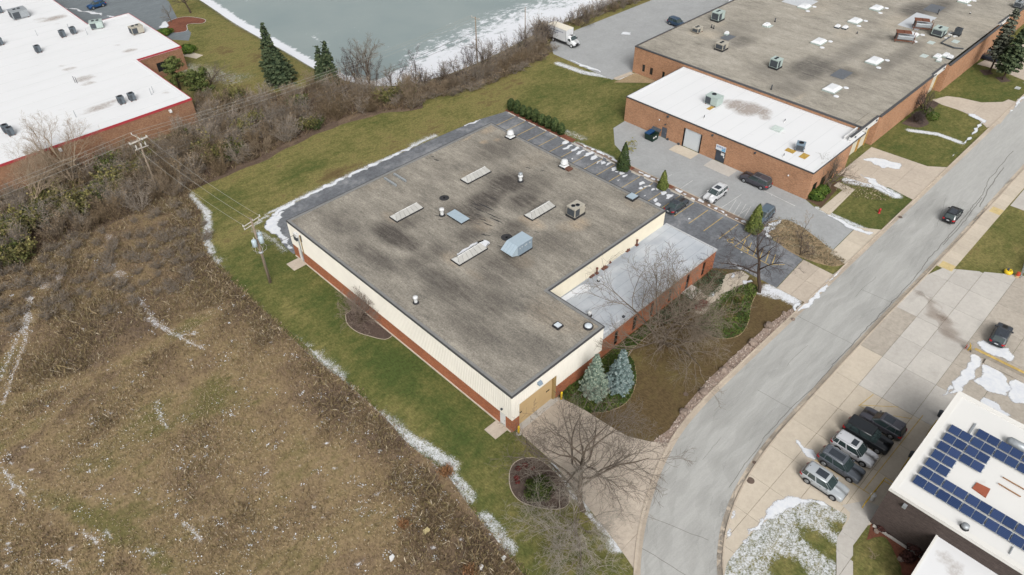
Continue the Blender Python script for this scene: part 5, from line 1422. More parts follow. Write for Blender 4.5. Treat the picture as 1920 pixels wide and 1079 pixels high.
for k, (p, h, w) in enumerate([((1194, 460), .95, .5), ((1176, 470), .3, .7), ((1164, 475), .35, .55), ((1143.5, 493), .35, .4), ((1132, 502), .3, 1.0), ((1119, 513), .95, .5), ((1108, 517), .12, .9)]):
    c = G(*p, HA); nm = ['brown pipe vent closest to the parking lot end of the annex roof', 'rusty low fittings on the annex roof, next to the end pipe vent', 'rusty round stub on the annex roof between the clusters', 'small brown stub alone on the grey annex roof', 'square rusty frame on the annex roof beside the white scrap', 'tall brown pipe vent with a square base beside white scrap', 'flat rusty plate at the low end of the pipe row'][k]
    t = thing('pipe_vent', nm, 'pipe vent', (c.x, c.y, HA), 0, 'rusty fittings along the annex wall')
    MB().cbox(0, 0, -.03, w, w * .8, .12).build('base', M_RUSTB, t)
    if h > .2:
        MB().tube([(0, 0, .05), (0, 0, h)], .1, 10).build('pipe', M_RUSTB, t)
        if h > .5: MB().lathe([(.16, h - .12), (.17, h), (.08, h + .05)], 10).build('cap', M_RUSTB, t)
    if k in (1, 2): MB().cbox(.35, .1, -.03, .3, .3, .2).build('elbow', M_RUST, t); MB().tube([(-.5, 0, .05), (.5, .1, .08)], .05, 6).build('pipe_run', M_RUSTB, t)
roof_vent(G(1105, 592, HA), HA, 'white capped vent on the pale annex roof', 'white vents on the annex', .2, .6)
roof_vent(G(1122, 527, HA), HA, 'tiny white vent on the grey part of the annex roof', 'white vents on the annex', .12, .4)
o = MB().cbox(0, 0, -.02, .28, .28, .22).build('scupper_box', M_UNITD); c = G(1169, 595, HA); o.location = (c.x, c.y, HA); tag(o, 'small dark box near the front edge of the annex roof', 'roof box')
# white front roof next door
air_unit((109.4, 60.0, HW), 2.6, 2.0, 1.45, M_UNITG, [(-.3, .3, .42)], 'pale green rooftop unit beside the brown stain on the white roof', 'air conditioners on the brick warehouse', R(-90), curb=False)
air_unit((105.6, 40.9, HW), 1.35, 1.35, 1.1, plain('steel_blue_unit', S(134, 154, 170), .5, .3, var=.1), [(0, 0, .42)], 'steel blue condenser between two yellow mats on the white roof', 'air conditioners on the brick warehouse', R(20), curb=False)
M_MAT = plain('yellow_roof_mat', S(196, 162, 84), .8, .2, var=.25)
for k, (p, w, d) in enumerate([((1482, 283), 1.1, 1.5), ((1508, 293), 1.7, 1.1), ((1332, 203), 1.5, .7)]):
    c = G(*p, HW); o = MB().cbox(0, 0, 0, w, d, .05).build('walk_mat', M_MAT); o.location = (c.x, c.y, HW - .02); tag(o, ['yellow mat on the far side of the steel blue condenser', 'yellow mat on the near side of the steel blue condenser', 'tan mat before the pale green rooftop unit'][k], 'roof mat', 'mats on the white front roof')
c = G(1457, 243, HW); o = MB().cbox(0, 0, -.02, 1.5, 1.7, .3).build('roof_hatch', plain('pale_green_lid', S(216, 228, 222), .45, .3)); o.location = (c.x, c.y, HW); tag(o, 'low pale square hatch in the middle of the white front roof', 'roof hatch')
for k, p in enumerate([(1320, 222), (1469, 294), (1471, 229), (1605, 244)]):
    c = G(*p, HW); roof_vent(c, HW, ['thin dark pipe on the white roof, nearest the loading doors', 'thin dark pipe on the white roof by the steel blue condenser', 'short dark pipe on the white roof by the gravel edge', 'dark stub on the white roof by the canopy corner'][k], 'small pipes on the white front roof', .07, .55, M_UNITD, False, M_WHITE)
# old gravel roof
GU = [((1307, 60), 1.9, 1.5, .9, M_UNIT, 'white unit on rusty legs at the far west corner of the old gravel roof', 'rust'), ((1345, 38), 2.4, 1.9, 1.6, M_UNITG, 'tall white rooftop unit at the north west of the old gravel roof', ''), ((1352, 93), 2.0, 1.8, 1.1, M_UNIT, 'grey white unit on a black curb in the west of the old gravel roof', ''), ((1453, 127), 1.8, 1.8, 1.5, M_UNITG, 'pale green upright unit near the brick parapet of the old gravel roof', ''), ((1759, 66), 2.6, 2.2, 1.2, M_UNITG, 'pale twin fan unit right of the rusty racks on the old gravel roof', ''), ((1794, 66), 1.2, 1.2, 1.1, M_UNITD, 'small dark condenser amid scattered white scraps on the old gravel roof', ''), ((1908, 14), 1.8, 1.6, 1.0, M_GALV, 'grey unit at the far east of the old gravel roof', '')]
for p, w, d, h, m, lb, kd in GU:
    c = G(*p, HG)
    air_unit((c.x, c.y, HG), w, d, h, m, [(-.35, .1, .28), (.35, .1, .28)] if w > 1.5 else [(0, 0, .4)], lb, 'air conditioners on the old gravel roof', 0, curb=(kd == ''))
M_DOME = plain('white_acrylic_dome', S(242, 244, 246), .25, .4, var=.03)
for k, (p, w, d) in enumerate([((1437, 49), 1.6, 1.2), ((1508, 14), 2.6, 2.2), ((1537, 80), 1.2, 1.0), ((1570, 52), 1.1, 1.0), ((1584, 54), 1.2, 1.0), ((1603, 41), 2.8, 2.2), ((1643, 17), 2.8, 2.2), ((1560, 168), 3.3, 2.4), ((1639, 116), 3.3, 2.4), ((1535, 80), 3.0, 2.2), ((1808, 3), 2.8, 2.2), ((1706, 68), 3.4, 2.6), ((1757, 108), 1.5, 1.2), ((1773, 106), 1.5, 1.2), ((1781, 110), 1.2, 1.0), ((1760, 115), 1.0, .8), ((1362, 65), .9, .8)]):
    if k == 2: continue
    c = G(*p, HG)
    lab = {0: 'small flat white roof light west of the big white ones', 1: 'white roof light at the far north edge of the old gravel roof', 3: 'small white box with a dark side, first of a tight pair', 4: 'small white box with a dark side, second of a tight pair', 5: 'white roof light between the tight pair and the silver patch', 6: 'white roof light north of all others near the dark stain', 7: 'white roof light closest to the white front roof', 8: 'white roof light east of the blue grey square patch', 9: 'white roof light straight above the blue grey square patch', 10: 'white roof light cut by the top edge of view', 11: 'white roof light behind the nearer rusty rack', 12: 'small white box in the cluster by the brick corner, outermost', 13: 'small white box in the cluster by the brick corner, farthest back', 14: 'small white box in the cluster by the brick corner, with dark side', 15: 'small white lid in the cluster by the brick corner, lowest', 16: 'small white box beside the dark patch at the west'}[k]
    t = thing('roof_light', lab, 'skylight', (c.x, c.y, HG - .03), 0, 'white roof lights on the old gravel roof')
    MB().cbox(0, 0, 0, w, d, .28).build('curb', M_UNITG if k not in (3, 4, 14) else M_UNITD, t)
    q = .28; MB().add([(-w / 2, -d / 2, q), (w / 2, -d / 2, q), (w / 2, d / 2, q), (-w / 2, d / 2, q), (-w * .34, -d * .3, q + .38), (w * .34, -d * .3, q + .38), (w * .34, d * .3, q + .38), (-w * .34, d * .3, q + .38)], [(0, 1, 5, 4), (1, 2, 6, 5), (2, 3, 7, 6), (3, 0, 4, 7), (4, 5, 6, 7)]).build('dome', M_DOME, t)
    if w > 2:
        for sx, sy in ((-.6, -.55), (.75, -.42)):
            o = MB().lathe([(.5, 0), (.45, .06), (.1, .08)], 12, (w * sx, d * sy - .5, 0)).build('snow', M_SNOW, t); o['kind'] = 'stuff'
for k, p in enumerate([(1728, 55), (1694, 78)]):
    c = G(*p, HG); t = thing('equipment_rack', ['rusty frame rack standing on the silver roof patch', 'rusty frame rack in front of a white roof light'][k], 'roof unit', (c.x, c.y, HG), R(-62), 'two rusty racks on the old gravel roof')
    for x in (-1.7, 1.7):
        for y in (-.8, .8): MB().tube([(x, y, 0), (x, y, 1.9)], .07, 6).build('leg', M_RUST, t)
    for y in (-.8, .8): MB().box(-2.0, y - .06, .35, 2.0, y + .06, .5).build('rail', M_RUST, t)
    me = MB().box(-1.5, -.65, .55, 1.7, .65, 1.35).mesh('drum'); bevel_mesh(me, .12, 2); link('cabinet', me, M_GALV, t)
    MB().box(-1.75, -.66, .6, -1.52, .66, 1.5).build('fan_housing', M_UNITD, t)
    for x in (-1.2, .2): MB().cbox(x, 0, 1.9, 1.5, 1.7, .12).build('top_plate', M_RUST, t)
c = [G(1764, 82, HG), G(1788, 91, HG), G(1806, 93, HG), G(1782, 70, HG)]
o = MB().tube([(c[3].x, c[3].y, HG + .15), (c[0].x, c[0].y, HG + .15), (c[1].x, c[1].y, HG + .15), (c[2].x, c[2].y, HG + .15)], .13, 6).build('roof_pipe', M_UNITD); tag(o, 'dark bent pipe run lying on the old gravel roof', 'pipe')
for k in range(9):
    c = G(1750 + rnd.uniform(18, 48), rnd.uniform(58, 76), HG); s = rnd.uniform(.25, .7)
    o = MB().prism(ragged([(-s, -s * .6), (s, -s * .7), (s * .8, s * .6), (-s * .9, s * .5)], .08, .3, k), 0, .12).build('insulation_scrap', M_WHITE); o.location = (c.x, c.y, HG - .02)
    tag(o, 'ragged white insulation scrap lying on the old gravel roof', 'scrap', 'white scraps on the old gravel roof')
for k, (p, h) in enumerate([((1453, 41), .8), ((1758, 27), 1.0), ((1334, 52), .7), ((1338, 54), .7), ((1819, 26), .3), ((1446, 168), .9), ((1607, 63), .4)]):
    c = G(*p, HG); roof_vent(c, HG, ['thin dark pipe by the flat west roof light', 'dark pipe with pale cap near the dark stain', 'first of two little dark pipes by the north west unit', 'second of two little dark pipes by the north west unit', 'tiny white stub far east on the old gravel roof', 'dark pipe at the parapet above the white front roof', 'tiny white stub west of the silver patch'][k], 'pipes on the old gravel roof', .1, h, M_UNITD if k != 4 else M_WHITE, k == 1)
# north west white roof
TU = [((38, 32), 3.4, 3.0, 1.6, M_GALV, 'large grey rooftop unit on the north west white roof', R(0)), ((183, 52), 2.6, 2.0, 1.3, M_UNITG, 'green grey rooftop unit where the wing joins the north west white roof', R(-20)), ((258, 62), 2.6, 1.8, 1.4, M_UNIT, 'brown grey rooftop unit on the wing of the north west white roof', R(0))]
for p, w, d, h, m, lb, rz in TU:
    c = G(*p, HT); air_unit((c.x, c.y, HT), w, d, h, m, [(-.5, .2, .34), (.4, .2, .34)], lb, 'large units on the north west white roof', rz, curb=False)
M_COND = plain('grey_condenser', S(108, 118, 126), .5, .3, var=.12)
CU = [((119, 69), 'grey condenser, western one of the pair by the wing'), ((139, 63), 'grey condenser, eastern one of the pair by the wing'), ((73, 98), 'grey condenser standing alone mid roof'), ((229, 194), 'grey condenser, western one of the pair near the south edge'), ((249, 188), 'grey condenser, eastern one of the pair near the south edge'), ((14, 248), 'grey condenser, farther one of the pair near the west of the south edge'), ((22, 253), 'grey condenser, nearer one of the pair near the west of the south edge'), ((2, 84), 'dark condenser cut by the western edge of view'), ((1, 24), 'dark unit in the far north west corner of view')]
first = None
for p, lb in CU:
    c = G(*p, HT)
    if first is None: first = air_unit((c.x, c.y, HT), 1.05, 1.05, 1.2, M_COND, [(0, 0, .4)], lb, 'small condensers on the north west white roof', curb=False)
    else: dup(first, (c.x, c.y, HT), 0, lb)
for k, p in enumerate([(145, 156), (141, 155), (284, 178), (288, 174), (143, 220), (70, 67), (130, 56), (164, 65)]):
    c = G(*p, HT); o = MB().tube([(0, 0, 0), (0, 0, 1.3)], .05, 6).build('vent_pipe', M_UNITD if k < 2 else M_GALV); o.location = (c.x, c.y, HT - .05)
    tag(o, 'thin upright pipe on the north west white roof', 'pipe', 'thin pipes on the north west white roof')
# solar panels in tilted rows
_t = NT('solar_cells')
_v = _t.coord()
_sp = _t.n('ShaderNodeSeparateXYZ', Vector=_v)
_w = _t.math('FRACT', _t.math('MULTIPLY', _sp.outputs[0], 5.8))
_ln = _t.rng(_w, .0, .12, 1, 0)
_w2 = _t.math('FRACT', _t.math('MULTIPLY', _sp.outputs[1], 6.0)); _ln2 = _t.rng(_w2, 0, .05, .4, 0)
_b = _t.ramp(_t.objrand(), [(0, S(40, 60, 100)), (.5, S(50, 70, 110)), (1, S(56, 74, 116))])
_t.col(_t.mix(_t.math('MAXIMUM', _ln, _ln2), _b, S(92, 114, 152)), .2, .4)
M_CELL = _t.m
M_RAIL = plain('bright_aluminium', S(206, 214, 222), .35, .5, .3, var=.05)
cell_me = MB().box(.02, .02, 0, 1.03, 1.0, .025).mesh('cells'); frame_me = MB().box(0, 0, -.02, 1.05, 1.02, -.003).mesh('frame')
for me, m in ((cell_me, M_CELL), (frame_me, M_RAIL)): me.materials.append(m)
ROWS = [range(0, 12), range(0, 12), range(0, 2), range(0, 2), range(0, 4), range(0, 4), range(0, 10), range(2, 10)]
RL = ['long solar row closest to the low wing', 'second long solar row counted from the low wing', 'short solar row of two panels just behind the long rows', 'short solar row of two panels before the four panel rows', 'solar row of four panels, the nearer of two', 'solar row of four panels, the farther of two', 'long solar row at the far side, full width', 'farthest solar row, starting two panels in']
for r, cols in enumerate(ROWS):
    x = 54.55 + 1.424 * r
    t = thing('solar_array', RL[r], 'solar panels', (x, 1.55, HS), 0, 'rows of solar panels on the dark brick building')
    n0, n1 = cols[0], cols[-1] + 1
    for xr in (.18, .82): MB().box(xr, -1.08 * n1 - .04, .02, xr + .06, -1.08 * n0 - .06, .16 + .16 * xr).build('mounting_rail', M_RAIL, t)
    MB().box(1.1, -1.08 * n1, .0, 1.34, -1.08 * n0, .03).build('cable_tray', M_GALV, t)
    for cc in cols:
        y = -1.08 * (cc + 1) + .03 * (cc % 2) * 1.2
        o = link('panel', frame_me, None, t); o.location = (0, y, .2); o.rotation_euler = (0, R(-9), 0)
        q = link('cells', cell_me, None, o)
# other things on that roof
c = G(1905, 838, HS); t = thing('ridge_vent', 'round topped grey vent housing by the far solar rows', 'vent', (c.x, c.y, HS - .05), R(90))
MB().tube([(-.9, 0, .25), (-.7, 0, .36), (.7, 0, .36), (.9, 0, .25)], [.3, .45, .45, .3], 12).build('hood', M_GALV, t, True); MB().cbox(0, 0, 0, 1.7, .8, .3).build('curb', M_UNIT, t)
o = MB().prism(GL([(1822.5, 916), (1831, 905), (1857, 917.5), (1848, 934)], HS), HS - .02, HS + .05).build('roof_mat', plain('brick_red_mat', S(172, 100, 78), .85, .1, var=.1)); tag(o, 'brick red square mat lying on the solar roof', 'roof mat')
for k, (a, b) in enumerate([(G(1879, 896, HS), G(1921, 920, HS)), (G(1871, 908, HS), G(1913, 933, HS))]):
    o = MB().tube([(a[0], a[1], HS + .1), (b[0], b[1], HS + .1)], .06, 6).build('roof_batten', plain('tan_batten', S(164, 118, 76), .7, .2, var=.2)); tag(o, ['tan batten on the solar roof, farther of two', 'tan batten on the solar roof, nearer the red mat'][k], 'batten', 'two tan battens')
roof_vent(G(1808, 990, HS), HS, 'small round grey vent between the solar rows and the roof edge', None, .22, .4, M_GALV)
for k, (a, b) in enumerate([((66.27, -.13), (64.5, -.19)), ((54.4, -7.62), (53.46, -7.58))]):
    o = MB().box(b[0], b[1] - .08, HS - .02, a[0], a[1] + .04, HS + .1).build('conduit_run', M_GALV); tag(o, ['grey conduit at the far side of the solar field', 'grey conduit leading from the solar rows to the roof edge by the wing'][k], 'conduit')

# ------------------------------------------------------------------ bollards, hydrant, rails, bins and other street things
for k, (p, h) in enumerate([((35.25, 35.5), 1.25), ((42.3, 35.45), 1.3)]):
    t = thing('bollard', ['yellow bollard at the corner pier of the overhead door', 'yellow bollard by the green bed beside the overhead door'][k], 'bollard', (*p, 0), 0, 'yellow bollards at the overhead door')
    MB().lathe([(.13, 0), (.13, h), (.09, h + .07), (.02, h + .1)], 14).build('post', M_YBOLL, t, True); MB().lathe([(.3, 0), (.28, .09)], 14).build('footing', M_CONC_G, t)
M_HYD = plain('hydrant_red', S(196, 40, 48), .45, .4, var=.1)
c = G(1648, 400); t = thing('fire_hydrant', 'red fire hydrant in the lawn by the street', 'hydrant', (c.x, c.y, 0))
MB().lathe([(.2, 0), (.2, .06), (.14, .08), (.14, .6), (.19, .62), (.19, .68), (.15, .7), (.12, .84), (.05, .9), (.05, .96)], 14).build('barrel', M_HYD, t, True)
for a in (0, 90, 180): MB().tube([(0, 0, .5), (.25 * math.cos(R(a)), .25 * math.sin(R(a)), .5)], [.08, .085], 10).build('outlet', M_HYD, t)
c = G(1889, 513); t = thing('hose_reel', 'round yellow tub on the grass corner by the fence', 'tub', (c.x, c.y, 0))
MB().lathe([(.42, 0), (.55, .2), (.55, .42), (.4, .62), (.3, .6), (.26, .45)], 18).build('drum', M_YBOLL, t, True); MB().cbox(.1, .15, .4, .35, .3, .3).build('lid', M_UNITD, t)
c = G(1906, 520); t = thing('traffic_barrel', 'small orange and white barrel behind the wire fence', 'barrel', (c.x, c.y, 0))
MB().lathe([(.3, 0), (.27, .35)], 14).build('base', plain('pale_rubber', S(216, 190, 150), .7, .2), t); MB().lathe([(.27, .352), (.22, .85), (.1, .9)], 14).build('drum', plain('signal_orange', S(206, 86, 58), .5, .3), t)
f = thing('wire_fence', 'low grey wire fence at the edge of the grass by the yellow tub', 'fence', (103.9, 5.0, 0))
fp = [(103.8, 4.9), (106.2, 5.35), (108.6, 5.8), (111.0, 6.2), (113.4, 6.6)]
for p in fp: rootpart(f, MB().tube([(p[0], p[1], 0), (p[0], p[1], 1.6)], .045, 6).build('post', M_GALV))
rootpart(f, MB().tube([(p[0], p[1], 1.58) for p in fp], .03, 6).build('top_rail', M_GALV))
wm = MB()
for a, b in zip(fp[:-1], fp[1:]):
    for k in range(9): wm.tube([(a[0], a[1], .1 + k * .17), (b[0], b[1], .1 + k * .17)], .008, 3, False)
    for k in range(14):
        u = k / 14; wm.tube([(a[0] + (b[0] - a[0]) * u, a[1] + (b[1] - a[1]) * u, .05), (a[0] + (b[0] - a[0]) * u, a[1] + (b[1] - a[1]) * u, 1.55)], .008, 3, False)
rootpart(f, wm.build('wire_mesh', M_GALV)); 
t = thing('storage_crate', 'dark crate standing behind the wire fence', 'crate', (107, 3.9, 0), R(9)); MB().cbox(0, 0, .08, 2.6, 1.5, 1.0).build('body', M_UNITD, t); MB().cbox(0, 0, 1.083, 2.7, 1.6, .08).build('lid', M_GALV, t)
for y in (-.5, .5): MB().cbox(0, y, 0, 2.5, .15, .08).build('skid', M_RUST, t)


def railing(name, label, pts, mat, h=1.05, post=1.6, r=.04, cat='railing', mid=True):
    f = thing(name, label, cat, (pts[0][0], pts[0][1], 0)); q = []
    for a, b in zip(pts[:-1], pts[1:]):
        n = max(1, int(round(math.dist(a, b) / post))); q += [(a[0] + (b[0] - a[0]) * k / n, a[1] + (b[1] - a[1]) * k / n) for k in range(n)]
    q.append(pts[-1])
    for p in q: rootpart(f, MB().tube([(p[0], p[1], 0), (p[0], p[1], h)], r, 8).build('post', mat))
    for z in ((h, h * .5) if mid else (h,)):
        for a, b in zip(pts[:-1], pts[1:]): rootpart(f, MB().tube([(a[0], a[1], z), (b[0], b[1], z)], r, 8).build('rail', mat))
    return f


railing('railing', 'yellow pipe railing by the corner of the dark building', [(53.6, 3.95), (57.9, 3.82), (57.95, 2.9)], M_YRAIL)
railing('railing', 'yellow pipe railing along the dark wall behind the black car', [(60.9, 3.1), (62.2, 3.1)], M_YRAIL)
railing('railing', 'yellow pipe railing along the wall at the far end of the parked row', [(67.4, 3.05), (69.4, 3.05)], M_YRAIL)
for k, p in enumerate([(1764, 776), (1710, 853), (1636, 932)]):
    c = G(*p, .5)
    t = thing('wall_bin', ['dark bin against the wall at the far roof corner', 'dark bin against the wall by the middle railing', 'small pale post by the dark wall near the corner'][k], 'bin', (c.x, c.y, 0), 0)
    MB().lathe([(.24, 0), (.28, .8)], 12).build('body', M_UNITD if k < 2 else M_WHITE, t); MB().lathe([(.3, .802), (.3, .86), (.1, .95)], 12).build('lid', M_UNITD if k < 2 else M_WHITE, t)
# loading dock ramp with its yellow edged wall
t = thing('dock_wall', 'low concrete dock wall with a yellow painted top beside the snowy ramp', 'retaining wall', (84.2, 4.6, 0))
rootpart(t, MB().box(84.15, -8, 0, 84.5, 4.4, .75).build('wall', M_CONC_D)); rootpart(t, MB().box(84.12, -8, .752, 84.53, 4.2, .79).build('cap', M_YELLOW))
rootpart(t, MB().box(83.3, -8, 0, 84.14, 2.6, .3).build('kerb_step', M_CONC_D))
sheet('dock_ramp', [(72.5, 2.6), (84.1, 2.6), (84.1, -12), (84.2, -14), (84.2, 2.69)][:3] + [(84.1, -30), (84.2, -30), (84.2, 2.68)][:0] + [(72.5, 2.55)], RUST, .004, kind='structure') if False else None
t = thing('dock_gate', 'yellow gate bar with a red flag at the end of the dock wall', 'gate', (84.3, 4.75, 0), R(15))
MB().tube([(0, 0, 0), (0, 0, 1.0)], .06, 8).build('post', M_YRAIL, t); MB().tube([(-.7, -.1, .85), (.5, .1, .85)], .05, 8).build('bar', M_YRAIL, t); MB().box(-.1, .32, .3, .22, .36, .75).build('flag', M_HYD, t); MB().tube([(.05, .38, 0), (.05, .38, .8)], .03, 6).build('flag_post', M_HYD, t)
# brown run-off stains on the lot
_t = NT('brown_runoff_film'); _h = _t.noise(1.2, 5, .75, sc=(1, .4, 1))
_t.set(_t.b.inputs['Alpha'], _t.math('MULTIPLY', _t.rng(_t.math('SUBTRACT', _t.rng(_t.attr('cover'), 0, 1, .1, .9), _h), -.4, .5), .36)); _t.col(S(150, 126, 106), .8, .2); M_RUNOFF = _t.m
for pts, w in (([(91.0, 13.6), (89.6, 11.8), (88.0, 9.6), (86.4, 7.8), (85.3, 6.2), (84.6, 5.2)], 1.5), ([(91.5, 12.5), (90, 10.5), (88.2, 9)], .8)):
    q = curve(pts, 4); n = len(q)
    a = [(p[0] + dx, p[1] + dy) for (p, (dx, dy)) in zip(q, [(0, 0)] * n)]
    rg = random.Random(3)
    L = [offset(q, w * (.25 + .3 * math.sin(math.pi * min(1, (k + 1) / n)) + rg.uniform(-.08, .08)))[k] for k in range(n)]; Rr = [offset(q, -w * (.25 + .3 * math.sin(math.pi * min(1, (k + 1) / n)) + rg.uniform(-.08, .08)))[k] for k in range(n)]
    snow(L + Rr[::-1], .5, .6, .064, int(w * 10), mat=M_RUNOFF, name='runoff_stain')['kind'] = 'structure'
# dumpster beside the brick wall
M_GREEN = plain('dark_green_bin', S(34, 58, 50), .5, .3, var=.15); M_BBLUE = plain('bin_blue', S(32, 82, 128), .5, .3, var=.1)
c = G(1221, 268); t = thing('dumpster', 'dark green waste container with a blue inside and open grey lid', 'dumpster', (98.6, 65.0, 0), R(0))
MB().add([(-.75, -.85, .12), (.75, -.85, .12), (.75, .85, .12), (-.75, .85, .12), (-.95, -.95, 1.35), (.95, -.95, 1.35), (.95, .95, 1.35), (-.95, .95, 1.35), (-.85, -.85, 1.34), (.85, -.85, 1.34), (.85, .85, 1.34), (-.85, .85, 1.34), (-.8, -.8, .7), (.8, -.8, .7), (.8, .8, .7), (-.8, .8, .7)],
         [(0, 3, 2, 1), (0, 1, 5, 4), (1, 2, 6, 5), (2, 3, 7, 6), (3, 0, 4, 7), (4, 5, 9, 8), (5, 6, 10, 9), (6, 7, 11, 10), (7, 4, 8, 11), (8, 9, 13, 12), (9, 10, 14, 13), (10, 11, 15, 14), (11, 8, 12, 15), (12, 13, 14, 15)]).build('body', M_GREEN, t)
MB().box(-.99, .0, 1.36, .96, .98, 1.42).build('lid', M_BBLUE, t); MB().add([(.97, -.96, 1.36), (.97, .96, 1.36), (1.5, .96, 1.75), (1.5, -.96, 1.75), (.97, -.96, 1.41), (.97, .96, 1.41), (1.47, .96, 1.8), (1.47, -.96, 1.8)], [(0, 1, 2, 3)[::-1], (4, 5, 6, 7)[::-1], (0, 1, 5, 4), (1, 2, 6, 5), (2, 3, 7, 6), (3, 0, 4, 7)]).build('lid', M_UNITD, t)
for y in (-.5, .1): MB().box(-.35 + y, -.965, .8, .05 + y, -.93, 1.05).build('sticker', M_WHITE, t)
for x in (-.6, .6):
    for y in (-.6, .6): MB().lathe([(.08, 0), (.08, .12)], 8, (x, y, 0)).build('caster', M_BLACK2, t)
MB().box(-.8, .05, 1.1, .8, .8, 1.3).build('rubbish_bags', plain('deep_blue_bag', S(16, 38, 96), .4, .3, var=.3), t)
o = MB().cbox(0, 0, 0, 1.2, .9, .12).build('utility_cover', plain('pale_cover', S(196, 200, 196), .7, .2)); c = G(1908, 166); o.location = (c.x, c.y, .0); tag(o, 'pale concrete utility cover set in the far east lawn', 'utility cover')

# ------------------------------------------------------------------ utility poles and wires
M_POLE = plain('weathered_pole', S(150, 136, 120), .9, .1, var=.2, scale=3)
M_XARM = plain('bleached_crossarm', S(196, 190, 180), .85, .1, var=.12)
M_TRANS = plain('pale_transformer', S(196, 212, 220), .45, .35, var=.08)
M_INS = plain('pale_insulator', S(212, 210, 202), .4, .4)
M_WIRE = plain('aluminium_wire', S(176, 174, 164), .6, .3, var=.05)
M_WIRED = plain('dark_cable', S(110, 104, 98), .7, .2, var=.05)


def pole(label, loc, h, r0=.2, r1=.13, rz=0.0, arms=(), group='wooden utility poles', lean=(0, 0)):
    t = thing('utility_pole', label, 'utility pole', loc, rz, group)
    MB().tube([(0, 0, -.3), (lean[0] * .5, lean[1] * .5, h * .5), (lean[0], lean[1], h)], [r0, (r0 + r1) / 2, r1], 10).build('pole', M_POLE, t, True)
    for z, L, ang, dx in arms:
        a = Vector((math.cos(ang), math.sin(ang), 0)) * L / 2; c = Vector((lean[0] * z / h, lean[1] * z / h, z)); n = Vector((-math.sin(ang), math.cos(ang), 0)) * dx
        o = MB().tube([c - a + n, c + a + n], .085, 4).build('crossarm', M_XARM, t)
        for u in (-.95, 0.12, .95):
            p = c + a * u + n; MB().lathe([(.05, 0), (.09, .06), (.05, .12), (.08, .18), (.03, .26)], 8, (p.x, p.y, p.z + .06)).build('insulator', M_INS, o)
    return t


# transformer pole beside the warehouse
tp = pole('wooden pole carrying three pale transformers beside the warehouse corner', (28.9, 78.7, 0), 11.2, arms=[(10.6, 2.9, R(12), .0), (10.0, 2.6, R(12), .12)])
for k, (dx, dy, z) in enumerate([(-.62, -.35, 7.0), (.3, -.58, 7.25), (.62, .3, 7.25)]):
    o = MB().lathe([(.27, 0), (.33, .06), (.33, .98), (.28, 1.06), (.1, 1.1)], 16, (dx, dy, z)).build('transformer', M_TRANS, tp, True)
    MB().lathe([(.06, 1.08), (.09, 1.16), (.06, 1.24), (.08, 1.3), (.03, 1.42)], 8, (dx + .1, dy + .05, z)).build('bushing', M_INS, o)
    MB().tube([(dx, dy, z + .6), (0, 0, z + .6)], .06, 6).build('bracket', M_GALV, o)
for k in range(6):
    a = R(30 + k * 60); rr = .95
    pts = [Vector((rr * math.cos(a) * s, rr * math.sin(a) * s, z)) for s, z in ((.55, 7.1), (1.0, 6.5), (.9, 5.9), (.4, 5.55), (.15, 5.5))]
    MB().tube(pts, .03, 5).build('service_loop', M_WIRE, tp)
MB().lathe([(.3, 0), (.32, .12), (.2, .24)], 12, (0, 0, 5.4)).build('cable_collar', M_GALV, tp)
MB().tube([(.18, 0, 0), (.16, 0, 5.4)], .05, 6).build('riser', M_GALV, tp)
# line poles
lp = pole('leaning line pole with a double crossarm rising from the thicket', (27.7, 111.9, 0), 10.7, .2, .13, arms=[(10.3, 3.0, R(100), 0.0), (9.7, 3.0, R(8), .12), (9.7, 3.0, R(8), -.12)])
for k, u in enumerate((-.7, .1, .8)): MB().lathe([(.08, 0), (.12, .1), (.12, .5), (.05, .62)], 8, (u, -.1 + u * .1, 8.6)).build('cutout', M_INS, lp)
MB().box(-1.0, -.18, 8.4, 1.1, -.06, 8.55).build('cutout_arm', M_XARM, lp)
pole('thin pole by the lake shore behind the white roofed front part', (99.1, 112.3, 0), 9.6, .17, .1, arms=[(9.3, 2.2, R(95), 0)])
c = G(1005, 75); pole('thin pole among the shore trees next to the box truck', (114.5, 112.9, 0), 7.5, .12, .08)


def wire(a, b, sag, mat, r=.02, label=None, n=14):
    a, b = Vector(a), Vector(b)
    pts = [a.lerp(b, k / n) - Vector((0, 0, sag * 4 * (k / n) * (1 - k / n))) for k in range(n + 1)]
    o = MB().tube(pts, r, 5).build('overhead_wire', mat)
    return tag(o, label, 'wire', 'overhead wires')


for k, dy in enumerate((-1.4, .25, 1.4)):
    nm = ['southern', 'middle', 'northern'][k]
    wire((-60, 111.7 + dy, 10.4), (27.7, 111.9 + dy, 10.7), 1.3, M_WIRE, label=f'{nm} main line wire running west from the double crossarm pole')
    wire((27.7, 111.9 + dy, 10.7), (99.1, 112.3 + dy * .7, 9.7), 1.2, M_WIRE, label=f'{nm} main line wire running east from the double crossarm pole')
for k, z in enumerate((6.6, 5.8)):
    wire((-60, 111.5, z), (27.6, 111.8, z), .9, M_WIRED, .026, ['upper', 'lower'][k] + ' dark cable strung below the main line, west span')
    wire((27.8, 111.8, z), (99.1, 112.3, z), .9, M_WIRED, .026, ['upper', 'lower'][k] + ' dark cable strung below the main line, east span')
for k, u in enumerate((-1.35, 0.1, 1.35)):
    wire((27.7 + u, 111.7, 9.9), (28.9 + u * .95, 78.7 + u * .2, 10.8), .8, M_WIRE, label=['western', 'middle', 'eastern'][k] + ' service wire from the line pole to the transformer pole')
wire((29.0, 78.6, 6.4), (34.4, 79.1, 5.3), .25, M_WIRED, .03, 'short drop cable from the transformer pole to the warehouse wall', 8)
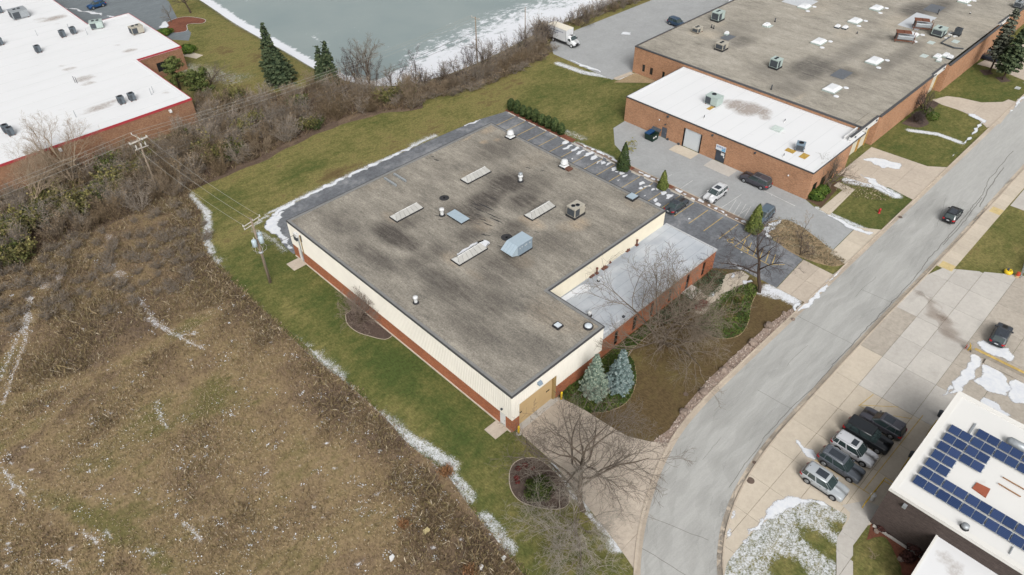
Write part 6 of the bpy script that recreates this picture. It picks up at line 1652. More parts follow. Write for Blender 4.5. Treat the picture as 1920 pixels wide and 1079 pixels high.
# ------------------------------------------------------------------ vehicles
M_TYRE = plain('tyre_rubber', (0.018, 0.018, 0.019, 1), .85, .2, var=.1)
M_RIM = plain('alloy_rim', S(170, 174, 178), .35, .5, .5, var=.1)
M_CARGLASS = plain('car_glass', (0.03, 0.045, 0.046, 1), .05, .9, var=.2)
M_TRIM = plain('black_plastic', (0.02, 0.02, 0.022, 1), .6, .3, var=.1)
M_TAIL = plain('tail_light_red', S(196, 36, 44), .25, .5, var=.1)
M_HEAD = plain('headlight_glass', S(214, 220, 226), .15, .6, var=.05)
M_PLATE = plain('number_plate', S(226, 228, 232), .5, .3)
M_SUNROOF = plain('dark_sunroof', (0.03, 0.036, 0.045, 1), .15, .5)


def paint(name, c): return plain('paint_' + name, c, .28, .5, .15, var=.04, scale=.8)


SUV = dict(L=4.75, W=1.92, H=1.72, belt=1.05, hood=1.02, nose=.90, ws0=1.10, ws1=.34, rr1=-2.02, rr0=-2.27, roofw=.74, rails=True)
SEDAN = dict(L=4.85, W=1.86, H=1.46, belt=.92, hood=.88, nose=.76, ws0=1.0, ws1=.15, rr1=-1.0, rr0=-1.85, roofw=.67, rails=False, trunk=.98)
BIG = dict(L=5.1, W=2.0, H=1.82, belt=1.10, hood=1.10, nose=1.0, ws0=1.16, ws1=.48, rr1=-2.25, rr0=-2.46, roofw=.80, rails=True)
HATCH = dict(L=4.4, W=1.84, H=1.62, belt=1.0, hood=.96, nose=.84, ws0=1.05, ws1=.24, rr1=-1.70, rr0=-2.10, roofw=.71, rails=False)


def ring_loft(st, ring):
    """hull through stations; ring(station) gives half profile points from bottom centre to top centre"""
    vs = []; fs = []; n = None
    for s in st:
        h = ring(s); full = [(s[0], -y, z) for y, z in h] + [(s[0], y, z) for y, z in h[::-1]]
        n = len(full); vs += full
    for i in range(len(st) - 1):
        for k in range(n): fs.append((i * n + k, i * n + (k + 1) % n, (i + 1) * n + (k + 1) % n, (i + 1) * n + k))
    fs.append(tuple(range(n))[::-1]); fs.append(tuple(range((len(st) - 1) * n, len(st) * n)))
    return vs, fs


def make_car(P, mat, label, loc, rz, sunroof=None, roofmat=None, rails=None, group='cars parked and driving', plate=True, roofbox=False):
    t = thing('car', label, 'car', loc, rz, group)
    L2, w, H, B, hd, ns = P['L'] / 2, P['W'] / 2, P['H'], P['belt'], P['hood'], P['nose']
    tr = P.get('trunk', B)
    ax = L2 - .92; axr = -(L2 - .98)
    st = [(-L2, w * .80, .42, tr * .80), (-L2 + .07, w * .90, .30, tr * .93), (-L2 + .3, w * .965, .26, tr), (-L2 + .9, w, .24, B + (tr - B) * .5), (-.6, w, .22, B), (P['ws0'] - .3, w, .22, B), (P['ws0'], w, .22, hd + (B - hd) * .6), (P['ws0'] + .45, w * .99, .24, hd), (L2 - .5, w * .975, .26, (hd + ns) / 2 + .05), (L2 - .16, w * .955, .28, ns + .01), (L2 - .04, w * .92, .34, ns * .94), (L2, w * .86, .42, ns * .82)]

    def ring(s):
        x, ww, z0, zt = s; m = z0 + (zt - z0) * .5
        return [(0, z0), (ww * .86, z0), (ww * .97, z0 + .08), (ww, m), (ww * .99, zt - .09), (ww * .965, zt - .02), (ww * .90, zt + .004), (ww * .5, zt + .024), (0, zt + .035)]
    v, f = ring_loft(st, ring)
    body = MB().add(v, f).build('body', mat, t, True)
    # cabin
    ws0, ws1, rr1, rr0, rw = P['ws0'], P['ws1'], P['rr1'], P['rr0'], P['roofw']
    bw_ = w * .945
    base = lambda x: bw_ * (1 - .10 * max(0, (x - ws0 + .5)) - .06 * max(0, -(x - rr0 - .6)))
    zb = B - .02; zr = H - .06
    loop = [(ws0, .70), (ws0 - .10, .97), ((ws0 + rr0) / 2, 1.0), (rr0 + .10, .95), (rr0, .74)]
    top = [(ws1, .78), (ws1 - .10, .98), ((ws1 + rr1) / 2, 1.0), (rr1 + .10, .97), (rr1, .80)]
    lo = [(x, bw_ * k) for x, k in loop]; hi = [(x, rw * k * 1.06) for x, k in top]

    def ringpts(pts, z, dz=0): return [(x, -y, z) for x, y in pts] + [(x, y, z) for x, y in pts[::-1]]
    A, C = ringpts(lo, zb), ringpts(hi, zr)
    n = len(A)
    cab = MB().add(A + C, [(k, (k + 1) % n, n + (k + 1) % n, n + k) for k in range(n)] + [tuple(range(n, 2 * n))]).build('cabin', mat, t)
    # roof skin with a soft crown
    big = [(x + (.05 if i < 2 else -.05 if i > 2 else 0), y * 1.03) for i, (x, y) in enumerate(hi)]
    r0, r1, r2 = ringpts(big, zr - .02), ringpts(big, zr + .02), ringpts([(x * .9 + .1 * (ws1 + rr1) / 2, y * .8) for x, y in hi], H)
    MB().add(r0 + r1 + r2, [(k, (k + 1) % n, n + (k + 1) % n, n + k) for k in range(n)] + [(n + k, n + (k + 1) % n, 2 * n + (k + 1) % n, 2 * n + k) for k in range(n)] + [tuple(range(2 * n, 3 * n))]).build('roof', roofmat or mat, t, True)
    # windows: one pane each, inset in its face and slightly proud

    def pane(name, q, inset=.06, out=.014, parent=t):
        q = [Vector(p) for p in q]; c = sum(q, Vector()) / len(q)
        nrm = (q[1] - q[0]).cross(q[3] - q[0]).normalized()
        if nrm.dot(c - Vector((-.3, 0, 1.0))) < 0: nrm = -nrm
        r = [p + (c - p).normalized() * inset + nrm * out for p in q]; s = [p - nrm * .03 for p in r]
        return MB().add(r + s, [(0, 1, 2, 3), (0, 4, 5, 1), (1, 5, 6, 2), (2, 6, 7, 3), (3, 7, 4, 0)]).build(name, M_CARGLASS, parent)
    pane('windscreen', [A[0], A[n - 1], C[n - 1], C[0]], .03)
    pane('windscreen', [A[1], A[0], C[0], C[1]], .035); pane('windscreen', [A[n - 1], A[n - 2], C[n - 2], C[n - 1]], .035)
    pane('rear_window', [A[4], A[5], C[5], C[4]], .05)
    for sgn in (0, 1):
        g = (lambda k: A[k] if sgn == 0 else A[n - 1 - k]); hq = (lambda k: C[k] if sgn == 0 else C[n - 1 - k])
        lerp = lambda a, b, u: tuple(a[i] + (b[i] - a[i]) * u for i in range(3))
        cuts = [(1, 2, .0, .96), (2, 3, .03, .62), (2, 3, .66, 1.0)] if P.get('trunk') is None else [(1, 2, .0, .97), (2, 3, .03, .95)]
        for a, b, u0, u1 in cuts:
            pane('side_window', [lerp(g(a), g(b), u0), lerp(g(a), g(b), u1), lerp(hq(a), hq(b), u1), lerp(hq(a), hq(b), u0)], .03)
    if P.get('trunk') is None:
        for k in (3, 5): pane('rear_quarter_window', [A[k], A[k + 1], C[k + 1], C[k]], .05)
    # wheels in dark arches
    for x in (ax, axr):
        for s in (-1, 1):
            R0 = .36 if P['H'] > 1.5 else .33
            MB().tube([(x, s * (w - .30), R0 + .03), (x, s * (w + .004), R0 + .03)], R0 + .075, 20).build('wheel_arch', M_TRIM, t)
            wt = thing('wheel', None, None, (x, s * (w - .09), R0)); wt.parent = t
            MB().tube([(0, -.11, 0), (0, -.09, 0), (0, .09, 0), (0, .11, 0)], [R0 * .9, R0, R0, R0 * .9], 22).build('tyre', M_TYRE, wt)
            mb = MB().lathe([(R0 * .66, 0), (R0 * .62, .02), (R0 * .2, .012), (.03, .03)], 16)
            for k in range(5):
                a = 2 * math.pi * k / 5; mb.add([(.03 * math.cos(a + 1.57), .03 * math.sin(a + 1.57), .028), (-.03 * math.cos(a + 1.57), -.03 * math.sin(a + 1.57), .028), (R0 * .62 * math.cos(a - .06), R0 * .62 * math.sin(a - .06), .03), (R0 * .62 * math.cos(a + .06), R0 * .62 * math.sin(a + .06), .03)], [(0, 1, 2, 3)])
            rim = mb.build('rim', M_RIM, wt); rim.rotation_euler = (R(-90) if s > 0 else R(90), 0, 0); rim.location = (0, s * .112, 0)
    # lights, bumpers, plate, mirrors, handles
    for s in (-1, 1):
        me = MB().add([(L2 - .05, s * w * .74, ns * .74), (L2 - .30, s * w * .93, ns * .80), (L2 - .42, s * w * .95, ns * .97), (L2 - .13, s * w * .70, ns * .95), (L2 - .0, s * w * .72, ns * .76), (L2 - .28, s * w * .96, ns * .82), (L2 - .42, s * w * .965, ns * 1.0), (L2 - .1, s * w * .72, ns * .97)], [(4, 5, 6, 7), (0, 1, 5, 4), (1, 2, 6, 5), (2, 3, 7, 6), (3, 0, 4, 7)]).build('headlight', M_HEAD, t)
        MB().add([(-L2 + .01, s * w * .60, tr * .70), (-L2 + .02, s * w * .84, tr * .70), (-L2 + .30, s * w * .985, tr * .74), (-L2 + .34, s * w * .975, tr * .93), (-L2 + .08, s * w * .86, tr * .92), (-L2 + .03, s * w * .60, tr * .90), (-L2 - .03, s * w * .60, tr * .71), (-L2 - .02, s * w * .86, tr * .71), (-L2 + .28, s * w * 1.01, tr * .75), (-L2 + .34, s * w * 1.0, tr * .94), (-L2 + .04, s * w * .88, tr * .94), (-L2 - .01, s * w * .60, tr * .92)], [(6, 7, 10, 11), (7, 8, 9, 10), (0, 1, 7, 6), (1, 2, 8, 7), (4, 5, 11, 10), (3, 4, 10, 9), (2, 3, 9, 8), (5, 0, 6, 11)]).build('tail_light', M_TAIL, t)
        me = MB().box(-.11, -.10, -.07, .09, .10, .09).mesh('mirror'); bevel_mesh(me, .03, 1); o = link('mirror', me, mat if not rails else M_TRIM, t); o.location = (ws0 - .28, s * (w + .07), B + .06)
        for x in (-.1, -1.05): MB().box(x, s * w - .012, B - .2, x + .2, s * w + .014, B - .165).build('door_handle', M_TRIM, t)
        if rails if rails is not None else P['rails']:
            MB().tube([(ws1 - .15, s * rw * .93, H - .03), (ws1 - .25, s * rw * .93, H + .035), (rr1 + .3, s * rw * .93, H + .035), (rr1 + .15, s * rw * .93, H - .03)], .022, 6).build('roof_rail', M_GALV if mat.name not in ('paint_black',) else M_TRIM, t)
        MB().box(-1.05, s * w - .02, .24, 1.05, s * w + .012, .38).build('sill', M_TRIM, t)
        for x in (-.02, -1.0, .78): MB().box(x, s * (w * 1.001) - .004, .42, x + .012, s * (w * 1.001) + .004, B - .12).build('door_gap', M_TRIM, t)
    MB().box(L2 - .12, -w * .48, ns * .55, L2 + .012, w * .48, ns * .76).build('grille', M_TRIM, t)
    MB().box(L2 - .2, -w * .62, .32, L2 + .008, w * .62, ns * .46).build('front_bumper', M_TRIM if P is not SEDAN else mat, t)
    MB().box(-L2 - .02, -w * .76, .34, -L2 + .2, w * .76, .52).build('rear_bumper', M_TRIM if P is not SEDAN else mat, t)
    if plate: MB().box(-L2 - .035, -.2, tr * .62, -L2 - .021 + .015, .2, tr * .62 + .13).build('number_plate', M_PLATE, t)
    if sunroof:
        a, b = sunroof; MB().box(b, -rw * .62, H - .012, a, rw * .62, H + .012).build('sunroof', M_SUNROOF, t)
    MB().lathe([(.05, 0), (.03, .07), (.01, .1)], 8, (rr1 + .18, 0, H - .01)).build('antenna', M_TRIM, t)
    return t


def at(px, py, z=.8):
    c = G(px, py, z); return (c.x, c.y, .02)


PSIL, PGRY, PBLK, PDK, PWHT = paint('silver', S(196, 202, 206)), paint('slate', S(106, 112, 120)), paint('black', S(44, 48, 52)), paint('dark_grey', S(84, 84, 92)), paint('white', S(238, 240, 242))
PBLU, PBG, PSL2 = paint('blue', S(58, 84, 112)), paint('blue_grey', S(104, 122, 136)), paint('pale_silver', S(226, 228, 232))
zl = .06
make_car(SUV, PSIL, 'silver estate car with a dark sunroof, end of the row by the snowy lawn', (53.15, 8.1, zl), R(-90), (.1, -1.05), rails=False)
make_car(SUV, PGRY, 'slate grey crossover with a long dark roof panel, second in the row', (56.45, 7.9, zl), R(-90), (.1, -1.5))
make_car(SUV, PSL2, 'pale silver crossover with a small sunroof, middle of the row', (59.3, 7.8, zl), R(-90), (.12, -.5), rails=True)
make_car(BIG, PBLK, 'large black sport utility car in the row between silver and grey', (62.1, 7.6, zl), R(-90))
make_car(SUV, PDK, 'dark grey crossover parked nose to the street at the row end', (65.0, 7.2, zl), R(90), (.05, -1.0))
make_car(HATCH, paint('graphite', S(66, 72, 80)), 'graphite hatchback driving on the concrete lot by the dock wall', (89.3, 2.8, zl), R(4), (-.1, -1.5))
make_car(HATCH, PBLK, 'black crossover driving along the street', (111.9, 17.3, .03), R(2), (-.1, -1.5))
make_car(BIG, PDK, 'dark grey boxy utility car parked against the brick wall', (98.9, 43.9, .03), R(90), (.2, -.6))
make_car(SUV, PWHT, 'white crossover with a dark sunroof on the grey lot', (90.9, 46.4, .03), R(181), (.1, -.9))
make_car(SUV, PBG, 'blue grey crossover half hidden behind the bare based conifer', (91.0, 37.8, .03), R(183))
make_car(SEDAN, paint('gunmetal', S(76, 82, 88)), 'gunmetal saloon backed out of a bay on the dark lot', (84.0, 49.0, .03), R(2), (-.1, -.75))
make_car(SUV, PBLU, 'dusty blue utility car beside the far brick warehouse wall', (145.5, 93.2, .03), R(-95))
make_car(HATCH, paint('bright_blue', S(38, 86, 136)), 'bright blue car in the car park by the lake', (53.3, 204.7, .03), R(185))
make_car(SUV, paint('steel', S(98, 110, 124)), 'steel grey car by the brick recess behind the tall pines', (180.0, 34.0, .06), R(95))
make_car(SEDAN, paint('navy', S(48, 56, 72)), 'navy car beside the steel grey one behind the tall pines', (176.6, 34.4, .06), R(92))
make_car(BIG, PWHT, 'white utility car cut by the top edge of view', (168.2, 91.0, .03), R(170))
# box truck
t = thing('box_truck', 'white box truck with blue lettering by the lake brush', 'truck', (119.5, 105.2, .03), R(-90))
PWT = paint('truck_white', S(242, 244, 246))
me = MB().box(-4.2, -1.22, .95, 1.35, 1.22, 3.55).mesh('cargo_box'); bevel_mesh(me, .04, 1); cb = link('cargo_box', me, PWT, t)
MB().box(-4.22, -1.24, 3.552, 1.37, 1.24, 3.6).build('cargo_roof', plain('cream_roof', S(246, 238, 220), .5, .3), t)
MB().box(1.28, -1.245, .95, 1.372, -1.225, 3.55).build('corner_trim', M_GALV, t); MB().box(1.28, 1.225, .95, 1.372, 1.245, 3.55).build('corner_trim', M_GALV, t)
MB().box(-4.2, -1.1, .6, 1.35, 1.1, .945).build('chassis', M_TRIM, t)
st = [(1.42, 1.0, .5, 2.2), (1.55, 1.02, .45, 2.3), (2.3, 1.02, .42, 2.25), (2.75, 1.0, .42, 1.45), (3.3, .96, .42, 1.3), (3.6, .88, .45, 1.15), (3.68, .8, .5, .95)]
v, f = ring_loft(st, lambda s: [(0, s[2]), (s[1] * .9, s[2]), (s[1], s[2] + .1), (s[1], s[2] + (s[3] - s[2]) * .55), (s[1] * .94, s[3] - .12), (s[1] * .82, s[3]), (0, s[3] + .03)])
MB().add(v, f).build('cab', PWT, t, True)
MB().add([(2.335, -.78, 2.2), (2.335, .78, 2.2), (2.75, .88, 1.5), (2.75, -.88, 1.5), (2.36, -.78, 2.23), (2.36, .78, 2.23), (2.78, .88, 1.53), (2.78, -.88, 1.53)], [(4, 7, 6, 5), (0, 4, 5, 1), (1, 5, 6, 2), (2, 6, 7, 3), (3, 7, 4, 0)]).build('windscreen', M_CARGLASS, t)
for s in (-1, 1):
    MB().add([(1.75, s * 1.0, 1.4), (2.6, s * 1.0, 1.4), (2.3, s * .92, 2.05), (1.75, s * .92, 2.05), (1.75, s * 1.035, 1.4), (2.6, s * 1.035, 1.4), (2.3, s * .96, 2.05), (1.75, s * .96, 2.05)], [(4, 5, 6, 7), (0, 1, 5, 4), (1, 2, 6, 5), (2, 3, 7, 6), (3, 0, 4, 7)]).build('side_window', M_CARGLASS, t)
    MB().box(2.45, s * 1.05 - .02, 1.4, 2.6, s * 1.3 if s > 0 else -1.0, 1.75).build('mirror', M_TRIM, t) if s > 0 else MB().box(2.45, -1.3, 1.4, 2.6, -1.06, 1.75).build('mirror', M_TRIM, t)
    MB().box(3.5, s * .72 - .12, .82, 3.7, s * .72 + .12, 1.02).build('headlight', M_HEAD, t)
    for x in (2.9, -2.6):
        wt = thing('wheel', None, None, (x, s * .98, .42)); wt.parent = t
        MB().tube([(0, -.13, 0), (0, -.11, 0), (0, .11, 0), (0, .13, 0)], [.36, .42, .42, .36], 20).build('tyre', M_TYRE, wt)
        rm = MB().lathe([(.24, 0), (.2, .02), (.05, .015)], 14).build('rim', PWT, wt); rm.rotation_euler = (R(-90 * s), 0, 0); rm.location = (0, s * .132, 0)
MB().box(3.55, -.5, .62, 3.72, .5, .98).build('grille', M_TRIM, t); MB().box(3.4, -.95, .42, 3.76, .95, .6).build('front_bumper', M_TRIM, t)
for s in (1, -1):        # lettering: two lines of small blue words, too small in the photograph to read
    rg = random.Random(8); M_LET = plain('letter_blue', S(96, 112, 142), .5, .3)
    for z, a, b in ((2.75, -3.3, .3), (2.3, -2.5, -1.0)):
        x = a; mb = MB()
        while x < b:
            wd = rg.uniform(.12, .2); hh = rg.choice((.2, .2, .3))
            mb.box(x, s * 1.222 - .006, z, x + .05, s * 1.222 + .006, z + hh); mb.box(x + .05, s * 1.222 - .0055, z + rg.choice((0, .1)), x + wd, s * 1.222 + .0055, z + rg.choice((.14, .2)))
            x += wd + .05
        mb.build('lettering', M_LET, t)
# ------------------------------------------------------------------ trees, shrubs, weeds
NR = np.random.default_rng(7)
M_BARK = plain('grey_bark', S(112, 100, 88), .9, .1, var=.25, scale=6, objvar=.1)
M_BARKD = plain('dark_bark', S(86, 74, 66), .9, .1, var=.25, scale=6)
M_TWIG = plain('grey_twigs', S(138, 126, 112), .9, .1, var=.2, scale=2, objvar=.12)
M_TWIGP = plain('pale_twigs', S(170, 152, 130), .9, .1, var=.2, scale=2, objvar=.12)
M_TWIGD = plain('dark_twigs', S(98, 88, 86), .9, .1, var=.2, scale=2, objvar=.12)


def up_z(base, ytop, px=None):
    """height of something standing at photograph position base whose top reaches row ytop"""
    b = G(*base); lo, hi = 0.0, 40.0
    for _ in range(40):
        m = (lo + hi) / 2; d = Vector((b.x, b.y, m - CAMZ)); y = 539.5 - FPX * d.dot(_u2) / d.dot(_fw)
        lo, hi = (m, hi) if y > ytop else (lo, m)
    return lo


class Tw:
    """twig and branch accumulator: tapered three to six sided tubes"""
    def __init__(s): s.V = []; s.F = []; s.k = 0

    def tube(s, P, r, n):
        P = np.asarray(P); m = len(P)
        D = np.gradient(P, axis=0); D /= np.linalg.norm(D, axis=1)[:, None] + 1e-9
        ref = np.where(np.abs(D[:, 2:3]) > .9, np.array([[1., 0, 0]]), np.array([[0, 0, 1.]]))
        A = np.cross(D, ref); A /= np.linalg.norm(A, axis=1)[:, None] + 1e-9; B = np.cross(D, A)
        th = np.arange(n) * 2 * np.pi / n
        V = P[:, None, :] + (A[:, None, :] * np.cos(th)[None, :, None] + B[:, None, :] * np.sin(th)[None, :, None]) * np.asarray(r)[:, None, None]
        s.V.append(V.reshape(-1, 3))
        i = np.arange(m - 1)[:, None] * n; j = np.arange(n)[None, :]; j2 = (j + 1) % n
        s.F.append((np.stack([i + j, i + j2, i + n + j2, i + n + j], -1).reshape(-1, 4)) + s.k)
        s.k += m * n

    def mesh(s, name): return npmesh(name, np.vstack(s.V), np.vstack(s.F), smooth=True)


def grow(rg, levels, trunk_pts=None, H=8, r0=.2, kids=(6, 5, 5, 4), ratio=(.62, .6, .55, .5), ang=(35, 40, 42, 45), wob=.16, trop=.05, first=.35, lean=(0, 0), multi=1, minr=.008):
    """bare deciduous tree: returns accumulators for trunk with limbs and for the fine crown"""
    big, fine = Tw(), Tw()

    def branch(p, d, L, r, lv):
        n = (7, 6, 5, 4, 3)[min(lv, 4)]; step = L / (n - 1); P = [p]; dd = d
        for i in range(n - 1):
            dd = dd + rg.normal(0, wob, 3) + np.array([0, 0, trop * (1 if lv else 0)]); dd = dd / np.linalg.norm(dd)
            P.append(P[-1] + dd * step)
        P = np.array(P); t = np.linspace(0, 1, n)
        rr = np.maximum(r * (1 - t * (.55 if lv == 0 else .75)), minr)
        (big if lv < 2 else fine).tube(P, rr, (8, 6, 4, 3, 3)[min(lv, 4)])
        if lv >= levels: return
        k = kids[lv]; k = max(2, int(round(k * rg.uniform(.8, 1.25))))
        for q in range(k):
            u = first + (1 - first) * (q + rg.uniform(.2, .9)) / k if lv == 0 else .22 + .78 * (q + rg.uniform(.1, .9)) / k
            u = min(u, .985); x = u * (n - 1); i0 = min(int(x), n - 2); pp = P[i0] + (P[i0 + 1] - P[i0]) * (x - i0)
            dl = P[i0 + 1] - P[i0]; dl /= np.linalg.norm(dl)
            a = np.radians(ang[lv] * rg.uniform(.65, 1.35)); ph = (q * 2.4 + rg.uniform(-.5, .5)) if lv == 0 else rg.uniform(0, 6.283)
            o = np.cross(dl, [1, .3, .2]); o /= np.linalg.norm(o); o2 = np.cross(dl, o)
            nd = dl * np.cos(a) + (o * np.cos(ph) + o2 * np.sin(ph)) * np.sin(a)
            branch(pp, nd, L * ratio[lv] * rg.uniform(.75, 1.2) * (1.15 - .45 * u if lv == 0 else 1.1 - .4 * u), r * (1 - .6 * u) * .62, lv + 1)
    for m in range(multi):
        d = np.array([lean[0], lean[1], 1.0]) + (rg.normal(0, .32, 3) * [1, 1, 0] if multi > 1 else 0); d = d / np.linalg.norm(d)
        branch(np.array([rg.normal(0, .12), rg.normal(0, .12), -.15]) if multi > 1 else np.array([0, 0, -.2]), d, H, r0, 0)
    return big, fine


def bare_tree(label, base, seed, bark=None, twig=None, group='leafless trees', cat='tree', name='bare_tree', z=0.0, **kw):
    rg = np.random.default_rng(seed); big, fine = grow(rg, **kw)
    t = thing(name, label, cat, (base[0], base[1], z), 0, group)
    link('trunk', big.mesh('trunk'), bark or M_BARK, t); link('twigs', fine.mesh('twigs'), twig or M_TWIG, t)
    return t


def gp(x, y): return tuple(G(x, y).xy)


bare_tree('big bare tree with wide forked limbs between the mulch island and the street', gp(1094, 958), 21, levels=4, H=7.4, r0=.33, kids=(11, 6, 6, 5), ratio=(1.08, .66, .58, .52), ang=(58, 40, 42, 45), first=.22, trop=.02, wob=.25, minr=.012, twig=plain('ash_twigs', S(128, 118, 108), .9, .1, var=.2, objvar=.1))
bare_tree('wide bare tree before the office annex, its twigs over the annex roof', gp(1237, 655), 33, levels=4, H=7.6, r0=.27, kids=(18, 8, 6, 5), ratio=(1.0, .64, .58, .52), ang=(56, 42, 42, 45), first=.1, trop=.02, minr=.012, twig=M_TWIG)
bare_tree('dark trunked bare tree by the snowy corner of the front lawn', gp(1424, 548), 12, M_BARKD, M_TWIGD, levels=4, H=7.2, r0=.28, kids=(9, 6, 5, 5), ratio=(.8, .62, .58, .52), ang=(50, 42, 42, 45), first=.4, trop=.03, minr=.011)
bare_tree('leaning bare tree with several stems at the corner of the brick warehouse', gp(1543, 356), 8, levels=3, H=4.2, r0=.17, kids=(6, 6, 5), ratio=(.8, .6, .55), ang=(42, 42, 45), first=.3, lean=(.55, -.1), multi=3)
bare_tree('low spreading bare shrub tree in the mulch bed against the long wall', gp(673, 604), 14, levels=3, H=3.0, r0=.08, kids=(8, 7, 5), ratio=(.85, .62, .55), ang=(50, 42, 42), first=.15, multi=5, minr=.010, twig=plain('purple_brown_twigs', S(156, 140, 128), .9, .1, var=.2), cat='shrub tree')
bare_tree('grey twiggy tree by the first white canopy step of the brick warehouse', gp(1733, 214), 15, M_BARKD, M_TWIGD, levels=3, H=3.4, r0=.12, kids=(8, 7, 6), ratio=(.8, .6, .55), ang=(45, 42, 45), first=.25, multi=3)
bare_tree('dense dark leafless shrub on the round bed by the brick warehouse', gp(1717, 229), 16, M_BARKD, M_TWIGD, levels=3, H=1.5, r0=.06, kids=(7, 7, 6), ratio=(.8, .62, .55), ang=(50, 45, 45), first=.1, multi=6, cat='shrub', name='bare_shrub')
bare_tree('pale many stemmed bare tree at the west of the thicket, by the red roof edge', gp(62, 398), 17, M_TWIGP, M_TWIGP, levels=4, H=7.2, r0=.16, kids=(7, 6, 5, 4), ratio=(.7, .6, .55, .5), ang=(24, 30, 36, 42), first=.25, multi=3)
bare_tree('pale many stemmed bare tree in the thicket before the white roofed building', gp(143, 352), 18, M_TWIGP, M_TWIGP, levels=4, H=8.0, r0=.17, kids=(7, 6, 5, 4), ratio=(.7, .6, .55, .5), ang=(24, 30, 36, 42), first=.25, multi=3)
bare_tree('bare tree on the lawn between the car park and the lake', gp(358, 25), 19, M_BARKD, M_TWIGD, levels=3, H=5.6, r0=.22, kids=(8, 7, 6), ratio=(.65, .6, .55), ang=(45, 42, 45), first=.3)
bare_tree('small bare tree in the red bed by the lakeside car park', gp(322, 42), 20, levels=3, H=3.2, r0=.1, kids=(7, 6, 5), ratio=(.65, .6, .55), ang=(45, 42, 45), first=.2)
bare_tree('grey bare tree between the two pines beside the white roofed building', gp(392, 168), 24, levels=3, H=4.6, r0=.13, kids=(8, 7, 7), ratio=(.7, .6, .55), ang=(42, 42, 45), first=.25, multi=2)
bare_tree('slender young bare tree in the snowy corner bed', gp(1502, 448), 25, M_BARK, M_TWIGP, levels=3, H=3.6, r0=.06, kids=(7, 5, 4), ratio=(.5, .55, .55), ang=(32, 38, 42), first=.3)
bare_tree('young bare tree among the shrubs of the snowy corner bed', gp(1498, 478), 26, M_BARKD, M_TWIGD, levels=3, H=3.2, r0=.06, kids=(8, 6, 5), ratio=(.6, .55, .55), ang=(42, 40, 42), first=.2, multi=2)
bare_tree('thin leafless shrub in the brown bed of the small lawn', gp(1640, 1050), 27, M_TWIGP, M_TWIGP, levels=2, H=1.4, r0=.03, kids=(6, 5), ratio=(.6, .55), ang=(40, 40), first=.1, cat='shrub', name='bare_shrub')
bare_tree('pale twigged spreading bare tree beside the big one, over the grass below the mulch island', gp(1078, 985), 28, M_TWIG, plain('pale_grey_twigs', S(176, 168, 156), .9, .1, var=.15), levels=4, H=5.2, r0=.13, kids=(12, 7, 6, 5), ratio=(1.0, .64, .58, .5), ang=(58, 42, 42, 45), first=.1, trop=.0, wob=.2, multi=2, lean=(-.2, -.3), minr=.009)
# shore trees
SH = [(668, 166, 92), (681, 168, 100), (695, 170, 86), (706, 168, 108), (746, 165, 118), (779, 172, 100), (790, 172, 120), (822, 168, 112), (838, 165, 118), (856, 158, 100), (872, 150, 92), (890, 142, 84), (905, 135, 66), (922, 125, 70), (938, 118, 72), (955, 112, 70), (972, 108, 62), (988, 100, 52), (1003, 98, 46), (1020, 92, 40), (1032, 84, 38), (652, 165, 110), (735, 168, 130), (765, 170, 128), (1085, 52, 20), (1102, 42, 14), (1120, 34, 8), (1140, 25, 2), (1158, 16, -6), (1066, 50, 22)]
shore = []
for k in range(5):
    rg = np.random.default_rng(50 + k); shore.append(tuple(a.mesh('m') for a in grow(rg, levels=3, H=6.0, r0=.10, kids=(8, 6, 5), ratio=(.5, .55, .55), ang=(30, 36, 42), first=.2, multi=1 + k % 3, minr=.012)))
for k, (x, y, yt) in enumerate(SH):
    b = G(x, y, -.3); h = min(9.5, max(3.5, up_z((x, y), yt)))
    t = thing('shore_tree', 'thin leafless tree in the row along the icy lake shore', 'tree', (b.x, b.y, -.35), rnd.uniform(0, 6.28), 'bare trees along the lake shore')
    s = h / 7.2; t.scale = (s * 1.0, s * 1.0, s)
    link('trunk', shore[k % 5][0], M_BARKD if k % 2 else M_BARK, t); link('twigs', shore[k % 5][1], M_TWIGD if k % 3 else M_TWIG, t)


def leaf_cloud(C, size, rg, flat=.0, tint=None, nrm=None, aspect=1.0):
    """leaf sized faces, one per centre, with a measured tint"""
    n = len(C)
    a = rg.normal(size=(n, 3)); a /= np.linalg.norm(a, axis=1)[:, None]
    if nrm is not None:
        a = a * .7 + nrm; a /= np.linalg.norm(a, axis=1)[:, None] + 1e-9
    u = np.cross(a, rg.normal(size=(n, 3))); u /= np.linalg.norm(u, axis=1)[:, None] + 1e-9; v = np.cross(a, u)
    s = (np.asarray(size) * rg.uniform(.6, 1.3, n))[:, None]
    V = np.stack([C - u * s * aspect - v * s * .5, C + u * s * aspect - v * s * .5, C + u * s * aspect * .4 + v * s * .7, C - u * s * aspect * .4 + v * s * .7], 1).reshape(-1, 3)
    F = np.arange(4 * n).reshape(-1, 4)
    t = rg.uniform(0, 1, n) if tint is None else np.clip(tint + rg.normal(0, .12, n), 0, 1)
    return V, F, {'tint': np.repeat(t, 4)}


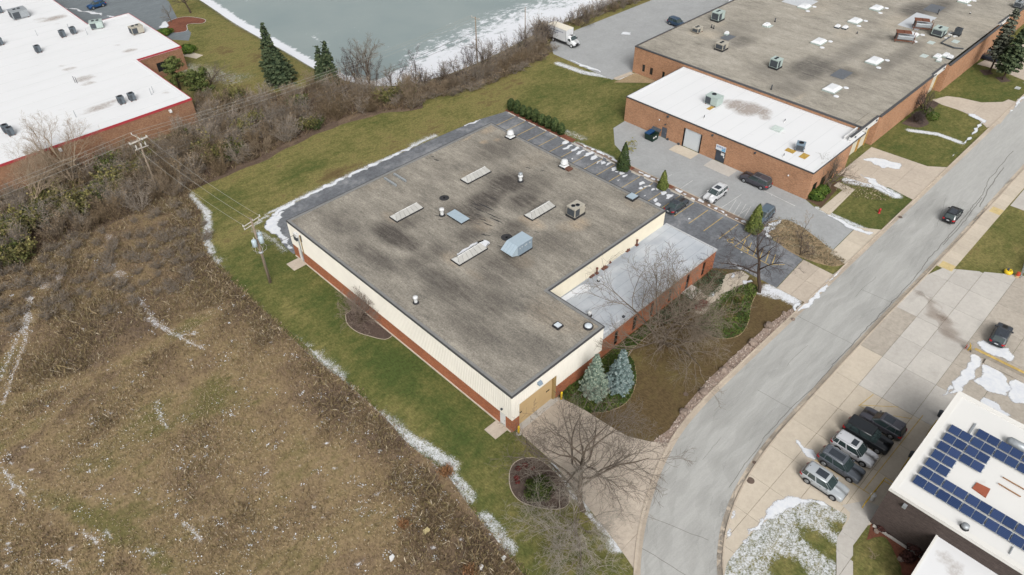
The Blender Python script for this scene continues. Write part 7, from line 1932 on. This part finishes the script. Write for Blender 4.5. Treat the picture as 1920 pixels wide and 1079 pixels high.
M_SPRUCEB = leafmat('blue_spruce_needles', [(0, S(70, 88, 86)), (.45, S(108, 130, 126)), (.8, S(148, 168, 166)), (1, S(176, 190, 186))])
M_SPRUCEB2 = leafmat('green_blue_spruce_needles', [(0, S(66, 82, 74)), (.45, S(100, 120, 106)), (.8, S(138, 154, 138)), (1, S(166, 176, 154))])
M_SPRUCED = leafmat('dark_spruce_needles', [(0, S(34, 46, 34)), (.5, S(62, 78, 56)), (1, S(98, 108, 76))])
M_ARBOR = leafmat('arborvitae_leaves', [(0, S(30, 44, 28)), (.5, S(54, 72, 42)), (1, S(92, 104, 60))])
M_ARBOR2 = leafmat('olive_arborvitae', [(0, S(48, 62, 36)), (.5, S(92, 106, 54)), (1, S(136, 140, 74))])
M_PINE = leafmat('pine_needles', [(0, S(48, 62, 36)), (.5, S(90, 104, 56)), (1, S(130, 138, 80))])
M_HEDGE = leafmat('green_hedge_leaves', [(0, S(34, 56, 24)), (.5, S(66, 92, 38)), (1, S(104, 122, 52))])
M_COVER = leafmat('ground_cover_leaves', [(0, S(40, 58, 30)), (.5, S(76, 96, 44)), (1, S(118, 126, 62))])
M_COVERB = leafmat('browned_ground_cover', [(0, S(62, 58, 34)), (.5, S(104, 98, 52)), (1, S(146, 128, 78))])
M_RED = leafmat('dark_red_leaves', [(0, S(70, 34, 34)), (1, S(128, 60, 56))])


def conifer(label, base, h, rad, mat, seed, group, cat='spruce tree', whorls=None, dens=1.0, droop=.25, name='spruce_tree', first=.04, leaf=.2, taper=.9, trunkr=.16, bare=None):
    rg = np.random.default_rng(seed)
    t = thing(name, label, cat, (base[0], base[1], 0), 0, group)
    tw = Tw(); tw.tube(np.array([[0, 0, -.2], [0, 0, h * .5], [0, 0, h * .97]]), [trunkr, trunkr * .6, .02], 7)
    C = []; T = []; Nn = []
    W = whorls or int(h * 2.6)
    for i in range(W):
        u = first + (1 - first) * (i + rg.uniform(-.2, .2)) / W; u = min(max(u, .01), .985); z = u * h
        r = rad * ((1 - u) ** taper) * rg.uniform(.82, 1.1) + .08
        if u < first + .06: r *= .88
        nb = max(4, int(4 + 7 * r / max(rad, .1)))
        a0 = rg.uniform(0, 6.28)
        for b in range(nb):
            if rg.uniform() > dens: continue
            a = a0 + b * 6.283 / nb + rg.normal(0, .12); rr = r * rg.uniform(.78, 1.08)
            d = np.array([math.cos(a), math.sin(a), -droop + .35 * u]); e = np.array([math.cos(a), math.sin(a), 0])
            tw.tube(np.array([[0, 0, z], e * rr * .5 + [0, 0, z - droop * rr * .25], e * rr * .95 + [0, 0, z - droop * rr * .35]]), [.035, .02, .008], 3)
            ns = max(3, int(rr / (leaf * .42)))
            for s in range(ns):
                f = (s + rg.uniform(.3, 1)) / ns
                if f < .18: continue
                p = e * rr * f + np.array([0, 0, z - droop * rr * f * .55 + .12 * rr * f * f])
                sp = leaf * (.55 + .9 * (1 - f)) + .04
                side = np.array([-math.sin(a), math.cos(a), 0])
                for q in range(3):
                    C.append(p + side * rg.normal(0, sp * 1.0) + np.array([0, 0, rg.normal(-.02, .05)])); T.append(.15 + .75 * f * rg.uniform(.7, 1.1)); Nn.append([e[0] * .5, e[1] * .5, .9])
    V, F, at = leaf_cloud(np.array(C), leaf, rg, tint=np.array(T), nrm=np.array(Nn))
    link('trunk', tw.mesh('trunk'), M_BARKD, t); link('crown', npmesh('crown', V, F, at), mat, t)
    return t


def shrub(label, loc, rx, ry, h, mat, seed, group, cat='shrub', name='evergreen_shrub', n=900, leaf=.1, shape='egg', stem=True, tip=.0):
    rg = np.random.default_rng(seed)
    t = thing(name, label, cat, loc, 0, group)
    d = rg.normal(size=(n, 3)); d /= np.linalg.norm(d, axis=1)[:, None]
    rad = rg.uniform(.62, 1.0, n) ** .6 * (1 + .10 * np.sin(d[:, 0] * 7 + seed) + .08 * np.sin(d[:, 2] * 9 + d[:, 1] * 5))
    if shape == 'cone':
        u = rg.uniform(0, 1, n) ** 1.25; a = rg.uniform(0, 6.283, n); k = rg.uniform(.7, 1.03, n) * (1 - u) ** .72 * (1 + .12 * np.sin(a * 4 + u * 11 + seed)) * np.minimum(1, (u + .1) * 5)
        C = np.column_stack([np.cos(a) * k * rx, np.sin(a) * k * ry, u * h]); N = np.column_stack([np.cos(a), np.sin(a), .5 + 0 * a])
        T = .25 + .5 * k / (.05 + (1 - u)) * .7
    elif shape == 'egg':
        z = d[:, 2] * .5 + .5; wv = np.sqrt(np.clip(1 - (2 * z - 1) ** 2, 0, 1)) * (1.12 - .35 * z)
        C = np.column_stack([d[:, 0] / (np.hypot(d[:, 0], d[:, 1]) + 1e-6) * wv * rx * rad, d[:, 1] / (np.hypot(d[:, 0], d[:, 1]) + 1e-6) * wv * ry * rad, z * h * (.97 + .05 * rad)]); N = d
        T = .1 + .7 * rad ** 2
    else:  # boxed hedge
        f = rg.integers(0, 5, n); p = rg.uniform(-1, 1, (n, 3))
        for ax, sg, i in ((0, 1, 0), (0, -1, 1), (1, 1, 2), (1, -1, 3), (2, 1, 4)): p[f == i, ax] = sg * rg.uniform(.86, 1.02, (f == i).sum())
        C = np.column_stack([p[:, 0] * rx, p[:, 1] * ry, (p[:, 2] * .5 + .5) * h]); N = p * [.6, .6, .8]
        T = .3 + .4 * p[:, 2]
    V, F, at = leaf_cloud(C, leaf, rg, tint=T, nrm=N)
    link('foliage', npmesh('foliage', V, F, at), mat, t)
    tw = Tw()
    for k in range(5 if stem else 0):
        a = k * 1.26; tw.tube(np.array([[.05 * math.cos(a), .05 * math.sin(a), -.1], [rx * .3 * math.cos(a), ry * .3 * math.sin(a), h * .45], [rx * .4 * math.cos(a), ry * .4 * math.sin(a), h * .75]]), [.04, .025, .01], 4)
    if stem: link('stems', tw.mesh('stems'), M_BARKD, t)
    return t


g1 = gp(1113, 738); g2 = gp(1160, 727)
conifer('grey green spruce, nearer the overhead door of two in the bed', g1, up_z((1113, 738), 664), 2.1, M_SPRUCEB2, 3, 'blue spruces by the front wall', leaf=.10, droop=.22, taper=.85, dens=.88, whorls=30)
conifer('silvery blue spruce, farther from the overhead door of two in the bed', g2, up_z((1160, 727), 655), 2.0, M_SPRUCEB, 4, 'blue spruces by the front wall', leaf=.105, droop=.27, taper=.78, dens=.86, whorls=26)
conifer('tall dark narrow spruce on the lake lawn behind a wider one', gp(512, 132), up_z((512, 132), 40), 2.9, M_SPRUCED, 5, 'lakeside spruces', dens=.82, leaf=.2, droop=.35)
conifer('wide dark bushy spruce on the lake lawn', gp(528, 155), up_z((528, 155), 88), 4.4, M_SPRUCED, 6, 'lakeside spruces', dens=.92, leaf=.22, droop=.3, taper=.75)
conifer('dark spruce at the lake shore, shorter of the joined pair', gp(608, 160), up_z((608, 160), 84), 2.3, M_SPRUCED, 7, 'lakeside spruces', dens=.78, leaf=.2, droop=.35)
conifer('dark spruce at the lake shore, taller of the joined pair', gp(622, 161), up_z((622, 161), 75), 2.6, M_SPRUCED, 8, 'lakeside spruces', dens=.78, leaf=.2, droop=.35)
conifer('tall ragged pine by the brick recess, dark trunk showing', gp(1855, 136), 13.5, 2.3, plain('x', S(90, 90, 90)) if False else leafmat('grey_pine', [(0, S(52, 58, 52)), (.5, S(88, 94, 82)), (1, S(124, 126, 108))]), 9, 'tall pines by the far driveway', 'pine tree', dens=.5, leaf=.2, droop=.3, taper=.5, first=.25, name='pine_tree', trunkr=.2)
conifer('broad dark green pine on the far lawn nearest the road', gp(1880, 150), 11.0, 3.2, M_SPRUCED, 10, 'tall pines by the far driveway', 'pine tree', dens=.6, leaf=.24, droop=.3, taper=.55, first=.2, name='pine_tree', trunkr=.2)


def pine(label, base, h, seed, crown):
    """open pine: bent trunk carrying rounded needle clumps"""
    rg = np.random.default_rng(seed); t = thing('pine_tree', label, 'pine tree', (base[0], base[1], 0), 0, 'pines beside the white roofed building')
    tw = Tw(); tw.tube(np.array([[0, 0, -.2], [.1, .2, h * .3], [-.1, .1, h * .6], [.2, 0, h * .9]]), [.22, .17, .12, .05], 7); C = []; N = []; T = []
    for k in range(crown):
        a = rg.uniform(0, 6.28); u = rg.uniform(.32, 1.0); r = rg.uniform(.7, 2.7) * (1.15 - .55 * u); c = np.array([math.cos(a) * r, math.sin(a) * r, u * h])
        tw.tube(np.array([[0, 0, max(.3, u * h - r * .6)], c * [.55, .55, 1] - [0, 0, .3], c]), [.07, .05, .02], 4)
        m = 120; d = rg.normal(size=(m, 3)); d /= np.linalg.norm(d, axis=1)[:, None]; s = rg.uniform(.55, .95)
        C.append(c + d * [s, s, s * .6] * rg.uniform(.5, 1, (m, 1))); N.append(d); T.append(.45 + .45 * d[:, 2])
    V, F, at = leaf_cloud(np.vstack(C), .14, rg, tint=np.concatenate(T), nrm=np.vstack(N))
    link('trunk', tw.mesh('trunk'), M_BARKD, t); link('crown', npmesh('crown', V, F, at), M_PINE, t)


pine('olive green pine close to the brick wall of the white roofed building', gp(338, 168), up_z((338, 168), 112), 31, 34)
pine('green pine with a visible trunk farther from the white roofed building', gp(381, 182), up_z((381, 182), 134), 32, 30)
for k in range(9):
    y = 90.9 - k * 1.63
    shrub(['dark clipped evergreen at the lake end of the nine hedge row', 'clipped evergreen, second from the lake end of the hedge row', 'clipped evergreen, third from the lake end of the hedge row', 'clipped evergreen, fourth from the lake end of the hedge row', 'clipped evergreen in the middle of the nine hedge row', 'clipped evergreen, fourth from the snowy end of the hedge row', 'clipped evergreen, third from the snowy end of the hedge row', 'clipped evergreen, second from the snowy end of the hedge row', 'dark clipped evergreen at the snowy end of the nine hedge row'][k], (88.45, y, 0), .82, .86, 2.5 + .25 * math.sin(k * 2.1), M_ARBOR, 60 + k, 'row of nine clipped evergreens', 'evergreen shrub', 'arborvitae', 1500, .13)
for (b, yt, r, m, sd, lb) in (((1168, 319), 268, 1.35, M_ARBOR, 71, 'dark conical evergreen at the top of the island between the two lots'), ((1242, 354), 320, 1.0, M_ARBOR2, 72, 'small conical evergreen in the middle of the island between the two lots'), ((1412, 434), 383, 1.45, M_ARBOR2, 73, 'olive evergreen with a thin bare base by the blue grey car')):
    c = gp(*b); shrub(lb, (c[0], c[1], 0), r, r, up_z(b, yt), m, sd, 'conical evergreens on the island', 'evergreen tree', 'arborvitae', 2600, .13, 'cone')
shrub('clipped round green hedge at the corner of the brick warehouse', (*gp(1528, 372), 0), 1.4, 1.6, 1.3, M_HEDGE, 74, 'green hedges', 'hedge', 'hedge', 1800, .11)
shrub('clipped green hedge under the dark window of the brick warehouse', (*gp(1541, 362), 0), 1.5, 1.2, 1.25, M_HEDGE, 75, 'green hedges', 'hedge', 'hedge', 1600, .11)
shrub('dark green hedge beside the wing of the white roofed building', (*gp(308, 66), 0), 2.4, 1.6, 1.4, M_HEDGE, 76, 'green hedges', 'hedge', 'hedge', 1300, .16)
shrub('green juniper clump at the wing corner of the white roofed building', (*gp(352, 98), 0), 2.0, 2.2, 1.5, M_HEDGE, 77, 'green hedges', 'hedge', 'hedge', 1300, .16)
shrub('rounded dark green yew in the middle of the mulch island', (*gp(1011, 923), 0), 1.75, 1.6, 1.35, leafmat('dark_yew', [(0, S(30, 42, 22)), (.5, S(58, 74, 34)), (1, S(96, 108, 52))]), 78, None, 'yew', 'yew_shrub', 2600, .1)
for k, (x, y, r) in enumerate([(969, 898, .36), (972, 881, .34), (984, 876, .38), (998, 880, .28), (970, 905, .24)]):
    shrub(f'small dark red bush on the mulch island, {["tallest by the western edge", "upper western", "top one", "right of the top one", "lowest western"][k]}', (*gp(x, y), 0), r, r, r * 1.3, M_RED, 80 + k, 'dark red bushes on the mulch island', 'shrub', 'red_shrub', 160, .09, 'egg', False)
for k, (x, y, r) in enumerate([(1652, 992, .5), (1714, 1035, .9), (1700, 1048, .7), (1668, 1000, .35), (1734, 215, 1.5), (1748, 224, 1.3), (1318, 573, .7), (1308, 580, .6), (1300, 40, .0)]):
    if r == 0: continue
    shrub(['dark purple shrub at the tip of the reddish bed', 'big purple brown shrub against the dark wall corner', 'brown shrub next to the big purple one', 'small purple shrub by the dark wall path', 'dark green shrub behind the grey twiggy tree', 'rounded green shrub on the lawn side of the grey twiggy tree', 'reddish shrub beside the entrance path', 'small reddish shrub by the entrance steps'][k], (*gp(x, y), 0), r, r, r * 1.1, [plain('z', S(1, 1, 1)) if False else leafmat('purple_leaves', [(0, S(52, 34, 34)), (1, S(104, 70, 64))]), M_HEDGE, M_RED][0 if k < 4 else 1 if k < 6 else 2], 90 + k, None, 'shrub', 'garden_shrub', 420, .1, 'egg', False)


def cover(name, poly, mat, dens, leaf, h, seed, tint=None, holes=()):
    """low leafy ground cover filling a bed"""
    rg = np.random.default_rng(seed); P = np.array(poly); x0, y0 = P.min(0); x1, y1 = P.max(0)
    n = int((x1 - x0) * (y1 - y0) * dens); Q = np.column_stack([rg.uniform(x0, x1, n), rg.uniform(y0, y1, n)]); Q = Q[pip(poly, Q)]
    hh = h * (.5 + .5 * np.sin(Q[:, 0] * 2.1) * np.sin(Q[:, 1] * 1.7)) + .05
    C = np.column_stack([Q, rg.uniform(.03, 1, len(Q)) ** .6 * hh + .03])
    T = .25 + .5 * (C[:, 2] / (h + .05)) + .15 * np.sin(Q[:, 0] * .9 + 1) * np.sin(Q[:, 1] * .8)
    V, F, at = leaf_cloud(C, leaf, rg, tint=T, nrm=np.tile([0, 0, .8], (len(C), 1)))
    o = link(name, npmesh(name, V, F, at), mat); o['kind'] = 'stuff'
    return o


cover('ground_cover', BEDS['spruce_bed'], M_COVER, 150, .10, .3, 1)
cover('ground_cover', BEDS['wall_bed'], leafmat('juniper_cover', [(0, S(52, 66, 48)), (.5, S(84, 98, 70)), (1, S(120, 128, 96))]), 60, .11, .6, 2)
_eb = BEDS['entrance_bed']; _ec = np.array(_eb).mean(0)
cover('ground_cover', _eb, M_COVER, 110, .10, .4, 3)
cover('ground_cover', [(p[0] * .45 + (_ec[0] + 1.5) * .55, p[1] * .45 + (_ec[1] + .8) * .55) for p in _eb], M_COVERB, 60, .11, .75, 4)
cover('dry_shrubbery', BEDS['snow_corner_bed'], leafmat('dry_grey_leaves', [(0, S(98, 88, 66)), (.5, S(146, 134, 108)), (1, S(190, 178, 150))]), 34, .10, .8, 5)
cover('dry_shrubbery', GL([(1566, 358), (1590, 338), (1640, 352), (1672, 372), (1660, 380), (1610, 372)]), leafmat('dry_grey_leaves', []) if 'dry_grey_leaves' in MATS else M_COVER, 16, .10, .4, 6)
cover('yellow_grass_clump', GL([(1175, 268), (1185, 262), (1196, 275), (1185, 290), (1174, 285)]), leafmat('yellow_grass', [(0, S(130, 128, 50)), (1, S(188, 180, 80))]), 20, .12, .9, 7)

cover('gravel', GST, leafmat('gravel_stones', [(0, S(120, 100, 90)), (.5, S(176, 156, 142)), (1, S(222, 208, 196))]), 55, .10, .06, 21)
# brush: leafless bushes of the thicket and the shore, every bush on its own
BT = {}
M_BR = [plain('brown_twigs', S(146, 130, 110), .9, .1, var=.25, scale=1.0, objvar=.22), plain('grey_brown_twigs', S(156, 146, 134), .9, .1, var=.25, scale=1.0, objvar=.2), plain('reddish_twigs', S(140, 122, 98), .9, .1, var=.25, scale=1.0, objvar=.2)]
M_BL = [leafmat('olive_brush_leaves', [(0, S(64, 68, 40)), (.5, S(102, 104, 62)), (1, S(148, 138, 86))], objvar=.25), leafmat('brown_brush_leaves', [(0, S(90, 76, 60)), (.5, S(128, 110, 88)), (1, S(166, 146, 120))], objvar=.22), leafmat('dark_green_brush', [(0, S(44, 56, 32)), (.5, S(72, 86, 44)), (1, S(110, 114, 60))], objvar=.2)]


def bush_mesh(seed, stems, h, spread, sub, leaves, leaf):
    rg = np.random.default_rng(seed); tw = Tw(); tips = []
    for k in range(stems):
        a = rg.uniform(0, 6.283); s = rg.uniform(.15, 1) ** .6 * spread; L = h * rg.uniform(.6, 1.1) * (1.1 - .35 * s / max(spread, .1))
        b = np.array([math.cos(a), math.sin(a), 0]); p0 = b * .3 * rg.uniform(0, 1); p1 = b * s * .6 + [0, 0, L * .55] + rg.normal(0, .12, 3); p2 = b * s + [0, 0, L] + rg.normal(0, .18, 3)
        tw.tube(np.array([p0, p1, p2]), [.03, .022, .01], 3)
        for q in range(sub):
            u = rg.uniform(.25, 1); st = p0 + (p1 - p0) * u * 2 if u < .5 else p1 + (p2 - p1) * (u - .5) * 2
            d = rg.normal(0, 1, 3) * [1, 1, .6] + b * .6 + [0, 0, .9]; d /= np.linalg.norm(d); e = st + d * rg.uniform(.35, .95)
            tw.tube(np.array([st, (st + e) / 2 + rg.normal(0, .05, 3), e]), [.018, .014, .008], 3); tips.append(e); tips.append((st + e) / 2)
    me = tw.mesh('twigs'); lf = None
    if leaves:
        tips = np.array(tips); C = tips[rg.integers(0, len(tips), leaves)] + rg.normal(0, .14, (leaves, 3)); C[:, 2] = np.abs(C[:, 2])
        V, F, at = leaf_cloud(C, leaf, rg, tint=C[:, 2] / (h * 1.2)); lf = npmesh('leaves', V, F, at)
    return me, lf


for k in range(4): BT[('bare', k)] = bush_mesh(100 + k, 20, 2.6, 1.7, 13, 160, .07)
for k in range(3): BT[('leafy', k)] = bush_mesh(120 + k, 14, 2.3, 1.6, 9, 700, .13)
for k in range(3): BT[('tall', k)] = bush_mesh(140 + k, 22, 4.2, 2.0, 14, 160, .08)
for k in range(2): BT[('low', k)] = bush_mesh(160 + k, 18, 1.3, 1.1, 9, 200, .07)
BLAB = {'bare': 'leafless brown bush in the thicket below the power line', 'leafy': 'olive leaved bush in the thicket below the power line', 'tall': 'tall leafless bush in the thicket below the power line', 'low': 'low brown bush along the edge of the shore brush', 'shore': 'leafless brown bush in the brush strip along the lake', 'dark': 'dark green bush in the thicket below the power line'}


def bush(kind, x, y, s, lab, group, mt=None, ml=None, z=0.0):
    n = {'bare': 4, 'leafy': 3, 'tall': 3, 'low': 2}[kind]; tw, lf = BT[(kind, rnd.randrange(n))]
    t = thing('bush', BLAB[lab], 'bush', (x, y, z), rnd.uniform(0, 6.28), group); t.scale = (s * rnd.uniform(.9, 1.15), s * rnd.uniform(.9, 1.15), s * rnd.uniform(.85, 1.15))
    link('twigs', tw, None, t); link('leaves', lf, None, t)
    return t


def setmats():
    for (k, i), (tw, lf) in BT.items():
        tw.materials.clear(); tw.materials.append(M_BR[i % 3]); lf.materials.clear(); lf.materials.append(M_BL[0] if k == 'leafy' and i != 1 else M_BL[2] if k == 'leafy' else M_BL[1])


setmats()
TH = GL([(-40, 400), (60, 345), (140, 310), (240, 270), (330, 225), (372, 200), (430, 190), (500, 178), (560, 172), (620, 168), (700, 175), (775, 178), (783, 205), (735, 208), (690, 210), (645, 222), (560, 260), (500, 290), (430, 322), (370, 352), (345, 372), (250, 400), (150, 440), (0, 520), (-40, 540)])
GREENS = [((50, 440), 12), ((170, 365), 10), ((110, 400), 10), ((235, 330), 9), ((270, 315), 6), ((200, 350), 8), ((30, 480), 8), ((750, 195), 8), ((735, 203), 7), ((580, 240), 5), ((420, 300), 5), ((330, 260), 6), ((370, 300), 5), ((480, 230), 4)]
cand = []
P0 = np.array(TH); x0, y0 = P0.min(0); x1, y1 = P0.max(0)
while len(cand) < 190:
    p = (rnd.uniform(max(x0, -12), x1), rnd.uniform(y0, y1))
    if not pip(TH, [p])[0] or (p[0] < 44.5 and p[1] > 127.5): continue
    if any((p[0] - q[0]) ** 2 + (p[1] - q[1]) ** 2 < 1.35 ** 2 for q in cand): continue
    cand.append(p)
gw = [(G(*g).xy, r * .45) for g, r in GREENS]
for p in cand:
    green = any((p[0] - c[0]) ** 2 + (p[1] - c[1]) ** 2 < r * r for c, r in gw)
    kind = 'leafy' if green and rnd.random() < .85 else rnd.choice(['bare', 'bare', 'bare', 'tall', 'leafy' if rnd.random() < .25 else 'bare'])
    zz = float(ground_z(np.array([p]))[0])
    bush(kind, p[0], p[1], rnd.uniform(.9, 1.5), kind, 'bushes of the thicket below the power line', z=zz)
RGH = GL([(-30, 480), (120, 455), (250, 412), (350, 380), (384, 420), (388, 480), (350, 560), (230, 590), (100, 600), (-30, 640)]); low = []
for _ in range(4000):
    p = (rnd.uniform(-14, 31), rnd.uniform(58, 112))
    if len(low) > 85: break
    if pip(RGH, [p])[0] and all((p[0] - q[0]) ** 2 + (p[1] - q[1]) ** 2 > 2.6 for q in low): low.append(p)
BLAB['rough'] = 'low brown bush on the rough ground between thicket and meadow'


def arrays(me):
    V = np.empty(len(me.vertices) * 3, np.float32); me.vertices.foreach_get('co', V)
    F = np.empty(len(me.loops), np.int32); me.loops.foreach_get('vertex_index', F)
    return V.reshape(-1, 3), F.reshape(-1, 4)


def thicket_mass(name, spots, mat_t, mat_l):
    """brush too tangled to tell the bushes apart: one mass of twigs and one of leaves"""
    for nm, j, m in ((name, 0, mat_t), (name, 1, mat_l)):
        Vs, Fs, Ts, k = [], [], [], 0
        for x, y, z, s, kd in spots:
            n = {'bare': 4, 'leafy': 3, 'tall': 3, 'low': 2}[kd]; V, F = arrays(BT[(kd, int(x * 7 + y) % n)][j]); a = (x * 1.7 + y) % 6.28
            ca, sa = math.cos(a), math.sin(a)
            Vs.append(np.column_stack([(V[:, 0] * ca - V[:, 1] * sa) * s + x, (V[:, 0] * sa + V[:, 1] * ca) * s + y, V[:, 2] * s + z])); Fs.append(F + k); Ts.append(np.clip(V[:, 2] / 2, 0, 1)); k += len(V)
        o = link(nm, npmesh(nm, np.vstack(Vs), np.vstack(Fs), {'tint': np.concatenate(Ts)}), m); o['kind'] = 'stuff'


thicket_mass('rough_brush', [(p[0], p[1], 0, rnd.uniform(.55, 1.1), 'low') for p in low], M_BR[1], M_BL[1])
SHM = []
edge = resample(curve(GL([(786, 200), (800, 190), (850, 180), (900, 168), (940, 150), (975, 135), (1010, 118), (1036, 100), (1040, 85)]), 4), 1.5)
for p in edge:
    for k in range(3):
        q = (p[0] + rnd.uniform(-.5, .5), p[1] + .7 + k * 1.9 + rnd.uniform(-.6, .6))
        if q[0] > 114.6 and q[1] < 108.4: continue
        zz = float(ground_z(np.array([q]))[0])
        if k == 2: SHM.append((q[0], q[1], zz, rnd.uniform(.9, 1.4), rnd.choice(['bare', 'tall'])))
        else: bush('bare' if k else 'low', q[0], q[1], rnd.uniform(.9, 1.3), 'shore' if k else 'low', 'bushes of the strip along the lake', z=zz)
edge = resample(curve([(117.5, 109.8), (126, 110.3), (142, 109.6), (160, 109.2), (190, 108.4), (215, 107.8)], 4), 2.3)
for p in edge:
    for k in range(2):
        q = (p[0] + rnd.uniform(-.6, .6), p[1] + k * 2.2 + rnd.uniform(-.5, .7)); zz = float(ground_z(np.array([q]))[0])
        if k: SHM.append((q[0], q[1], zz, rnd.uniform(.85, 1.3), rnd.choice(['bare', 'tall'])))
        else: bush(rnd.choice(['bare', 'low']), q[0], q[1], rnd.uniform(.85, 1.2), 'shore', 'bushes of the strip along the lake', z=zz)
thicket_mass('shore_brush', SHM, M_BR[1], M_BL[1])
_u = np.column_stack([NR.uniform(-12, 76, 500), NR.uniform(104, 131, 500)]); _u = _u[pip(TH, _u)]; _u = _u[(_u[:, 0] > 45) | (_u[:, 1] < 127.3)][:150]
thicket_mass('thicket_undergrowth', [(p[0], p[1], 0, rnd.uniform(.8, 1.3), rnd.choice(['bare', 'low', 'bare', 'tall'])) for p in _u], M_BR[1], M_BL[1])

# weeds and dry grass of the meadow
M_DRY = leafmat('dry_weeds', [(0, S(98, 82, 70)), (.25, S(128, 108, 90)), (.5, S(152, 132, 102)), (.7, S(146, 134, 92)), (.88, S(186, 164, 126)), (1, S(206, 192, 166))], objvar=0)


def weeds(name, Q, h, wd, blades, tint, seed, lean=.45):
    rg = np.random.default_rng(seed); n = len(Q); B = np.repeat(np.column_stack([Q, np.zeros(n)]), blades, 0); m = len(B)
    B[:, :2] += rg.normal(0, .13, (m, 2)); H = np.repeat(h, blades) * rg.uniform(.5, 1.2, m); a = rg.uniform(0, 6.283, m); L = np.column_stack([rg.normal(0, lean, m) * H, rg.normal(0, lean, m) * H, H])
    s = np.column_stack([np.cos(a), np.sin(a), np.zeros(m)]) * (wd * rg.uniform(.6, 1.4, m))[:, None]
    V = np.stack([B - s, B + s, B + L * .6 + s * .8 + rg.normal(0, .03, (m, 3)), B + L], 1).reshape(-1, 3); F = np.arange(4 * m).reshape(-1, 4)
    T = np.clip(np.repeat(tint, blades) + rg.normal(0, .28, m), 0, 1)
    o = link(name, npmesh(name, V, F, {'tint': np.repeat(T, 4)}), M_DRY); o['kind'] = 'stuff'
    return o


_q = np.column_stack([NR.uniform(-22, 33, 190000), NR.uniform(13, 110, 190000)])
_q = _q[pip(MPOLY, _q)]
_vis = pip(GL([(-60, 380), (360, 340), (450, 500), (1000, 1100), (-60, 1130)]), _q)
_q = _q[_vis]
_sn = meadow_snow(_q); _tn = meadow_tone(_q)
_q, _sn, _tn = _q[_sn < .45], _sn[_sn < .45], _tn[_sn < .45]
_lf = np.sin(_q[:, 0] * .31 + 2 * np.sin(_q[:, 1] * .13)) * np.sin(_q[:, 1] * .27 + 1.3)
_keep = NR.uniform(0, 1, len(_q)) < np.clip(.55 + .3 * _tn + .25 * _lf, .15, 1)
_q, _tn, _lf = _q[_keep], _tn[_keep], _lf[_keep]
weeds('dry_grass', _q, .16 + .28 * np.clip(_tn - .3, 0, 1) + .05 * _lf, .026, 3, np.clip(.64 - .55 * (_tn - .35) + .10 * _lf, .05, .95), 1)
_l2f = np.sin(_q[:, 0] * 1.1 + 1.5 * np.sin(_q[:, 1] * .7)) * np.sin(_q[:, 1] * .9 + np.sin(_q[:, 0] * .5))
_b = _q[NR.uniform(0, 1, len(_q)) < .34 * smooth01((_tn - .52 + .12 * _lf + .16 * _l2f) / .4)]
weeds('tall_weeds', _b, NR.uniform(.3, .75, len(_b)), .02, 6, NR.uniform(.2, .85, len(_b)), 2, .9)
_f = []
for _ in range(340):
    c = G(rnd.uniform(0, 900), rnd.uniform(470, 1079)).xy; r = rnd.expovariate(1 / .22)
    for _k in range(rnd.randint(2, 12)): _f.append((c[0] + rnd.gauss(0, .1 + r), c[1] + rnd.gauss(0, .1 + r), rnd.uniform(.06, .22)))
for ln in TRACKS:
    for p in resample(ln, .2):
        for _k in range(2): _f.append((p[0] + rnd.gauss(0, .3), p[1] + rnd.gauss(0, .3), rnd.uniform(.1, .3)))
_f = np.array(_f); _f = _f[pip(MPOLY, _f[:, :2])]
V, F, at = leaf_cloud(_f, .065, NR, nrm=np.tile([0, 0, 1.5], (len(_f), 1)))
o = link('snow_flecks', npmesh('snow_flecks', V, F), M_SNOW); o['kind'] = 'stuff'
for k, (x, y, r, m) in enumerate([(838, 885, .7, 0), (881, 1072, .6, 0), (757, 985, .3, 0)]):
    c = gp(x, y); rg = np.random.default_rng(k); d = rg.normal(0, r * .5, (150, 2)) + c
    o = weeds('rusty_weed', d, np.full(150, .5), .02, 3, np.full(150, .5), 5 + k); o.data.materials.clear(); o.data.materials.append(leafmat('rust_orange', [(0, S(150, 112, 80)), (1, S(186, 140, 100))])); o['kind'] = 'stuff'
# weeds standing low in the brush floor
_p = np.column_stack([NR.uniform(-12, 78, 14000), NR.uniform(100, 131, 14000)]); _p = _p[pip(TH, _p)]; _p = _p[(_p[:, 0] > 44.5) | (_p[:, 1] < 128)]
o = weeds('undergrowth', _p, np.full(len(_p), .8), .03, 5, NR.uniform(.05, .45, len(_p)), 9, .5)
# grass clipped short in the lawns: only the rough edges show blades
_e = np.array(resample(MEADOW_EDGE, .12)); _e = _e + NR.normal(0, .25, _e.shape)
weeds('rough_grass', _e, np.full(len(_e), .3), .03, 4, np.full(len(_e), .6), 10)
for k, (x, y, s) in enumerate([(800, 998, .35), (735, 1047, .3), (902, 1065, .22), (945, 1048, .2)]):
    c = G(x, y); o = MB().prism(ragged([(-s, -s * .7), (s, -s * .6), (s * .9, s * .7), (-s * .7, s * .8)], .06, .2, k), 0, s * .8).build('litter_scrap', plain('yellowish_foam', S(216, 200, 150)) if k == 0 else M_WHITE); o.location = (c.x, c.y, .1)
    tag(o, ['yellowish foam lump lying in the dark weeds of the meadow', 'white crumpled scrap lying in the meadow weeds', 'small white scrap in the weeds near the rusty plant', 'smallest white scrap near the snowy meadow edge'][k], 'litter', 'litter in the meadow')
